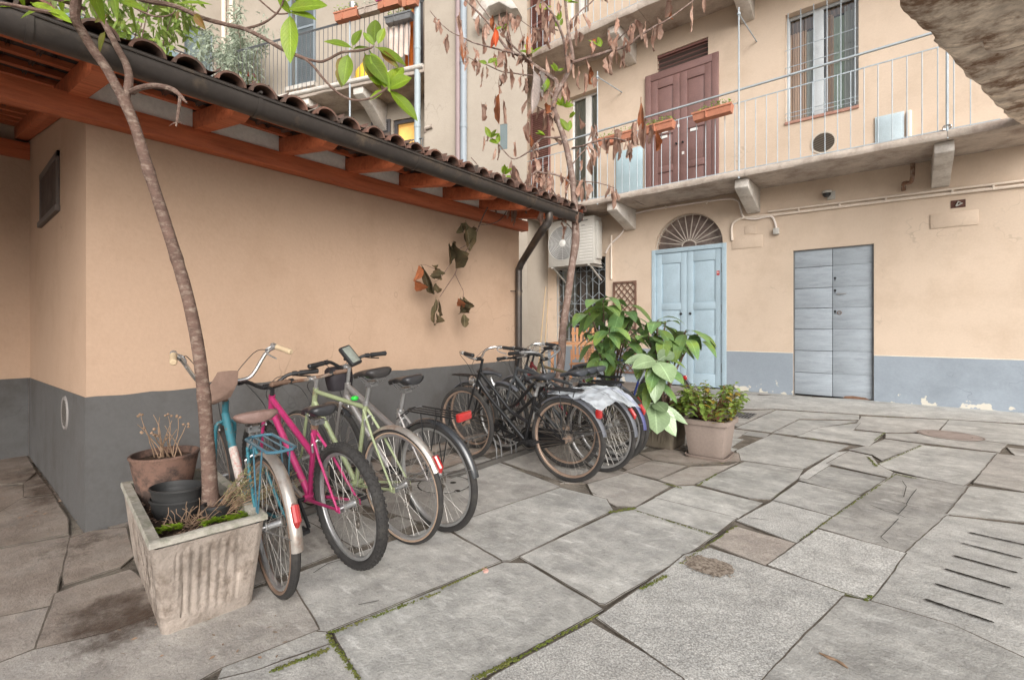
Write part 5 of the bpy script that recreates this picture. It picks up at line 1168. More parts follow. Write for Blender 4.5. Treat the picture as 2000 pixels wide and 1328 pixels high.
def bicycle(label, px, py, yaw, P, lean=0.0, group='bicycles parked in the yard', name='bicycle', loc=None):
    Rr, wb = P.get('R', .345), P.get('wb', 1.05); tw = P.get('tw', .035); fm = P['frame']
    pos = loc or onG(px, py, .015); pos.z = .018
    root = thing(name, label, 'bicycle', pos, 0, group); root.rotation_euler = (lean, 0, math.pi+yaw)
    cr = P.get('comp', metal_gr); bb = Vector((.43, 0, .28)); L = P.get('size', .50); sdv = Vector((-.29, 0, .957)); scl = bb+sdv*L
    sdir = Vector((-.31, 0, .95)); Ax = Vector((wb-.045, 0, Rr)); hb = Ax+sdir*((Rr*2+.05-Rr)/.95); hl = P.get('head', .13); ht = hb+sdir*hl; rh = Vector((0, 0, Rr)); fh = Vector((wb, 0, Rr))
    t_ = P.get('tube', .0155); mb = MB()
    mb.cyl(hb-sdir*.006, ht+sdir*.006, t_*1.18, 14); mb.cyl((bb.x, -.036, bb.z), (bb.x, .036, bb.z), .021, 14)
    st_top = bb+sdv*(P.get('seat_tube', L)); mb.cyl(bb, st_top, t_*.95, 12)
    kind = P.get('kind', 'diamond'); dt0 = hb+sdir*.035
    if kind == 'diamond': mb.cyl(dt0, bb, t_*1.12, 12); mb.cyl(ht-sdir*.02, scl-sdv*.02, t_*.98, 12)
    elif kind == 'sloping': mb.cyl(dt0, bb, t_*1.2, 12); mb.cyl(ht-sdir*.02, bb+sdv*(L*.62), t_*1.1, 12)
    elif kind == 'dutch':
        mb.tube(smoothp([hb+sdir*.03, hb.lerp(bb, .25)+Vector((-.0, 0, -.0)), hb.lerp(bb, .6), bb], 4), t_*1.1, 12)
        j = bb+sdv*.17; mb.tube(smoothp([ht-sdir*.02, ht.lerp(j, .3)+Vector((0, 0, -.045)), ht.lerp(j, .62)+Vector((0, 0, -.075)), ht.lerp(j, .82)+Vector((0, 0, -.04)), j], 4), t_, 12)
    elif kind == 'single': mb.tube(smoothp([hb+sdir*.04, hb.lerp(bb, .4)+Vector((-.03, 0, -.03)), hb.lerp(bb, .8)+Vector((0, 0, -.02)), bb], 4), t_*1.45, 12)
    for s in (-1, 1):
        mb.tube([bb+Vector((-.02, s*.025, 0)), bb+Vector((-.10, s*.038, .01)), rh+Vector((0, s*.062, 0))], [.010, .010, .007], 8)
        mb.tube([(bb+sdv*(P.get('ss', L)-.03))+Vector((0, s*.014, 0)), (bb+sdv*(P.get('ss', L)-.03)).lerp(rh, .35)+Vector((0, s*.038, 0)), rh+Vector((0, s*.062, 0))], [.008, .008, .006], 8)
        mb.box((-.018, s*.060-.003, Rr-.016), (.022, s*.060+.003, Rr+.016))
    mb.cyl(rh+Vector((.12, -.04, Rr*.0+.0)) if False else bb.lerp(rh, .25)+Vector((0, -.03, 0)), bb.lerp(rh, .25)+Vector((0, .03, 0)), .008, 8)
    fr = mb.build('frame', fm, root)
    if P.get('text'):
        txt, tm, ts, where = P['text']; a, b = (ht-sdir*.02, bb+sdv*(L*.62)) if where == 'top' else (dt0, bb)
        if kind == 'single': a, b = hb.lerp(bb, .05), hb.lerp(bb, .95)
        X = (a-b).normalized(); c = a.lerp(b, P.get('tpos', .5)); Y0 = Vector((0, 1, 0)); 
        side = P.get('tside', 1); Nn = Vector((0, side, 0)); Xd = X*(-side) if side > 0 else X
        Yd = Nn.cross(Xd); r_ = t_*1.16 if kind != 'single' else t_*1.47
        M4 = Matrix.Identity(4)
        for i in range(3): M4[i][0] = Xd[i]; M4[i][1] = Yd[i]; M4[i][2] = Nn[i]; M4[i][3] = (c+Nn*(r_))[i]
        text_part(txt, ts, M4, tm, root, extrude=.0008)
    if P.get('wrap'):
        a, b = hb+sdir*.04, bb; pts = smoothp([hb+sdir*.04, hb.lerp(bb, .4)+Vector((-.03, 0, -.03)), hb.lerp(bb, .8)+Vector((0, 0, -.02)), bb], 4)
        mb = MB(); mb.tube(pts[3:8], t_*1.5, 14); mb.build('decal', P['wrap'], root); mb = MB(); mb.tube(pts[7:], t_*1.49, 14); mb.build('painted_band', cyan, root)
    # fork
    mb = MB(); mb.cyl(hb-sdir*.004, hb-sdir*.03, .02, 10)
    for s in (-1, 1): mb.tube(smoothp([hb+Vector((0, s*.012, -.01)), hb+Vector((-.0, s*.048, -.03)), hb.lerp(Ax, .45)+Vector((0, s*.05, 0)), hb.lerp(Ax, .85)+Vector((.006, s*.052, 0)), fh+Vector((0, s*.052, 0))], 3), interp([.010, .011, .010, .008, .006], 13), 8)
    mb.build('fork', P.get('fork', fm), root)
    wheel(root, 'rear_wheel', 0, Rr, tw, P.get('tyre', rubber), P.get('rim', alu), P.get('spoke', spoke_d), P.get('wall'), P.get('knob', False), rot=.1)
    wheel(root, 'front_wheel', wb, Rr, tw, P.get('tyre', rubber), P.get('rim', alu), P.get('spoke', spoke_d), P.get('wall'), P.get('knob', False), rot=.3)
    # crank, chainring, chain, pedals
    ca = P.get('crank', .5); mb = MB(); cy = -.05
    mb.lathe([(.078, -.0015), (.088, -.0015), (.088, .0015), (.078, .0015), (.078, -.0015)], (bb.x, cy, bb.z), (0, 1, 0), 32)
    for i in range(5): a = 2*math.pi*i/5; mb.bar((bb.x, cy, bb.z), (bb.x+.08*math.cos(a), cy, bb.z+.08*math.sin(a)), .003, .014)
    mb.cyl((bb.x, -.075, bb.z), (bb.x, .07, bb.z), .012, 8)
    for s in (-1, 1):
        e = Vector((bb.x+s*.17*math.cos(ca), s*-.070, bb.z+s*.17*math.sin(ca))); mb.bar(Vector((bb.x, s*-.066, bb.z)), e, .012, .022, (0, 0, 1) if abs(math.sin(ca)) < .7 else (1, 0, 0))
    ck = mb.build('crankset', cr, root)
    for s in (-1, 1):
        e = Vector((bb.x+s*.17*math.cos(ca), s*-.075, bb.z+s*.17*math.sin(ca))); mb = MB(); y0 = e.y-s*.008; y1 = e.y-s*.095
        mb.box((e.x-.04, y0, e.z-.010), (e.x-.028, y1, e.z+.010)); mb.box((e.x+.028, y0, e.z-.010), (e.x+.04, y1, e.z+.010)); mb.cyl((e.x, y0+s*.01, e.z), (e.x, y1, e.z), .008, 8); mb.box((e.x-.028, y1, e.z-.008), (e.x+.028, y1+s*.006, e.z+.008)); mb.box((e.x-.028, y0, e.z-.008), (e.x+.028, y0-s*.006, e.z+.008))
        mb.build('pedal', blk_plastic, ck)
    mb = MB(); A = [(bb.x+.086*math.cos(a), -.05, bb.z+.086*math.sin(a)) for a in [R_(95-20*i) for i in range(10)]]; B = [(.03*math.cos(a), -.045, Rr+.03*math.sin(a)) for a in [R_(265-20*i) for i in range(10)]]
    mb.tube(A+B, .0042, 4, closed=True); mb.build('chain', rust if P.get('old') else spoke_d, root)
    mb = MB(); mb.lathe([(.012, -.048), (.034, -.047), (.034, -.043), (.03, -.04), (.042, -.037), (.012, -.035)], rh, (0, 1, 0), 20)
    if P.get('derail', True):
        mb.box((-.015, -.075, Rr-.06), (.01, -.052, Rr-.02)); mb.ring((.0, -.055, Rr-.075), (0, 1, 0), .016, .005, 14, 5); mb.ring((.02, -.055, Rr-.135), (0, 1, 0), .018, .005, 14, 5); mb.bar((0, -.06, Rr-.075), (.02, -.06, Rr-.135), .004, .02)
    mb.build('gear_cluster', spoke_d, root)
    if P.get('guard'):
        mb = MB(); out = []
        for i in range(9): a = R_(90-22.5*i); out.append((bb.x+.11*math.cos(a), -.058, bb.z+.11*math.sin(a)))
        for i in range(7): a = R_(-90-30*i); out.append((.02+.055*math.cos(a), -.058, Rr-.0+.055*math.sin(a)))
        mb.prism(out, (0, -.022, 0)); mb.build('chain_guard', P['guard'], root, bevel=.005)
    # saddle
    sp_ = bb+sdv*(P.get('sh', .62)); mb = MB(); mb.cyl(st_top-sdv*.03, sp_+Vector((0, 0, -.05)), .0125, 10); mb.cyl(st_top-sdv*.012, st_top+sdv*.012, t_*1.25, 12); mb.build('seat_post', P.get('post', alu), root)
    saddle(root, sp_+Vector((-.01, 0, .0)), P.get('sl', .275), P.get('sw', .17), P.get('sm', blk_leather), P.get('stilt', 0))
    # bars
    sr = P.get('stem', .07); s0 = ht+sdir*sr; sf = P.get('reach', .06); stem = s0+Vector((sf, 0, .01))
    mb = MB(); mb.cyl(ht, s0+sdir*.012, .0125, 10); mb.cyl(s0, stem, .013, 10); mb.cyl(stem+Vector((0, -.025, 0)), stem+Vector((0, .025, 0)), .018, 10); mb.build('stem', P.get('stem_m', P.get('comp', alu)), root)
    bars = {'flat': [(0, 0, 0), (0, .06, 0), (-.012, .20, .012), (-.03, .29, .015)], 'riser': [(0, 0, 0), (0, .04, 0), (-.01, .12, .05), (-.03, .18, .058), (-.06, .31, .055)],
            'swept': [(0, 0, 0), (.02, .07, .012), (.045, .15, .06), (.02, .22, .085), (-.05, .265, .085), (-.20, .29, .07)], 'high': [(0, 0, 0), (0, .10, .0), (-.01, .15, .03), (-.03, .215, .14), (-.05, .25, .175), (-.10, .275, .18), (-.20, .30, .155)],
            'drop': [(0, 0, 0), (0, .12, .0), (.01, .19, .0), (.07, .205, -.01), (.10, .21, -.06), (.06, .21, -.12), (-.04, .21, -.14)]}[P.get('bar', 'flat')]
    bt = P.get('bturn', 0); Rz = Matrix.Rotation(bt, 4, 'Z'); q = lambda v: stem+(Rz @ Vector(v))
    full = [(x, -y, z) for x, y, z in bars[::-1]]+bars[1:]; sp3 = smoothp([q(v) for v in full], 4)
    mb = MB(); mb.tube(sp3, .0115, 10); hbr = mb.build('handlebar', P.get('bar_m', alu), root)
    for s in (-1, 1):
        e = bars[-1]; e2 = bars[-2]; a = Vector((e[0], s*e[1], e[2])); b = Vector((e2[0], s*e2[1], e2[2])); d = (b-a).normalized(); gl = P.get('grip', .115)
        mb = MB(); mb.tube([q(a-d*.006), q(a), q(a+d*gl*.5), q(a+d*gl)], [.012, .0175, .016, .0175], 12); mb.build('grip', P.get('grip_m', blk_plastic), hbr)
        if P.get('brakes', True):
            mb = MB(); c0 = a+d*(gl+.03); fw_ = Vector((1, 0, 0))*.05 if abs(d.y) > .6 else Vector((.02, -s*.06, -.01))
            mb.cyl(q(c0-d*.012), q(c0+d*.015), .017, 10); mb.tube(smoothp([q(c0), q(c0+fw_*.7+Vector((0, 0, -.01))), q(c0+fw_-d*.05+Vector((0, 0, -.025))), q(c0+fw_*.95-d*.12+Vector((0, 0, -.035)))], 3), .0052, 6)
            mb.build('brake_lever', P.get('lev_m', blk_plastic), hbr)
    mb = MB()
    for s in (-1, 1):
        c0 = Vector((bars[-2][0]+.03, s*bars[-2][1]*.8, bars[-2][2]-.01)); 
        mb.tube(smoothp([q(c0), q(c0+Vector((.10, -s*.05, -.02))), q(Vector((.11, s*.03, -.06))), hb+Vector((.03, s*.02, .05)), hb+Vector((.02, s*.015, -.02))], 5), .0024, 5)
    mb.build('cable', blk_plastic, root)
    # brakes
    for c, dr in ((hb+Vector((.03, 0, -.02)), 1), (bb+sdv*(P.get('ss', L)-.09)+Vector((-.05, 0, 0)), -1)):
        mb = MB()
        for s in (-1, 1): mb.tube([c+Vector((0, 0, .02)), c+Vector((0, s*.035, .0)), c+Vector((-.01*dr, s*.028, -.045))], .006, 6)
        mb.build('brake_caliper', alu, root)
    F_ = P.get('fend')
    if F_: 
        fender(root, 0, Rr, F_[1], 178 if len(F_) < 4 else F_[3], F_[0]); 
        if F_[2] is not None: fender(root, wb, Rr, F_[2], 128, F_[0])
    if P.get('reflect'):
        a = R_(P['reflect']); c = Vector(((Rr+.03)*math.cos(a), 0, Rr+(Rr+.03)*math.sin(a))); d = Vector((math.cos(a), 0, math.sin(a)))
        tg = Vector((-d.z, 0, d.x)); mb = MB(); mb.tube([c-tg*.045-d*.012, c-tg*.04+d*.006, c+tg*.025+d*.008, c+tg*.045-d*.008], [.010, .018, .018, .009], 10); mb.build('rear_reflector', red_lens, root)
    if P.get('rack'):
        rm = P['rack']; zt = Rr*2+.065; x0, x1 = .17, P.get('rack_end', -.22); w = .06; mb = MB()
        mb.tube([(x0, -w*.5, zt), (x0-.03, -w, zt), (x1+.03, -w, zt), (x1, -w*.6, zt), (x1, w*.6, zt), (x1+.03, w, zt), (x0-.03, w, zt), (x0, w*.5, zt)], P.get('rack_r', .005), 7, closed=True)
        for y in (-.02, .02): mb.cyl((x0, y, zt), (x1, y, zt), .004, 6)
        for s in (-1, 1):
            for xx in P.get('rack_legs', (.02, -.12)): mb.cyl((xx, s*w, zt), (0.0, s*.066, Rr+.03), .004, 6)
            mb.cyl((x0, s*.02, zt), bb+sdv*(P.get('ss', L)-.08)+Vector((0, s*.02, 0)), .004, 6)
        mb.build('luggage_rack', rm, root)
    if P.get('box_light'):
        c = P['box_light']; light_box(root, c, P.get('bl_s', (.03, .10, .05)))
    if P.get('stand'):
        mb = MB(); mb.tube([(.34, .03, .27), (.30, .09, .12), (.26, .17, .0)], .008, 7); mb.build('kickstand', metal_gr, root)
    if P.get('dynamo'):
        mb = MB(); c = hb+Vector((.06, 0, .02)); mb.lathe([(0, -.04), (.025, -.035), (.038, 0), (.040, .02), (.03, .026), (0, .028)], c, (1, 0, 0), 18); mb.build('headlamp', chrome, root)
    root['_top'] = 1; del root['_top']
    P['_ref'] = dict(bb=bb, sdv=sdv, hb=hb, ht=ht, stem=stem, q=q, Rr=Rr, wb=wb)
    return root
white_dec = mat('worn white decal', (.60, .55, .50), .6, .15, 40, col2=(.55, .12, .09), cscale=60, cthr=.60); red_txt = mat('red lettering', (.50, .05, .04), .5); blk_txt = mat('black lettering', (.03, .02, .02), .5)
PB = dict(frame=teal, kind='single', R=.335, wb=1.02, tube=.015, bar='high', bar_m=chrome, grip_m=grip_cream, grip=.125, stem=.12, reach=.0, bturn=.1, sm=brown_leather, sw=.21, sl=.27, sh=.565, ss=.42, seat_tube=.40, head=.12, tyre=rubber, wall=rubber_gum, rim=alu, fend=(fend_al, 40, None, 182), reflect=157, rack=paint('blue rack paint', (.06, .16, .22)), rack_end=-.22, rack_r=.0075, comp=rust, wrap=white_dec, text=('ILEGHIIE', red_txt, .026, 'down'), tside=-1, tpos=.46, derail=True, old=True, stand=False, brakes=True, lev_m=alu, crank=-.9, spoke=steelw)
b1 = bicycle('old teal bicycle with cream grips, brown saddle and alloy mudguard, beside the concrete planter', 540, 1160, -.13, PB, -.05)
PP = dict(frame=pink, kind='sloping', R=.335, wb=1.04, tube=.0165, tw=.044, knob=True, bar='riser', bar_m=blk_plastic, stem_m=blk_plastic, stem=.05, reach=.07, sm=blk_leather, sw=.15, sh=.56, size=.46, ss=.45, seat_tube=.46, tyre=rubber, rim=alu, comp=metal_dk, post=rust, text=('COSI', blk_txt, .030, 'down'), tpos=.55, tside=-1, crank=.9, spoke=steelw)
b2 = bicycle('magenta mountain bicycle with knobbly black tyres and black riser handlebar', 690, 1106, -.02, PP, -.09)
PG = dict(frame=lgreen, kind='diamond', R=.345, wb=1.02, tube=.0145, tw=.026, bar='flat', bar_m=rust, grip_m=mat('brown tape', (.16, .10, .07), .8), stem=.06, reach=.06, sm=mat('black gel saddle', (.035, .032, .032), .45, .1, 9, spec=.5), sw=.175, sh=.755, size=.55, ss=.55, seat_tube=.56, tyre=rubber, wall=mat('cream tyre wall', (.36, .26, .19), .8), rim=alu, fend=(fend_al, 45, None, 156), reflect=150, comp=alu, crank=.1, spoke=steelw)
b3 = bicycle('pale green racing bicycle with tan tyres, alloy mudguard and red reflector', 790, 1060, .06, PG, -.09)
PS = dict(frame=silver, kind='sloping', R=.350, wb=1.08, tube=.019, tw=.035, bar='riser', bar_m=blk_plastic, stem=.12, reach=.04, sm=blk_leather, sw=.16, sh=.69, size=.52, ss=.50, seat_tube=.47, tyre=rubber, rim=alu, fend=(fend_bk, 45, 20, 170), rack=metal_dk, rack_end=-.28, box_light=(-.285, 0, .765), bl_s=(.03, .11, .05), comp=alu, crank=-.6, spoke=steelw)
b4 = bicycle('silver grey city bicycle with black mudguards, rear rack with red lamp, and phone holder', 858, 1036, .03, PS, -.10)
PD = dict(frame=blkp, kind='dutch', R=.352, wb=1.14, tube=.016, tw=.034, bar='swept', bar_m=chrome, stem=.10, reach=.05, sm=mat('dark grey saddle', (.05, .052, .058), .5, .1, 9), sw=.20, sl=.26, sh=.60, size=.50, ss=.36, seat_tube=.44, tyre=rubber, wall=rubber, rim=mat('brown stained rim', (.33, .235, .18), .5, .15, 10, metal=.4), fend=(fend_gr, 50, None, 168), comp=metal_dk, lev_m=alu, guard=blkp, derail=False, crank=-.25, rack=metal_dk, rack_end=-.15, dynamo=True, spoke=spoke_d, box_light=(-.30, 0, .60), bl_s=(.05, .05, .075))
b5 = bicycle('black dutch city bicycle with chrome swept handlebar and curved step through frame', 1110, 941, .03, PD, -.06)
PE = dict(PD, frame=dgrey, bar='flat', bar_m=blk_plastic, kind='diamond', fend=(fend_gr, 50, 20), guard=None, derail=True, wall=None, rim=alu, dynamo=False, size=.52, ss=.52, seat_tube=.52, sh=.60, sm=mat('slate saddle', (.06, .065, .075), .5), spoke=steelw, box_light=None, reflect=148, stem=.09)
b6 = bicycle('dark grey bicycle parked directly behind the black dutch one under the plastic bag', 1172, 921, -.02, PE, -.05)
PF = dict(PE, frame=dgrey, fend=(mat('blue violet mudguard', (.07, .075, .19), .4), 50, None), bar='swept', bar_m=chrome, kind='sloping', rim=alu, reflect=150, sw=.19, stem=.12)
b7 = bicycle('bicycle with blue violet mudguard, second behind the black dutch one', 1190, 905, .04, PF, -.05)
PH = dict(PE, frame=olive, kind='diamond', tyre=rubber, tw=.042, fend=None, reflect=None, rack=None, bar='riser', sh=.60, sm=mat('soft grey saddle', (.075, .08, .09), .55))
b8 = bicycle('fat tyred dark bicycle at the right end of the rack beside the leafy plant', 1203, 897, -.05, PH, -.03)
PR = dict(PD, frame=blkp, bar='swept', box_light=None, fend=(fend_gr, 50, 20), rack=metal_dk, rack_end=-.25, guard=None, dynamo=False, sh=.56, bar_m=metal_gr)
q9 = onG(905, 893, 0)
b9 = bicycle('black bicycle parked the other way round with its rear rack against the ochre wall', 0, 0, math.pi+.03, PR, .05, loc=Vector((-3.50, 3.62, 0)))
PK = dict(PE, frame=redp, bar='swept', bar_m=chrome, fend=(fend_gr, 50, 20), sh=.62, kind='dutch', reflect=150)
b10 = bicycle('dark red bicycle with swept handlebar at the back of the crowded rack', 0, 0, .06, PK, -.06, loc=Vector((-2.35, 4.45, 0)))
PL = dict(PE, frame=bluep, bar='riser', tyre=rubber, rim=alu, fend=(fend_gr, 0, 20), reflect=None, sh=.6, kind='diamond', rack=None, box_light=(-.262, 0, .60), bl_s=(.05, .06, .06))
b11 = bicycle('blue bicycle half hidden behind the big leafed plants with a red rear lamp', 0, 0, .25, PL, -.04, loc=Vector((-2.50, 6.35, 0)))
mb = MB()
for i in range(7): z = .78+.035*i; w = .12+.012*i; mb.tube([(.95-w, -w, z), (.95+w, -w, z), (.95+w, w, z), (.95-w, w, z)], .002, 4, closed=True)
for i in range(9):
    for s in (-1, 1): t = -1+2*i/8; mb.cyl((.95+t*.12, s*.12, .78), (.95+t*.19, s*.19, .99), .0015, 4); mb.cyl((.95+s*.12, t*.12, .78), (.95+s*.19, t*.19, .99), .0015, 4)
mb.build('wire_basket', metal_dk, b11)
# white lock strip on pink wheel, green lamp on the pale green frame, bags
r = PG['_ref']; mb = MB(); c = r['ht'].lerp(r['bb']+r['sdv']*.55, .80)+Vector((0, 0, .018)); mb.lathe([(0, .016), (.018, .012), (.026, 0), (.02, -.01)], c, n=14); mb.build('green_lamp', mat('green lamp plastic', (.02, .55, .05), .3, .1, 20, spec=.7), b3)
r = PS['_ref']; q = r['q']; S0 = q((0, 0, 0))
bagm = mat('black nylon', (.022, .018, .022), .7, .2, 20, .3, 60)
t = thing('handlebar_bag', 'black handlebar bag hanging on the silver grey bicycle', 'bag'); 
M4 = b4.matrix_basis; bpy.context.view_layer.update(); MW = b4.matrix_world.copy()
mb = MB(MW); rs = []
for zz, w, d in ((-.17, .05, .045), (-.165, .075, .06), (-.09, .085, .07), (-.02, .085, .065), (0, .07, .05)): rs.append([(S0.x+.07+d*math.copysign(abs(math.cos(a))**.6, math.cos(a)), w*1.1*math.copysign(abs(math.sin(a))**.6, math.sin(a))+.02, S0.z+zz) for a in [2*math.pi*i/20 for i in range(20)]])
mb.loft(rs); mb.build('pouch', bagm, t, smooth=50)
mb = MB(MW); mb.tube([(S0.x+.01, .05, S0.z+.01), (S0.x+.03, .05, S0.z-.03)], .006, 6); mb.build('strap', bagm, t)
t = thing('phone_holder', 'black phone holder with clear window on top of the silver grey bicycle handlebar', 'phone holder')
hm = MW @ Matrix.Translation(S0+Vector((-.02, -.03, .075))) @ Matrix.Rotation(R_(-52), 4, 'Y') @ Matrix.Rotation(R_(12), 4, 'Z')
mb = MB(hm); mb.box((-.085, -.05, -.018), (.085, .05, .018)); mb.build('case', blk_plastic, t, bevel=.014)
mb = MB(hm); mb.box((-.068, -.035, .0185), (.068, .035, .0205)); mb.build('clear_window', mat('clear plastic window', (.22, .24, .21), .12, .4, 9, spec=1), t, bevel=.0008)
mb = MB(hm); mb.cyl((0, 0, -.018), (.02, 0, -.07), .012, 8); mb.build('mount', blk_plastic, t)
# plastic sheet draped over the racks
bag = MB(); n, m = 30, 22; P0 = onG(1170, 860, 0)
M5 = b5.matrix_world.copy(); cx = (M5 @ Vector((-.06, 0, .78)))
vs = []; 
for i in range(n+1):
    for j in range(m+1):
        u = i/n-.5; v = j/m-.5; x = cx.x+.10+u*.50+v*.08; y = cx.y+.20+v*.54; e = max(0, abs(u)*2-.45)+max(0, abs(v)*2-.55)
        corner = .20*max(0, u*2-.3)*max(0, .6+v)+.12*max(0, -v*2-.35)*max(0, u+.4)
        z = .785-.05*e-corner*.9+.022*noise.noise(Vector((u*7, v*7, 2)))+.014*abs(noise.noise(Vector((u*17, v*15, 5))))
        vs.append((x+.02*noise.noise(Vector((u*6, v*6, 9))), y+.02*noise.noise(Vector((u*6, v*6, 4))), z))
bag.add(vs, [(i*(m+1)+j, (i+1)*(m+1)+j, (i+1)*(m+1)+j+1, i*(m+1)+j+1) for i in range(n) for j in range(m)])
def clear_plastic():
    m = bpy.data.materials.new('crumpled clear plastic'); m.use_nodes = True; nt = m.node_tree; N = nt.nodes; L = nt.links; b = N['Principled BSDF']
    b.inputs['Base Color'].default_value = (.72, .78, .84, 1); b.inputs['Roughness'].default_value = .22; b.inputs['Alpha'].default_value = .5; b.inputs['Specular IOR Level'].default_value = .9
    tc = N.new('ShaderNodeTexCoord'); nz = N.new('ShaderNodeTexVoronoi'); nz.inputs['Scale'].default_value = 16; L.new(tc.outputs['Object'], nz.inputs['Vector']); bp = N.new('ShaderNodeBump'); bp.inputs['Strength'].default_value = .7; bp.inputs['Distance'].default_value = .03; L.new(nz.outputs['Distance'], bp.inputs['Height']); L.new(bp.outputs[0], b.inputs['Normal']); return m
tag(bag.build('plastic_sheet', clear_plastic(), smooth=80, recalc=False), 'crumpled clear plastic sheet draped over the luggage racks of the parked bicycles', 'plastic sheet')
# floor rack
def floor_rack(name, label, x0, x1, y0, y1, slots, grp='low steel floor racks'):
    t = thing(name, label, 'bicycle rack', ((x0+x1)/2, y0, 0), 0, grp); I = Matrix.Translation((-(x0+x1)/2, -y0, 0))
    for x in (x0, x1): mb = MB(I); mb.bar((x, y0, .035), (x, y1, .035), .045, .045); mb.build('base_rail', mat('dusty rack steel %s%s' % (name, x), (.12, .11, .10), .6, .2, 6, metal=.4), t, bevel=.003)
    for y in slots:
        mb = MB(I)
        for dy in (-.035, .035): mb.tube(smoothp([(x1, y+dy, .06), (x1-.02, y+dy, .20), (x1-.12, y+dy, .26), (x0+.05, y+dy, .12), (x0, y+dy, .05)], 3), .007, 6)
        mb.build('wheel_loop', metal_gr, t)
floor_rack('floor_rack', 'low steel floor rack holding the front wheels of the teal and magenta bicycles', -3.62, -3.15, .95, 2.45, (1.09, 1.30, 1.86, 2.12), None)
floor_rack('floor_rack', 'low steel floor rack under the crowded group of dark bicycles', -3.55, -2.95, 2.75, 4.75, (3.40, 3.62, 3.84, 4.15, 4.5), None)
# twin bag: greyish cloth hanging behind the trunk
mb = MB(); pts = [(418, 722), (448, 716), (440, 760), (420, 800), (394, 796), (400, 760)]
P_ = [at(x, y, 2.72) for x, y in ((424, 726), (446, 724), (444, 750), (430, 778), (398, 792), (404, 760))]
mb.prism([p for p in P_], (.02, .05, 0)); tag(mb.build('paper_bag', mat('faded brown paper', (.20, .13, .10), .9, .2, 9, .5, 30), bevel=.006), 'faded brown paper bag hanging from the teal bicycle behind the trunk', 'paper bag')
# =============== leaves and plants ===============
def leaf(mb, base, d, nrm, L, W, droop=.25, fold=.25, seg=7, curl=0, wav=0, sharp=.75, stalk=.06, twist=0):
    base = Vector(base); d = Vector(d).normalized(); nrm = Vector(nrm); s = d.cross(nrm)
    if s.length < .05: s = d.cross(Vector((.3, .9, .2)))
    s.normalize(); up = s.cross(d).normalized(); vs = []; sd_ = random.random()*50; st = base+d*L*stalk
    s0_, u0_ = s, up
    for i in range(seg+1):
        t = i/seg; ca_, sa_ = math.cos(twist*t), math.sin(twist*t); s = s0_*ca_+u0_*sa_; up = u0_*ca_-s0_*sa_; c = st+d*L*(t*(1-stalk))+Vector((0, 0, -1))*droop*L*t*t
        w = W*.5*(math.sin(math.pi*min(1, t**sharp*.98+.01))**.85)*(1 if t < .97 else .3)+.0006
        wv = wav*noise.noise(Vector((t*4, sd_, 0)))*W; cu = curl*W*(.6+.4*math.sin(t*5+sd_))
        f = fold*w
        a1 = .0
        vs += [c-s*(w*(1-abs(curl)*.55)+wv*.5)+up*(f+cu*.9+wv), c-s*w*.55+up*(f*.45+cu*.2), c+up*wv*.3, c+s*w*.55+up*(f*.45+cu*.2), c+s*(w*(1-abs(curl)*.55)-wv*.4)+up*(f+cu*.9-wv)]
    fs = []
    for i in range(seg):
        for j in range(4): a = i*5+j; fs.append((a, a+1, a+6, a+5))
    mb.add(vs, fs, [(j/4, i/seg) for i in range(seg+1) for j in range(5)]); 
    mb.tube([base, st+d*L*.02], [L*.012+.0006, L*.008+.0004], 4, caps=False)
def rv(): return Vector((random.gauss(0, 1), random.gauss(0, 1), random.gauss(0, 1))).normalized()
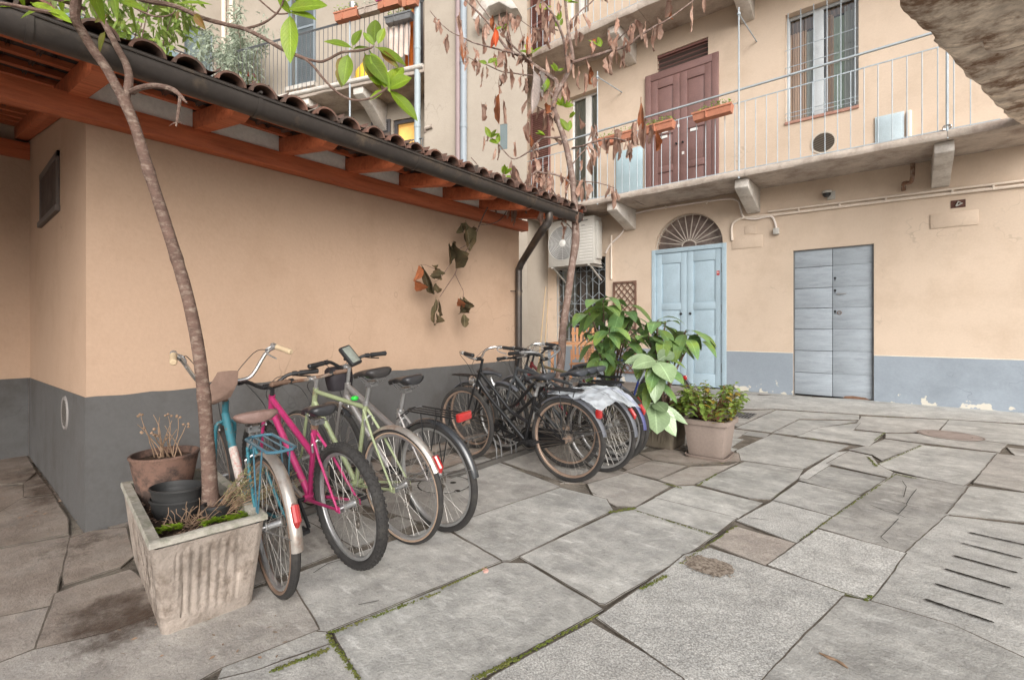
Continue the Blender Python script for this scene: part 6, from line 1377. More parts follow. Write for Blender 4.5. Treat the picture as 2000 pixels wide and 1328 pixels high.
# ---------- near planter ----------
def planter(name, label, C, ang, L, W, Hh, taper, m, rim_m, dark=None):
    t = thing(name, label, 'planter', C, ang); th = .035; mb = MB(); ribs = []
    def outline(z, f):
        a, b = L/2-taper*(1-z/Hh), W/2-taper*(1-z/Hh); out = []; amp = .013*f; 
        def side(p, q, n_):
            p = Vector(p); q = Vector(q); nn = Vector(((q-p).y, -(q-p).x, 0)).normalized(); k = int((q-p).length/.0058)
            for i in range(k):
                s_ = i/k; inn = min(s_, 1-s_)*(q-p).length; rb = amp*(.5+.5*math.cos((s_-.5)*(q-p).length*2*math.pi/.034)) if inn > .055 else 0
                out.append(p.lerp(q, s_)-nn*rb*-1*-1+Vector((0, 0, z)))
        c = .018
        side((-a+c, -b, 0), (a-c, -b, 0), 0); side((a, -b+c, 0), (a, b-c, 0), 0); side((a-c, b, 0), (-a+c, b, 0), 0); side((-a, b-c, 0), (-a, -b+c, 0), 0)
        return out
    zs = [(0, 0), (.03, 0), (Hh*.14, .0), (Hh*.2, 1), (Hh*.5, 1), (Hh*.78, 1), (Hh*.84, .0), (Hh-.035, 0)]
    r0 = [outline(0, 0)]; n0 = len(outline(Hh, 0)); rings = []
    def resamp(o, n):
        return [o[int(i*len(o)/n)] for i in range(n)]
    for z, f in zs: rings.append(resamp(outline(z, f), n0))
    mb.loft(rings, caps=False); body = mb.build('trough', m, t, smooth=45)
    mb = MB(); o = [(-L/2-.006, -W/2-.006), (L/2+.006, -W/2-.006), (L/2+.006, W/2+.006), (-L/2-.006, W/2+.006)]
    i2 = [(-L/2+th, -W/2+th), (L/2-th, -W/2+th), (L/2-th, W/2-th), (-L/2+th, W/2-th)]
    for k in range(4):
        a, b = o[k], o[(k+1) % 4]; c, d = i2[(k+1) % 4], i2[k]; N_ = 16
        for q in range(N_):
            f0, f1 = q/N_, (q+1)/N_; l = lambda p_, r_, f: (p_[0]+(r_[0]-p_[0])*f, p_[1]+(r_[1]-p_[1])*f)
            A, B, D, E = l(a, b, f0), l(a, b, f1), l(d, c, f0), l(d, c, f1); hh = lambda p_: Hh+.004*noise.noise(Vector((p_[0]*12, p_[1]*12, 3)))
            hz = Hh-.026
            mb.add([(A[0], A[1], hz), (B[0], B[1], hz), (B[0], B[1], hh(B)-.006), (A[0], A[1], hh(A)-.006), (A[0]*.985, A[1]*.985, hh(A)), (B[0]*.985, B[1]*.985, hh(B)), (E[0], E[1], hh(E)-.004), (D[0], D[1], hh(D)-.004), (D[0], D[1], Hh-.12), (E[0], E[1], Hh-.12)], [(0, 1, 2, 3), (3, 2, 5, 4), (4, 5, 6, 7), (7, 6, 9, 8)])
    mb.build('rim', rim_m, t, smooth=50, recalc=False)
    mb = MB(); nx, ny = 40, 16; vs = []
    for i in range(nx+1):
        for j in range(ny+1): x = -L/2+th*.6+(L-th*1.2)*i/nx; y = -W/2+th*.6+(W-th*1.2)*j/ny; vs.append((x, y, Hh-.075+.018*noise.noise(Vector((x*9, y*9, 0)))+.010*noise.noise(Vector((x*40, y*40, 0)))))
    mb.add(vs, [(i*(ny+1)+j, (i+1)*(ny+1)+j, (i+1)*(ny+1)+j+1, i*(ny+1)+j+1) for i in range(nx) for j in range(ny)]); mb.build('soil', soil_m, t, smooth=70, recalc=False)
    return t
NC = Vector((-2.817, .817, .014)); NA = -.11; PH_ = .42
pl1 = planter('concrete_planter', 'large ribbed fibre cement planter with worn rim in the near left foreground', NC, NA, 1.04, .43, PH_, .045, planter_m, planter_rim)
MP = Matrix.Translation(NC) @ Matrix.Rotation(NA, 4, 'Z'); SZ = PH_-.065
BC = Vector((-2.38, 5.06, .014))
pl2 = planter('concrete_planter', 'dark mossy ribbed planter holding the big leafed plants behind the bicycles', BC, 0, 1.15, .46, .45, .035, planter_dk, planter_dk)
mb = MB()
for x in (-.45, .45): mb.box((x-.07, -.2, -.012), (x+.07, .2, .02))
# ---------- pots in the near planter ----------
def pot(name, label, cat, base, r0, r1, h, m, rim=.012, soil=True, grp=None, par=None):
    t = thing(name, label, cat, base, 0, grp) if par is None else par
    mb = MB(); mb.lathe([(0, 0), (r0, 0), (r1*.985, h-rim*2.2), (r1+rim*.4, h-rim*2), (r1+rim*.4, h-.003), (r1, h), (r1-.010, h), (r1-.014, h-.03), (r1*.9, h-.04)], n=36); mb.build('pot', m, t)
    if soil: mb = MB(); mb.lathe([(0, h-.026), (r1*.5, h-.034), (r1-.012, h-.036)], n=24); mb.build('soil', soil_m, t)
    return t
pb = at(320, 975, 2.72); 
t = pot('terracotta_pot', 'tall stained terracotta pot with a dead plant at the back of the near planter', 'pot', onG(322, 980, PH_-.075), .110, .158, .27, terra_old, .006)
mb = MB()
for i in range(16):
    a = random.uniform(0, 6.28); b = Vector((random.gauss(0, .03), random.gauss(0, .03), .24)); d = Vector((math.cos(a)*.35+.1, math.sin(a)*.35, 1)); P = [b]; L = random.uniform(.12, .26)
    for k in range(4): d = (d+rv()*.25).normalized(); P.append(P[-1]+d*L/4)
    mb.tube(smoothp(P, 2), interp([.0035, .0015], 9), 5)
    if i % 2: 
        for _ in range(3): c = P[-1]+rv()*.015; mb.lathe([(0, .008), (.006, .004), (.007, -.004), (0, -.008)], c, rv(), 6)
mb.build('dead_stems', straw_m, t)
for (x, y, z, lb) in ((0, 0, SZ, 'lower of the two black oval plastic pots stacked in the near planter'), (0, 0, SZ+.055, 'upper of the two black oval plastic pots stacked in the near planter')):
    o = MB(); prof = [(0, 0.004), (.115, .004), (.135, .085), (.141, .087), (.141, .098), (.134, .098), (.126, .03), (0, .02)]; o.lathe([(r*1.0, h) for r, h in prof], n=40)
    ob = o.build('oval_pot', pot_blk); ob.scale = (1.0, .72, 1); ob.location = onG(346, 1006, PH_-.06)+Vector((0, 0, z-SZ)); ob.rotation_euler = (0, 0, .65); ob.scale = (.90, .66, .95); tag(ob, lb, 'pot', 'black oval pots in the near planter')
t = pot('herb_pot', 'small dark pot with a dry herb spilling over the planter corner', 'pot', onG(424, 1022, PH_-.08), .05, .066, .10, pot_blk, .006)
mb = MB(); ml = MB()
for i in range(46):
    P = [Vector((random.gauss(0, .02), random.gauss(0, .02), .05))]; tip = i/46; d = Vector((.10+random.random()*.2, .65, .25+random.random()*.55)).normalized(); L = random.uniform(.16, .42); d = (d+rv()*.4).normalized()
    for k in range(5): d = (d+rv()*.22+Vector((.02, .05, -.02))).normalized(); P.append(P[-1]+d*L/5)
    mb.tube(smoothp(P, 2), interp([.0022, .001], 11), 4, caps=False)
    for k in range(26):
        p = P[1+random.randrange(4)].lerp(P[2+random.randrange(4)], random.random()) if random.random() < .4 else P[-1]+(P[-2]-P[-1])*random.random()*1.6
        leaf(ml, p, rv()+Vector((0, 0, .4)), rv(), random.uniform(.014, .028), .0035, .1, 0, 2)
mb.build('stems', straw_m, t); ml.build('foliage', herb_m, t, smooth=60, recalc=False)
mb = MB()
for i in range(70):
    P = [MP @ Vector((.24+random.gauss(0, .05), random.gauss(0.0, .06), SZ+.0))]; d = (rv()+Vector((.3, .3, .35))).normalized()
    for k in range(4): d = (d+rv()*.5).normalized(); P.append(P[-1]+d*random.uniform(.015, .035))
    mb.tube(smoothp(P, 2), .0014, 4, caps=False)
tag(mb.build('dry_straw', straw_m, recalc=False), 'tangle of dry straw on the soil round the trunk of the near tree', 'straw', kind='stuff')
for i, (x, y, n, lb) in enumerate(((326, 1040, 20, 'bright green succulent rosettes at the near left corner of the near planter'), (400, 1029, 8, 'small green seedling in the middle of the near planter edge'), (425, 1023, 8, 'green seedling right of the middle of the near planter edge'), (468, 1016, 24, 'clump of green seedlings at the right end of the near planter edge'))):
    mb = MB()
    for k in range(n):
        c = Vector((random.gauss(0, .008+.0006*n), random.gauss(0, .012+.0008*n), 0)); a = random.uniform(0, 6.28)
        for j in range(7): aa = a+j*.9; leaf(mb, c+Vector((0, 0, .012+.002*j)), (math.cos(aa), math.sin(aa), .35), (0, 0, 1), .022, .012, .1, .2, 3, stalk=0)
    o = mb.build('seedling', leaf_br, smooth=60, recalc=False); o.location = onG(x, y, PH_-.045); tag(o, lb, 'seedling')
# chips on soil
mb = MB()
for i in range(260):
    p = MP @ Vector((random.uniform(-.49, .49), random.uniform(-.17, .17), SZ+random.uniform(.0, .012))); leaf(mb, p, rv()*Vector((1, 1, .3)), (0, 0, 1), random.uniform(.012, .035), random.uniform(.005, .016), .1, .4, 2)
tag(mb.build('bark_chips', mat('bark chips', (.15, .085, .06), .9, .4, 30, col2=(.3, .22, .17), cscale=30), recalc=False), 'dry leaf and bark crumbs lying on the planter soil', 'bark chips', kind='stuff')
# ---------- near magnolia ----------
def branch(mb, pts, r, n=8, k=4): mb.tube(smoothp(pts, k), interp(r, (len(pts)-1)*k+1), n)
def Tn(x, y, t): return at(x, y, t)
tn = thing('magnolia_tree', 'tall bare trunk magnolia leaning left out of the near planter with glossy green leaves', 'tree', at(412, 1000, 2.36))
I = Matrix.Translation(-tn.location)
mb = MB(I); tt = [(412, 1000, 2.36), (409, 930, 2.36), (404, 850, 2.36), (397, 760, 2.35), (387, 680, 2.34), (369, 590, 2.32), (345, 505, 2.3), (315, 410, 2.27), (286, 320, 2.24), (263, 245, 2.21), (241, 193, 2.19)]
P = smoothp([Tn(*q) for q in tt], 6); rr = interp([.042, .034, .031, .029, .028, .027, .026, .025, .024, .022, .025], len(P)); rr = [r*(1+.05*noise.noise(Vector((i*.35, 0, 0)))+(.10 if i in (17, 36, 47) else 0)) for i, r in enumerate(rr)]
mb.tube(P, rr, 14); mb.build('trunk', bark, tn)
mb = MB(I)
B1 = [(241, 193, 2.19), (225, 165, 2.17), (205, 130, 2.14), (182, 98, 2.1), (162, 65, 2.06), (147, 35, 2.02), (152, -20, 1.98), (170, -90, 1.95)]
branch(mb, [Tn(*q) for q in B1], [.021, .019, .019, .018, .018, .018, .014], 10)
B2 = [(243, 196, 2.19), (252, 160, 2.22), (247, 128, 2.24), (228, 92, 2.26), (209, 55, 2.27), (190, 20, 2.28), (172, -25, 2.28), (165, -90, 2.3)]
branch(mb, [Tn(*q) for q in B2], [.018, .017, .015, .014, .014, .014, .010], 10)
branch(mb, [Tn(*q) for q in ((258, 180, 2.2), (275, 172, 2.15), (305, 168, 2.12), (340, 177, 2.1), (365, 202, 2.1))], [.014, .012, .012, .011, .004], 8)
branch(mb, [Tn(*q) for q in ((352, 188, 2.1), (349, 215, 2.1), (344, 247, 2.1))], [.007, .007, .0035], 6); branch(mb, [Tn(*q) for q in ((347, 238, 2.1), (335, 243, 2.1), (331, 247, 2.1))], [.003, .002, .001], 4); branch(mb, [Tn(*q) for q in ((347, 238, 2.1), (355, 241, 2.1), (358, 244, 2.1))], [.003, .002, .001], 4)
LB = [(200, -30, 2.25), (276, 0, 2.25), (340, 12, 2.25), (396, 36, 2.25), (440, 48, 2.24), (480, 58, 2.22), (520, 78, 2.2), (552, 97, 2.18), (595, 115, 2.16)]
branch(mb, [Tn(*q) for q in LB], [.011, .011, .0105, .010, .0095, .009, .008], 8)
branch(mb, [Tn(*q) for q in ((595, 115, 2.16), (612, 130, 2.14), (633, 156, 2.13), (660, 182, 2.12), (690, 196, 2.12), (722, 193, 2.1), (742, 182, 2.1), (757, 172, 2.1))], [.006, .0055, .005, .006], 7)
branch(mb, [Tn(*q) for q in ((587, 112, 2.16), (622, 121, 2.15), (640, 117, 2.15), (668, 103, 2.14), (700, 100, 2.13), (722, 95, 2.13), (730, 90, 2.13))], [.006, .0055, .0055, .004], 7)
branch(mb, [Tn(*q) for q in ((478, 57, 2.22), (510, 48, 2.2), (535, 32, 2.18), (548, 16, 2.17), (556, -6, 2.16))], [.006, .005, .004, .004], 7)
branch(mb, [Tn(*q) for q in ((495, -10, 2.18), (520, 12, 2.18), (540, 27, 2.18), (563, 27, 2.17))], [.004, .004, .003], 6)
branch(mb, [Tn(*q) for q in ((240, -10, 2.1), (262, 15, 2.1), (300, 32, 2.1), (330, 31, 2.1), (342, 22, 2.1))], [.005, .004, .003, .002], 6)
branch(mb, [Tn(*q) for q in ((150, 45, 2.06), (110, 28, 2.0), (60, 18, 1.95), (20, 10, 1.92), (-20, 5, 1.9))], [.010, .008, .007, .006], 7)
branch(mb, [Tn(*q) for q in ((165, 18, 2.03), (120, 2, 2.0), (70, -8, 1.95))], [.009, .007, .006], 7)
mb.build('limbs', bark, tn)
mb = MB(I); Nf = Vector((.4, -.55, .65))
LV = [  # base, tip, width px, material drop
 ((560, 20), (638, 12), 30), ((562, 24), (615, 40), 20), ((566, 27), (567, 112), 30), ((540, -5), (566, 25), 16), ((575, 0), (600, 20), 20), ((345, 8), (415, 10), 16), ((560, 5), (590, -25), 22),
 ((690, 95), (633, 82), 20), ((688, 92), (708, 56), 18), ((731, 88), (733, 34), 26), ((730, 90), (708, 62), 12), ((738, 88), (752, 52), 14), ((690, 97), (722, 93), 11), ((733, 92), (790, 128), 26), ((680, 105), (672, 160), 24), ((712, 105), (752, 160), 26), ((722, 100), (757, 172), 22),
 ((757, 176), (806, 152), 34), ((757, 172), (790, 128), 30), ((760, 176), (810, 232), 22), ((752, 178), (722, 195), 14), ((750, 170), (720, 150), 16), ((758, 170), (764, 140), 18)]
for (a, b, w) in LV:
    A = Tn(a[0], a[1], 2.15); B = Tn(b[0], b[1], 2.15+random.uniform(-.05, .05)); d = B-A; L = d.length
    leaf(mb, A, d+Vector((0, 0, .12*L)), -Nf.cross(Vector((0, 0, 1)))*.0+Vector((RX[0]*0-FY[0]*1, -FY[1], .5))+rv()*.25, L*1.02, w*2.15/925*1.15, .12, .22, 9, wav=.05, sharp=.9)
for _ in range(16):                                                 # crown leaves at the top left
    A = Tn(random.uniform(-40, 330), random.uniform(-60, 12), random.uniform(1.9, 2.3)); leaf(mb, A, Vector((random.uniform(-1, 1), random.uniform(-.5, .5), random.uniform(-.5, .3))), Vector((FY[0]*-1, -FY[1], .5))+rv()*.4, random.uniform(.10, .17), .045, .2, .2, 8, wav=.05)
for a, b in (((60, 6), (115, 22)), ((20, 14), (-30, 2)), ((92, 12), (40, 32)), ((235, 2), (285, 16)), ((120, 5), (170, -15)), ((95, 18), (140, 40))):
    A = Tn(*a, 2.0); B = Tn(*b, 1.98); leaf(mb, A, B-A, Vector((-FY[0], -FY[1], .6)), (B-A).length, .04, .1, .2, 8)
mb.build('foliage', leaf_br, tn, smooth=70, recalc=False)
mb = MB(I)
for (a, b, w) in (((378, 28), (402, 55), 16), ((712, 104), (744, 170), 28), ((668, 110), (664, 150), 18), ((205, 62), (195, 100), 14), ((348, 22), (346, 38), 6), ((660, 130), (668, 168), 14), ((742, 100), (780, 130), 14), ((210, 30), (185, 42), 12)):
    A = Tn(a[0], a[1], 2.16); B = Tn(b[0], b[1], 2.16); leaf(mb, A, B-A, Vector((-FY[0], -FY[1], .2))+rv()*.3, (B-A).length, w*2.16/925, .1, .4, 8, wav=.1)
mb.build('old_leaves', leaf_ol, tn, smooth=70, recalc=False)
# ---------- courtyard tree with dried leaves ----------
TB = 5.7
bt = at(1096, 700, TB); bt.z = .40
ct = thing('withered_magnolia', 'young magnolia in the middle of the yard with many dried hanging brown leaves', 'tree', bt); I = Matrix.Translation(-bt)
mb = MB(I); P = smoothp([at(x, y, TB) for x, y in ((1090, 760), (1097, 690), (1100, 640), (1108, 585), (1117, 520), (1124, 470), (1123, 420), (1120, 367), (1112, 315), (1101, 268), (1081, 213))], 5); rr = interp([.052, .048, .045, .043, .041, .049, .041, .038, .036, .034, .033], len(P)); mb.tube(P, [r*(1+.06*noise.noise(Vector((i*.5, 3, 0)))) for i, r in enumerate(rr)], 12); mb.build('trunk', bark_lt, ct)
BR = [([(1081, 213), (1084, 190), (1095, 170), (1109, 143), (1118, 120), (1117, 100), (1110, 60), (1104, 0), (1100, -60)], .034, .014, 0), ([(1109, 140), (1106, 115), (1100, 75), (1082, 32), (1057, 0), (1040, -30)], .022, .009, -.3), ([(1109, 62), (1115, 42), (1132, 24), (1160, 0), (1175, -25)], .012, .007, .3),
 ([(1081, 213), (1088, 165), (1075, 150), (1046, 130), (1020, 112), (993, 98), (970, 68), (951, 42), (909, 0), (890, -25)], .030, .009, .4), ([(1039, 122), (1010, 98), (990, 77), (960, 38), (930, 0), (920, -20)], .014, .006, .6), ([(1018, 108), (985, 100), (951, 91), (925, 84), (906, 75), (878, 61), (855, 40), (840, 22)], .012, .005, .5), ([(1025, 147), (1000, 143), (979, 140), (948, 126), (930, 120), (913, 112)], .009, .004, .2),
 ([(1112, 125), (1140, 116), (1185, 102), (1225, 90), (1250, 70), (1280, 52), (1307, 37), (1357, 0), (1380, -15)], .020, .005, -.5), ([(1185, 101), (1200, 85), (1215, 70), (1238, 45)], .009, .005, -.4), ([(1118, 290), (1126, 288), (1140, 285), (1160, 278), (1185, 272), (1205, 271), (1222, 276)], .014, .007, -.6), ([(1101, 268), (1080, 269), (1060, 270), (1045, 283), (1032, 297), (1004, 311), (985, 296), (972, 280), (951, 262)], .014, .005, .2),
 ([(1120, 367), (1105, 350), (1080, 340), (1060, 338), (1046, 336), (1025, 358), (1004, 378), (980, 382), (962, 378), (948, 355), (937, 329), (920, 308)], .014, .005, -.2), ([(1123, 354), (1142, 355), (1165, 357), (1185, 362), (1200, 367)], .008, .004, -.3), ([(1123, 420), (1105, 405), (1085, 380), (1066, 352)], .012, .006, -.3), ([(1084, 190), (1070, 178), (1060, 165), (1045, 150), (1025, 147)], .014, .010, .2), ([(1119, 320), (1135, 300), (1150, 285), (1163, 262), (1160, 240)], .009, .005, .5), ([(1090, 60), (1070, 56), (1045, 58), (1020, 42), (1000, 30)], .008, .004, .5), ([(1040, 125), (1030, 100), (1020, 70), (1012, 40)], .007, .004, .2), ([(1003, 108), (998, 85), (990, 60), (985, 40)], .007, .004, .3), ([(1085, 240), (1078, 225), (1062, 215), (1045, 207), (1030, 200)], .009, .004, .3), ([(1125, 455), (1112, 442), (1100, 432), (1060, 405), (1030, 395), (1000, 400)], .008, .004, -.1)]
mb = MB(I)
tips = []
for pts, r0, r1, dz in BR:
    n = len(pts); Q = [at(x, y, TB+dz*(i/(n-1))) for i, (x, y) in enumerate(pts)]; branch(mb, Q, [r0, (r0+r1)/2, r1], 7); tips.append(Q)
mb.build('limbs', bark_lt, ct)
def dry(mb, x, y0, y1, w, t, curl=None):
    A = at(x, y0, t); B = at(x+random.uniform(-4, 4), y1, t+random.uniform(-.08, .08)); d = B-A
    leaf(mb, A, d, Vector((-FY[0], -FY[1], 0))+rv()*.8, d.length, w*t/925*1.0, .02, random.uniform(.4, 1.3), 12, curl=curl if curl is not None else random.uniform(.3, .9)*random.choice((-1, 1)), wav=.45, sharp=random.uniform(.9, 1.5), stalk=.12, twist=random.uniform(-2.2, 2.2))
D1 = [(898, 20, 75, 12), (901, 40, 125, 16), (907, 78, 124, 14), (903, 80, 118, 12), (872, 70, 106, 12), (935, 25, 70, 10), (942, 55, 105, 11), (930, 95, 140, 12), (936, 112, 142, 12), (947, 50, 80, 10), (963, 30, 62, 12), (975, 25, 50, 12), (990, 20, 62, 14), (1002, 28, 58, 14), (1012, 30, 60, 13), (985, 50, 75, 10), (1035, 60, 105, 14), (1030, 65, 110, 9), (965, 100, 135, 10), (973, 98, 130, 12), (985, 118, 160, 10), (995, 130, 175, 7), (940, 200, 236, 12), (948, 200, 232, 10), (975, 178, 242, 16), (983, 195, 240, 12), (968, 185, 215, 10), (950, 252, 276, 9), (968, 288, 312, 10), (1007, 275, 306, 9), (1033, 235, 280, 14), (1037, 260, 292, 12), (1062, 10, 60, 12), (1066, 30, 75, 12), (1090, 0, 30, 12), (1125, 45, 90, 10), (1130, 62, 84, 10), (1155, 75, 102, 12), (1163, 75, 100, 11), (1190, 55, 90, 10), (1197, 95, 125, 12), (1207, 30, 68, 12), (1196, 72, 95, 9), (1130, 130, 175, 11), (1140, 140, 180, 12), (1152, 128, 165, 12), (1158, 150, 172, 12), (1145, 155, 185, 9), (1131, 225, 252, 10), (1260, 42, 92, 13), (1285, 35, 76, 13), (1302, 0, 35, 14), (1310, 2, 36, 12), (1352, 4, 62, 14), (1068, 108, 150, 10), (1078, 118, 150, 9), (1100, 145, 185, 12), (1108, 160, 200, 11), (1155, 300, 342, 14), (1110, 335, 372, 12), (1107, 352, 390, 10)]
D1 += [(945, 330, 390, 20), (938, 340, 385, 16), (1000, 318, 375, 18), (1008, 325, 378, 15), (985, 335, 370, 14), (1055, 325, 352, 14), (1035, 310, 350, 17), (1045, 305, 345, 18), (1070, 325, 386, 20), (1080, 335, 385, 18), (1062, 330, 372, 16), (1030, 335, 378, 14), (1252, 190, 260, 18), (1260, 222, 290, 20), (1244, 235, 285, 18), (1268, 240, 280, 14), (1200, 248, 312, 18), (1228, 270, 308, 16), (1238, 252, 285, 18), (1282, 252, 295, 14), (1190, 268, 300, 14), (1130, 415, 450, 10), (1122, 390, 430, 10), (1095, 335, 362, 9)]
ms = [MB(I), MB(I), MB(I)]
for i, (x, y0, y1, w) in enumerate(D1): dry(ms[1 if i % 7 == 3 else 0], x, y0, y1, w, TB+random.uniform(-.4, .4))
for Q in tips:
    for _ in range(9):
        k = random.randrange(1, len(Q)); p = Q[k]+rv()*.04; L = random.uniform(.12, .26); leaf(ms[0], p, Vector((random.gauss(0, .2), random.gauss(0, .2), -1)), rv(), L, random.uniform(.04, .075), 0, random.uniform(.4, 1), 10, curl=random.uniform(-.9, .9), wav=.45, sharp=1.1, twist=random.uniform(-2.5, 2.5))
dry(ms[1], 1050, 365, 408, 22, TB, .2); dry(ms[1], 1066, 205, 222, 16, TB, .2)
ms[0].build('dried_leaves', leaf_dry, ct, smooth=70, recalc=False); ms[1].build('rusty_leaves', leaf_dry2, ct, smooth=70, recalc=False)
mb = MB(I); dry(mb, 1042, 128, 222, 22, TB-.2, .35); dry(mb, 1055, 135, 170, 16, TB-.2, .3); dry(mb, 1058, 165, 190, 10, TB, .3); mb.build('silver_leaves', leaf_silver, ct, smooth=70, recalc=False)
mb = MB(I); dry(mb, 968, 48, 92, 12, TB, .1); A = at(962, 98, TB); leaf(mb, at(972, 62, TB), at(958, 96, TB)-at(972, 62, TB), Vector((-FY[0], -FY[1], 0)), .22, .07, 0, .3); mb.build('orange_leaf', leaf_red, ct, smooth=70, recalc=False)
mb = MB(I)
for (x, y, n, s) in ((968, 58, 1, 20), (985, 65, 1, 18), (952, 125, 2, 26), (972, 133, 2, 18), (1040, 105, 4, 24), (1092, 42, 2, 22), (1095, 52, 2, 20), (1090, 140, 3, 20), (1064, 180, 3, 36), (1098, 208, 5, 28), (1112, 232, 2, 20), (1110, 258, 3, 32), (958, 270, 3, 24), (972, 282, 3, 24), (985, 342, 5, 22), (1000, 348, 3, 18), (1168, 90, 2, 22), (1175, 92, 2, 22), (1116, 432, 1, 24), (1065, 265, 2, 20), (1075, 0, 5, 28), (1060, 20, 3, 22), (1108, 6, 3, 24)):
    for _ in range(n):
        a = random.uniform(.2, 2.9); d = Vector((RX[0]*math.cos(a), RX[1]*math.cos(a), math.sin(a)))+Vector((-FY[0], -FY[1], 0))*random.uniform(-.3, .6); L = s*TB/925*random.uniform(.7, 1.1); leaf(mb, at(x, y, TB), d, Vector((-FY[0], -FY[1], .4))+rv()*.4, L, L*.42, .1, .25, 6)
mb.build('young_leaves', leaf_br, ct, smooth=70, recalc=False)
# hanging twig with withered leaves against the shed wall
WX = -3.72; wl = lambda x, y: onX(x, y, WX)
hb_ = thing('hanging_twig', 'dead twig with curled olive brown leaves hanging before the ochre wall under the eave', 'twig', wl(930, 440)); I = Matrix.Translation(-hb_.location)
mb = MB(I)
Q = lambda *a: [wl(760+x*.241, 380+y*.241) for x, y in a]
branch(mb, [wl(1003, 385), wl(985, 420), wl(965, 436)]+Q((730, 245)), [.005, .006, .006], 6); branch(mb, Q((800, 105), (770, 160), (735, 240), (715, 290), (660, 400), (570, 540), (535, 640), (470, 740), (410, 830)), [.008, .008, .006, .005, .004], 6)
branch(mb, Q((640, 405), (560, 450), (520, 520), (450, 630), (400, 690), (370, 705)), [.005, .004, .003], 5); branch(mb, Q((450, 630), (400, 620), (340, 590), (290, 570), (240, 575)), [.004, .003, .002], 5); branch(mb, Q((535, 645), (570, 720), (600, 780), (602, 830)), [.004, .003], 5)
mb.build('stem', bark, hb_); mb = MB(I)
for (x0, y0, x1, y1, w) in ((620, 210, 660, 460, 34), (690, 250, 640, 400, 30), (580, 230, 600, 310, 22), (510, 380, 545, 600, 26), (490, 390, 490, 570, 18), (520, 375, 530, 470, 16), (260, 570, 370, 800, 26), (270, 580, 330, 790, 22), (380, 600, 330, 660, 24), (350, 570, 400, 650, 22), (370, 720, 400, 800, 22), (380, 830, 365, 1060, 20), (400, 850, 435, 980, 12), (385, 960, 380, 1050, 24), (580, 830, 570, 970, 26), (610, 830, 650, 960, 28), (610, 960, 610, 1075, 26), (600, 850, 610, 940, 22)):
    A, B = Q((x0, y0), (x1, y1)); t = Tz(760+x0*.241, x=WX); leaf(mb, A, B-A, Vector((1, -.3, 0))+rv()*.6, (B-A).length, w*t/925*.85, .0, 1.0, 12, curl=random.uniform(-.9, .9), wav=.5, sharp=1.1, twist=random.uniform(-2, 2))
mb.build('withered_leaves', leaf_dry3, hb_, smooth=70, recalc=False); mb = MB(I)
for (x0, y0, x1, y1, w) in ((240, 575, 195, 700, 16), (205, 690, 215, 785, 26), (560, 840, 545, 900, 20)):
    A, B = Q((x0, y0), (x1, y1)); t = Tz(760+x0*.241, x=WX); leaf(mb, A, B-A, Vector((1, -.3, 0))+rv()*.4, (B-A).length, w*t/925*.8, 0, .9, 10, curl=.7, wav=.4, sharp=1.1, twist=1.2)
mb.build('tan_leaves', leaf_dry2, hb_, smooth=70, recalc=False)
# ---------- big leafed plants ----------
def bigplant(label, base, stems, group=None):
    t = thing('broadleaf_plant', label, 'plant', base, 0, group); I = Matrix.Translation(-Vector(base)); mb = MB(I); ml = MB(I)
    for (tip, n, L) in stems:
        a = Vector(base)+Vector((random.gauss(0, .06), random.gauss(0, .05), 0)); m_ = a.lerp(tip, .5)+Vector((0, 0, .10)); branch(mb, [a, m_, tip], [.014, .010, .007], 6)
        for i in range(n):
            an = i*2.4+random.uniform(-.3, .3); el = random.uniform(-.35, .55); d = Vector((math.cos(an), math.sin(an), el)); p = tip+Vector((0, 0, -.018*i))
            leaf(ml, p, d, (0, 0, 1), L*random.uniform(.6, 1.05), L*random.uniform(.34, .48), random.uniform(.35, 1.0), .18, 9, wav=.07, sharp=.95, stalk=.12)
    mb.build('stems', bark, t); ml.build('foliage', leaf_gl, t, smooth=70, recalc=False); return t
tb = 5.05
b0 = Vector((-2.62, 5.05, .42)); b1_ = Vector((-2.05, 5.05, .42))
bigplant('tall broad leafed plant at the left end of the dark planter behind the bicycles', b0, [(at(1178, 585, tb), 8, .40), (at(1215, 600, 5.2), 7, .38), (at(1150, 610, tb), 5, .34), (at(1190, 640, tb-.1), 7, .32), (at(1222, 655, tb), 6, .32), (at(1170, 690, tb-.15), 6, .30), (at(1205, 700, tb), 5, .3), (at(1232, 620, 5.3), 5, .30), (at(1190, 600, 5.4), 9, .32), (at(1160, 650, 5.3), 8, .28), (at(1215, 640, 5.35), 9, .28), (at(1185, 670, 5.25), 9, .26), (at(1240, 680, 5.2), 7, .26)])
bigplant('broad leafed plant leaning right over the hydrangea from the dark planter', b1_, [(at(1285, 625, 4.9), 6, .34), (at(1340, 645, 4.8), 6, .34), (at(1300, 660, 4.8), 6, .34), (at(1265, 655, 4.9), 6, .32), (at(1288, 705, 4.6), 6, .36), (at(1275, 745, 4.65), 5, .30), (at(1250, 690, 4.8), 5, .30), (at(1300, 630, 5.2), 9, .26), (at(1320, 665, 5.1), 8, .24), (at(1262, 640, 5.2), 8, .24), (at(1365, 650, 4.9), 6, .24), (at(1290, 680, 5.2), 8, .26)])
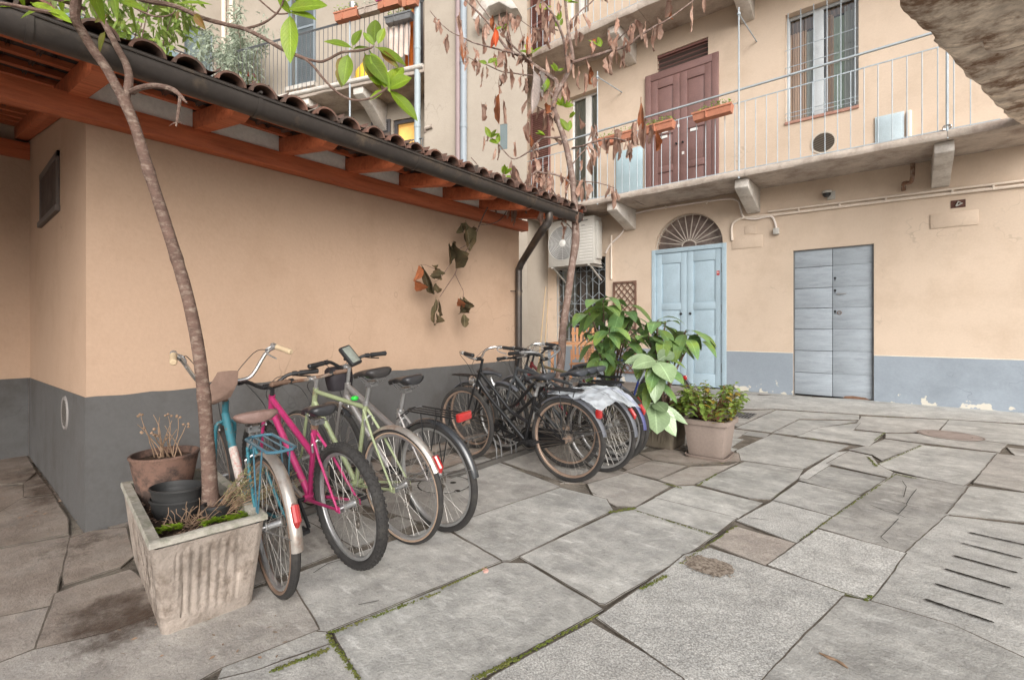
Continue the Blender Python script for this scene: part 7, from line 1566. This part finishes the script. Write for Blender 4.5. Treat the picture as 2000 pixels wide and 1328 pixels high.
# the large pale leaves that hang over the trough
mb = MB(); base = at(1284, 705, 4.55)
for (tx, ty, w, dt) in ((1240, 722, 26, -.1), (1318, 695, 26, .1), (1304, 745, 38, -.15), (1225, 712, 24, 0), (1280, 770, 30, -.1)):
    B = at(tx, ty, 4.5+dt); leaf(mb, base, B-base+Vector((0, 0, .08)), Vector((-FY[0], -FY[1], 1.0)), (B-base).length*1.1, w*4.6/925*1.2, .2, .15, 9, wav=.06, sharp=.95)
b2_ = at(1278, 785, 4.55)
for (tx, ty, w, dt) in ((1283, 838, 46, -.1), (1318, 842, 30, 0), (1250, 815, 24, .1), (1300, 800, 26, -.1), (1262, 842, 20, 0), (1340, 820, 16, .05)):
    B = at(tx, ty, 4.45+dt); leaf(mb, b2_, B-b2_, Vector((-FY[0], -FY[1], .6)), (B-b2_).length*1.05, w*4.6/925*1.15, .1, .15, 9, wav=.06, sharp=.95)
mb.tube(smoothp([b1_, b2_.lerp(b1_, .5)+Vector((0, 0, .1)), b2_], 4), .007, 6); mb.tube(smoothp([b1_+Vector((.02, 0, 0)), base.lerp(b1_, .5)+Vector((0, .0, .05)), base], 4), .008, 6)
tag(mb.build('overhanging_plant', mat('large pale green leaf', (.26, .36, .19), .28, .2, 6, trans=.15, spec=.8), smooth=70, recalc=False), 'stem of very large pale leaves drooping over the front of the dark planter', 'plant')
# hydrangea in a square plastic pot
hc = Vector((-1.475, 4.90, .014)); hy = thing('square_pot', 'square taupe plastic pot on a saucer with a leggy hydrangea', 'pot', hc); hy.rotation_euler = (0, 0, .02)
def sq(mb, prof, n=4, bev=.12):
    rs = []
    for h, z in prof:
        r = []
        for k in range(32):
            a = 2*math.pi*k/32+math.pi/4*0; c, s = math.cos(a), math.sin(a); f = 1/((abs(c)**9+abs(s)**9)**(1/9)); r.append((h*c*f, h*s*f, z))
        rs.append(r)
    mb.loft(rs)
mb = MB(); sq(mb, [(.165, .03), (.168, .035), (.205, .335), (.205, .336), (.228, .338), (.232, .35), (.232, .378), (.226, .385), (.205, .385), (.20, .36), (.19, .345)]); mb.build('pot', plastic_pot, hy, smooth=40)
mb = MB(); sq(mb, [(.185, .0), (.19, .005), (.20, .032), (.195, .034), (.18, .012)]); mb.build('saucer', plastic_pot, hy, smooth=40)
mb = MB(); sq(mb, [(.199, .34), (.199, .358), (.1, .366)]); mb.build('soil', soil_m, hy, smooth=40)
hp = thing('hydrangea', 'leggy hydrangea with small yellow green leaves and red stems in the taupe pot', 'plant', hc+Vector((0, 0, .36))); ms_, ml, mo = MB(), MB(), MB()
for i in range(64):
    a = random.uniform(0, 6.28); r = random.uniform(.03, .10); b = Vector((math.cos(a)*r, math.sin(a)*r, 0)); rr_ = random.uniform(.12, .34); h = random.uniform(.14, .36); tip = Vector((math.cos(a)*rr_, math.sin(a)*rr_, h)); branch(ms_, [b, b.lerp(tip, .5)+Vector((0, 0, .05)), tip], [.004, .003, .002], 5, 3)
    for j in range(11):
        an = j*1.6+a; d = Vector((math.cos(an), math.sin(an), random.uniform(-.2, .7))); p = tip+Vector((0, 0, -.012*j)); leaf(mo if random.random() < .12 else ml, p, d, (0, 0, 1), random.uniform(.05, .095), .05, .35, .25, 5, wav=.1, sharp=.9, stalk=.15)
ms_.build('stems', mat('reddish stems', (.24, .10, .065), .7, .2, 20), hp); ml.build('foliage', leaf_md, hp, smooth=70, recalc=False); mo.build('yellowed_leaves', mat('yellow leaf', (.42, .30, .05), .5, .3, 12, trans=.3), hp, smooth=70, recalc=False)
# ---------- planted things on the far balconies ----------
def flower_box(label, F_, px0, px1, py, d, L=.75, grp='terracotta flower boxes on the first floor railing', n=60, hfac=1, m=terra, gm=leaf_br, hang=.0):
    u, z = F_.p((px0+px1)/2, py, d); u0 = F_.p(px0, py, d)[0]; u1 = F_.p(px1, py, d)[0]; w = .10; h = .15*hfac; loc = F_.M @ Vector((u, d, z)); t = thing('flower_box', label, 'flower box', loc, 0, grp)
    M_ = Matrix.Translation(-loc) @ F_.M; mb = MB(M_); hl = (u1-u0)/2
    mb.hexa([(u-hl*.94, d-w*.75, z-h/2), (u+hl*.94, d-w*.75, z-h/2), (u+hl*.94, d+w*.75, z-h/2), (u-hl*.94, d+w*.75, z-h/2), (u-hl, d-w, z+h/2), (u+hl, d-w, z+h/2), (u+hl, d+w, z+h/2), (u-hl, d+w, z+h/2)]); mb.box((u-hl-.01, d-w-.01, z+h/2-.035), (u+hl+.01, d-w-.0005, z+h/2)); mb.box((u-hl*.3, d-w-.012, z-h/2), (u-hl*.25, d-w*.7, z+h/2-.036)); mb.build('box', m, t, smooth=0)
    ml = MB(M_)
    for i in range(n*3):
        p = Vector((u+random.uniform(-hl, hl)*.95, d+random.uniform(-w, w)*.8, z+h/2)); dd = Vector((random.gauss(0, .5), random.gauss(0, .5), random.uniform(.2, 1))); P_ = p+dd*random.uniform(.02, .13); leaf(ml, P_, rv()+Vector((0, 0, .2)), rv(), random.uniform(.03, .06), .018, .2, .1, 3)
    ml.build('foliage', gm, t, smooth=70, recalc=False); return t
g1 = mat('lime green foliage', (.24, .36, .06), .6, .3, 14, trans=.3)
flower_box('terracotta flower box with lime foliage on the railing right of the brown door', FAC, 1354, 1430, 222, BY-.06, gm=g1)
flower_box('terracotta flower box on the railing in front of the left half of the brown door', FAC, 1262, 1316, 250, BY-.06, gm=g1)
flower_box('terracotta flower box hidden by dried leaves at the left part of the railing', FAC, 1170, 1240, 272, BY-.06, gm=g1)
flower_box('terracotta box with a silver pail and herb, leftmost on the back balcony rail', WNG, 657, 702, 32, -.08, grp='planters on the back balcony rail', hfac=1.3, gm=leaf_md)
flower_box('grey box with small pots, second from left on the back balcony rail', WNG, 704, 742, 22, -.08, grp='planters on the back balcony rail', m=concrete, gm=leaf_gray)
flower_box('wide terracotta box beside the pink pot on the back balcony rail', WNG, 738, 782, 8, -.08, grp='planters on the back balcony rail', hfac=1.4, gm=leaf_gray)
flower_box('dark trough with bushy herbs below the rail of the back balcony', WNG, 755, 806, 38, -.02, grp='planters on the back balcony rail', m=metal_gr, gm=leaf_md)
flower_box('terracotta box next to the grey downpipe on the back balcony rail', WNG, 788, 816, 4, -.08, grp='planters on the back balcony rail', hfac=1.6, gm=leaf_gray)
def onW(px, py, d): u, z = WNG.p(px, py, d); return WNG.M @ Vector((u, d, z))
for (px, py, r, m_, lb) in ((690, 22, .10, alu, 'small silver pail on the leftmost box of the back balcony'), (745, 8, .17, mat('pink plastic', (.48, .08, .25), .5), 'pink pot on the back balcony rail')):
    p = onW(px, py, -.08); mb = MB(Matrix.Translation((0, 0, 0))); mb.lathe([(0, 0), (r*.75, 0), (r, r*1.6), (r*.93, r*1.6), (r*.7, r*.3)], n=20); o = mb.build('bucket', m_); o.location = p; tag(o, lb, 'bucket')
p = onW(490, 186, .4); p.z = zf-.05; t = pot('potted_plant', 'potted red flowering plant in a terracotta pot on the back balcony', 'potted plant', p, .22, .30, .42, terra, .03); ml = MB()
for i in range(170): leaf(ml, Vector((random.gauss(0, .10), random.gauss(0, .1), random.uniform(.40, .9))), rv()+Vector((0, 0, .3)), rv(), random.uniform(.12, .26), .06, .5, .2, 4)
ml.build('foliage', leaf_md, t, smooth=70, recalc=False); ml = MB()
for i in range(60): leaf(ml, Vector((random.gauss(.05, .06), random.gauss(0, .06), random.uniform(.75, .98))), rv(), rv(), .12, .07, .2, .2, 4)
ml.build('red_blossoms', mat('red petals', (.6, .06, .05), .6), t, smooth=70, recalc=False)  # red blossoms, built from loose petal cards
p = onW(497, 185, -.35); p = onW(500, 188, .1); p.z = zf-.05; t = thing('terracotta_bowl', 'shallow terracotta bowl at the foot of the back balcony rail', 'bowl', p); mb = MB(); mb.lathe([(0, 0), (.18, 0), (.27, .12), (.25, .12), (.17, .02)], n=24); mb.build('bowl', terra, t)
# silvery bush on the back balcony corner
def bush(name, label, c, R3, n, m_, L, W, stems=10, low=None):
    t = thing(name, label, 'shrub', low or c, 0); o_ = Vector(low or c); I = Matrix.Translation(-o_); ms_ = MB(I); ml = MB(I); c = Vector(c)
    cl = [c+Vector((random.gauss(0, .45)*R3[0], random.gauss(0, .45)*R3[1], random.gauss(0, .45)*R3[2])) for _ in range(26)]
    for q_ in cl[:stems]: branch(ms_, [o_, o_.lerp(q_, .5)+rv()*.1, q_], [.02, .012, .005], 5, 3)
    for i in range(n):
        q_ = random.choice(cl)+Vector((random.gauss(0, .16)*R3[0], random.gauss(0, .16)*R3[1], random.gauss(0, .2)*R3[2])); d = rv(); d.z -= .3; leaf(ml, q_, d, rv(), L*random.uniform(.6, 1.2), W, .3, .1, 3)
    ms_.build('stems', bark, t); ml.build('foliage', m_, t, smooth=70, recalc=False)
lowp = onW(470, 185, .3); lowp.z = zf-.05
bush('olive_shrub', 'airy silver grey shrub growing at the corner of the back balcony', onW(462, 105, .25), (1.2, .5, 1.05), 3200, leaf_gray, .16, .032, 14, lowp)
lp = onX(265, 95, -9.0); lq = Vector((lp.x, lp.y, 1.5))
bush('leafy_shrub', 'bright green leafy tree top rising behind the shed roof at the upper left', onX(235, 45, -8.4), (.8, .8, .8), 1050, leaf_md, .16, .055, 8, Vector((-8.4, 1.0, .0)))
# orange parasol, yellow cloth, blanket on the back balcony
orng = mat('orange canvas', (.80, .20, .02), .7, .1, 6, trans=.2); p = onW(806, 118, .5); p.z = zf; mb = MB(); n_ = 24
prof = [(.05, .0), (.16, .15), (.15, .7), (.17, 1.3), (.10, 1.8), (.03, 1.95)]; rs = [[(r*(1+.15*math.cos(6*a))*math.cos(a), r*(1+.15*math.cos(6*a))*math.sin(a), z) for a in [2*math.pi*i/n_ for i in range(n_)]] for r, z in prof]; mb.loft(rs); t = thing('folded_parasol', 'folded orange parasol standing on the back balcony beside the grey downpipe', 'parasol', p); mb.build('canopy', orng, t, smooth=60); mb = MB(); mb.cyl((0, 0, -.04), (0, 0, 2.1), .02, 8); mb.build('pole', rail_dk, t)
mb = MB(); a_, b__ = WU(757, .1), WU(802, .1); zt_, zb_ = zrail-.35, zf+.25; vs = []
for i in range(21):
    for j in range(9): u = a_+(b__-a_)*i/20; vs.append(tuple(WNG.M @ Vector((u, .06+.03*math.sin(i*1.3+j*.4), zt_+(zb_-zt_)*j/8-.05*math.sin(i*.3)))))
mb.add(vs, [(i*9+j, (i+1)*9+j, (i+1)*9+j+1, i*9+j+1) for i in range(20) for j in range(8)]); o = mb.build('hanging_blanket', mat('pale patterned cloth', (.60, .50, .44), .9, .2, 3, col2=(.55, .40, .33), cscale=2.5), smooth=70, recalc=False); tag(o, 'pale cream blanket hung inside the back balcony railing', 'blanket')
mb = MB(); p = onW(715, 150, .3); rs = [[(r*math.cos(a), r*math.sin(a)*.8, z) for a in [2*math.pi*i/16 for i in range(16)]] for r, z in ((.30, 0), (.34, .1), (.28, .3), (.12, .5), (.03, .56))]; mb.loft(rs); o = mb.build('yellow_bag', mat('yellow cloth', (.85, .52, .05), .7, .1, 6), smooth=60); o.location = Vector((p.x, p.y, zf-.04)); tag(o, 'yellow cloth bag on the floor of the back balcony', 'bag')
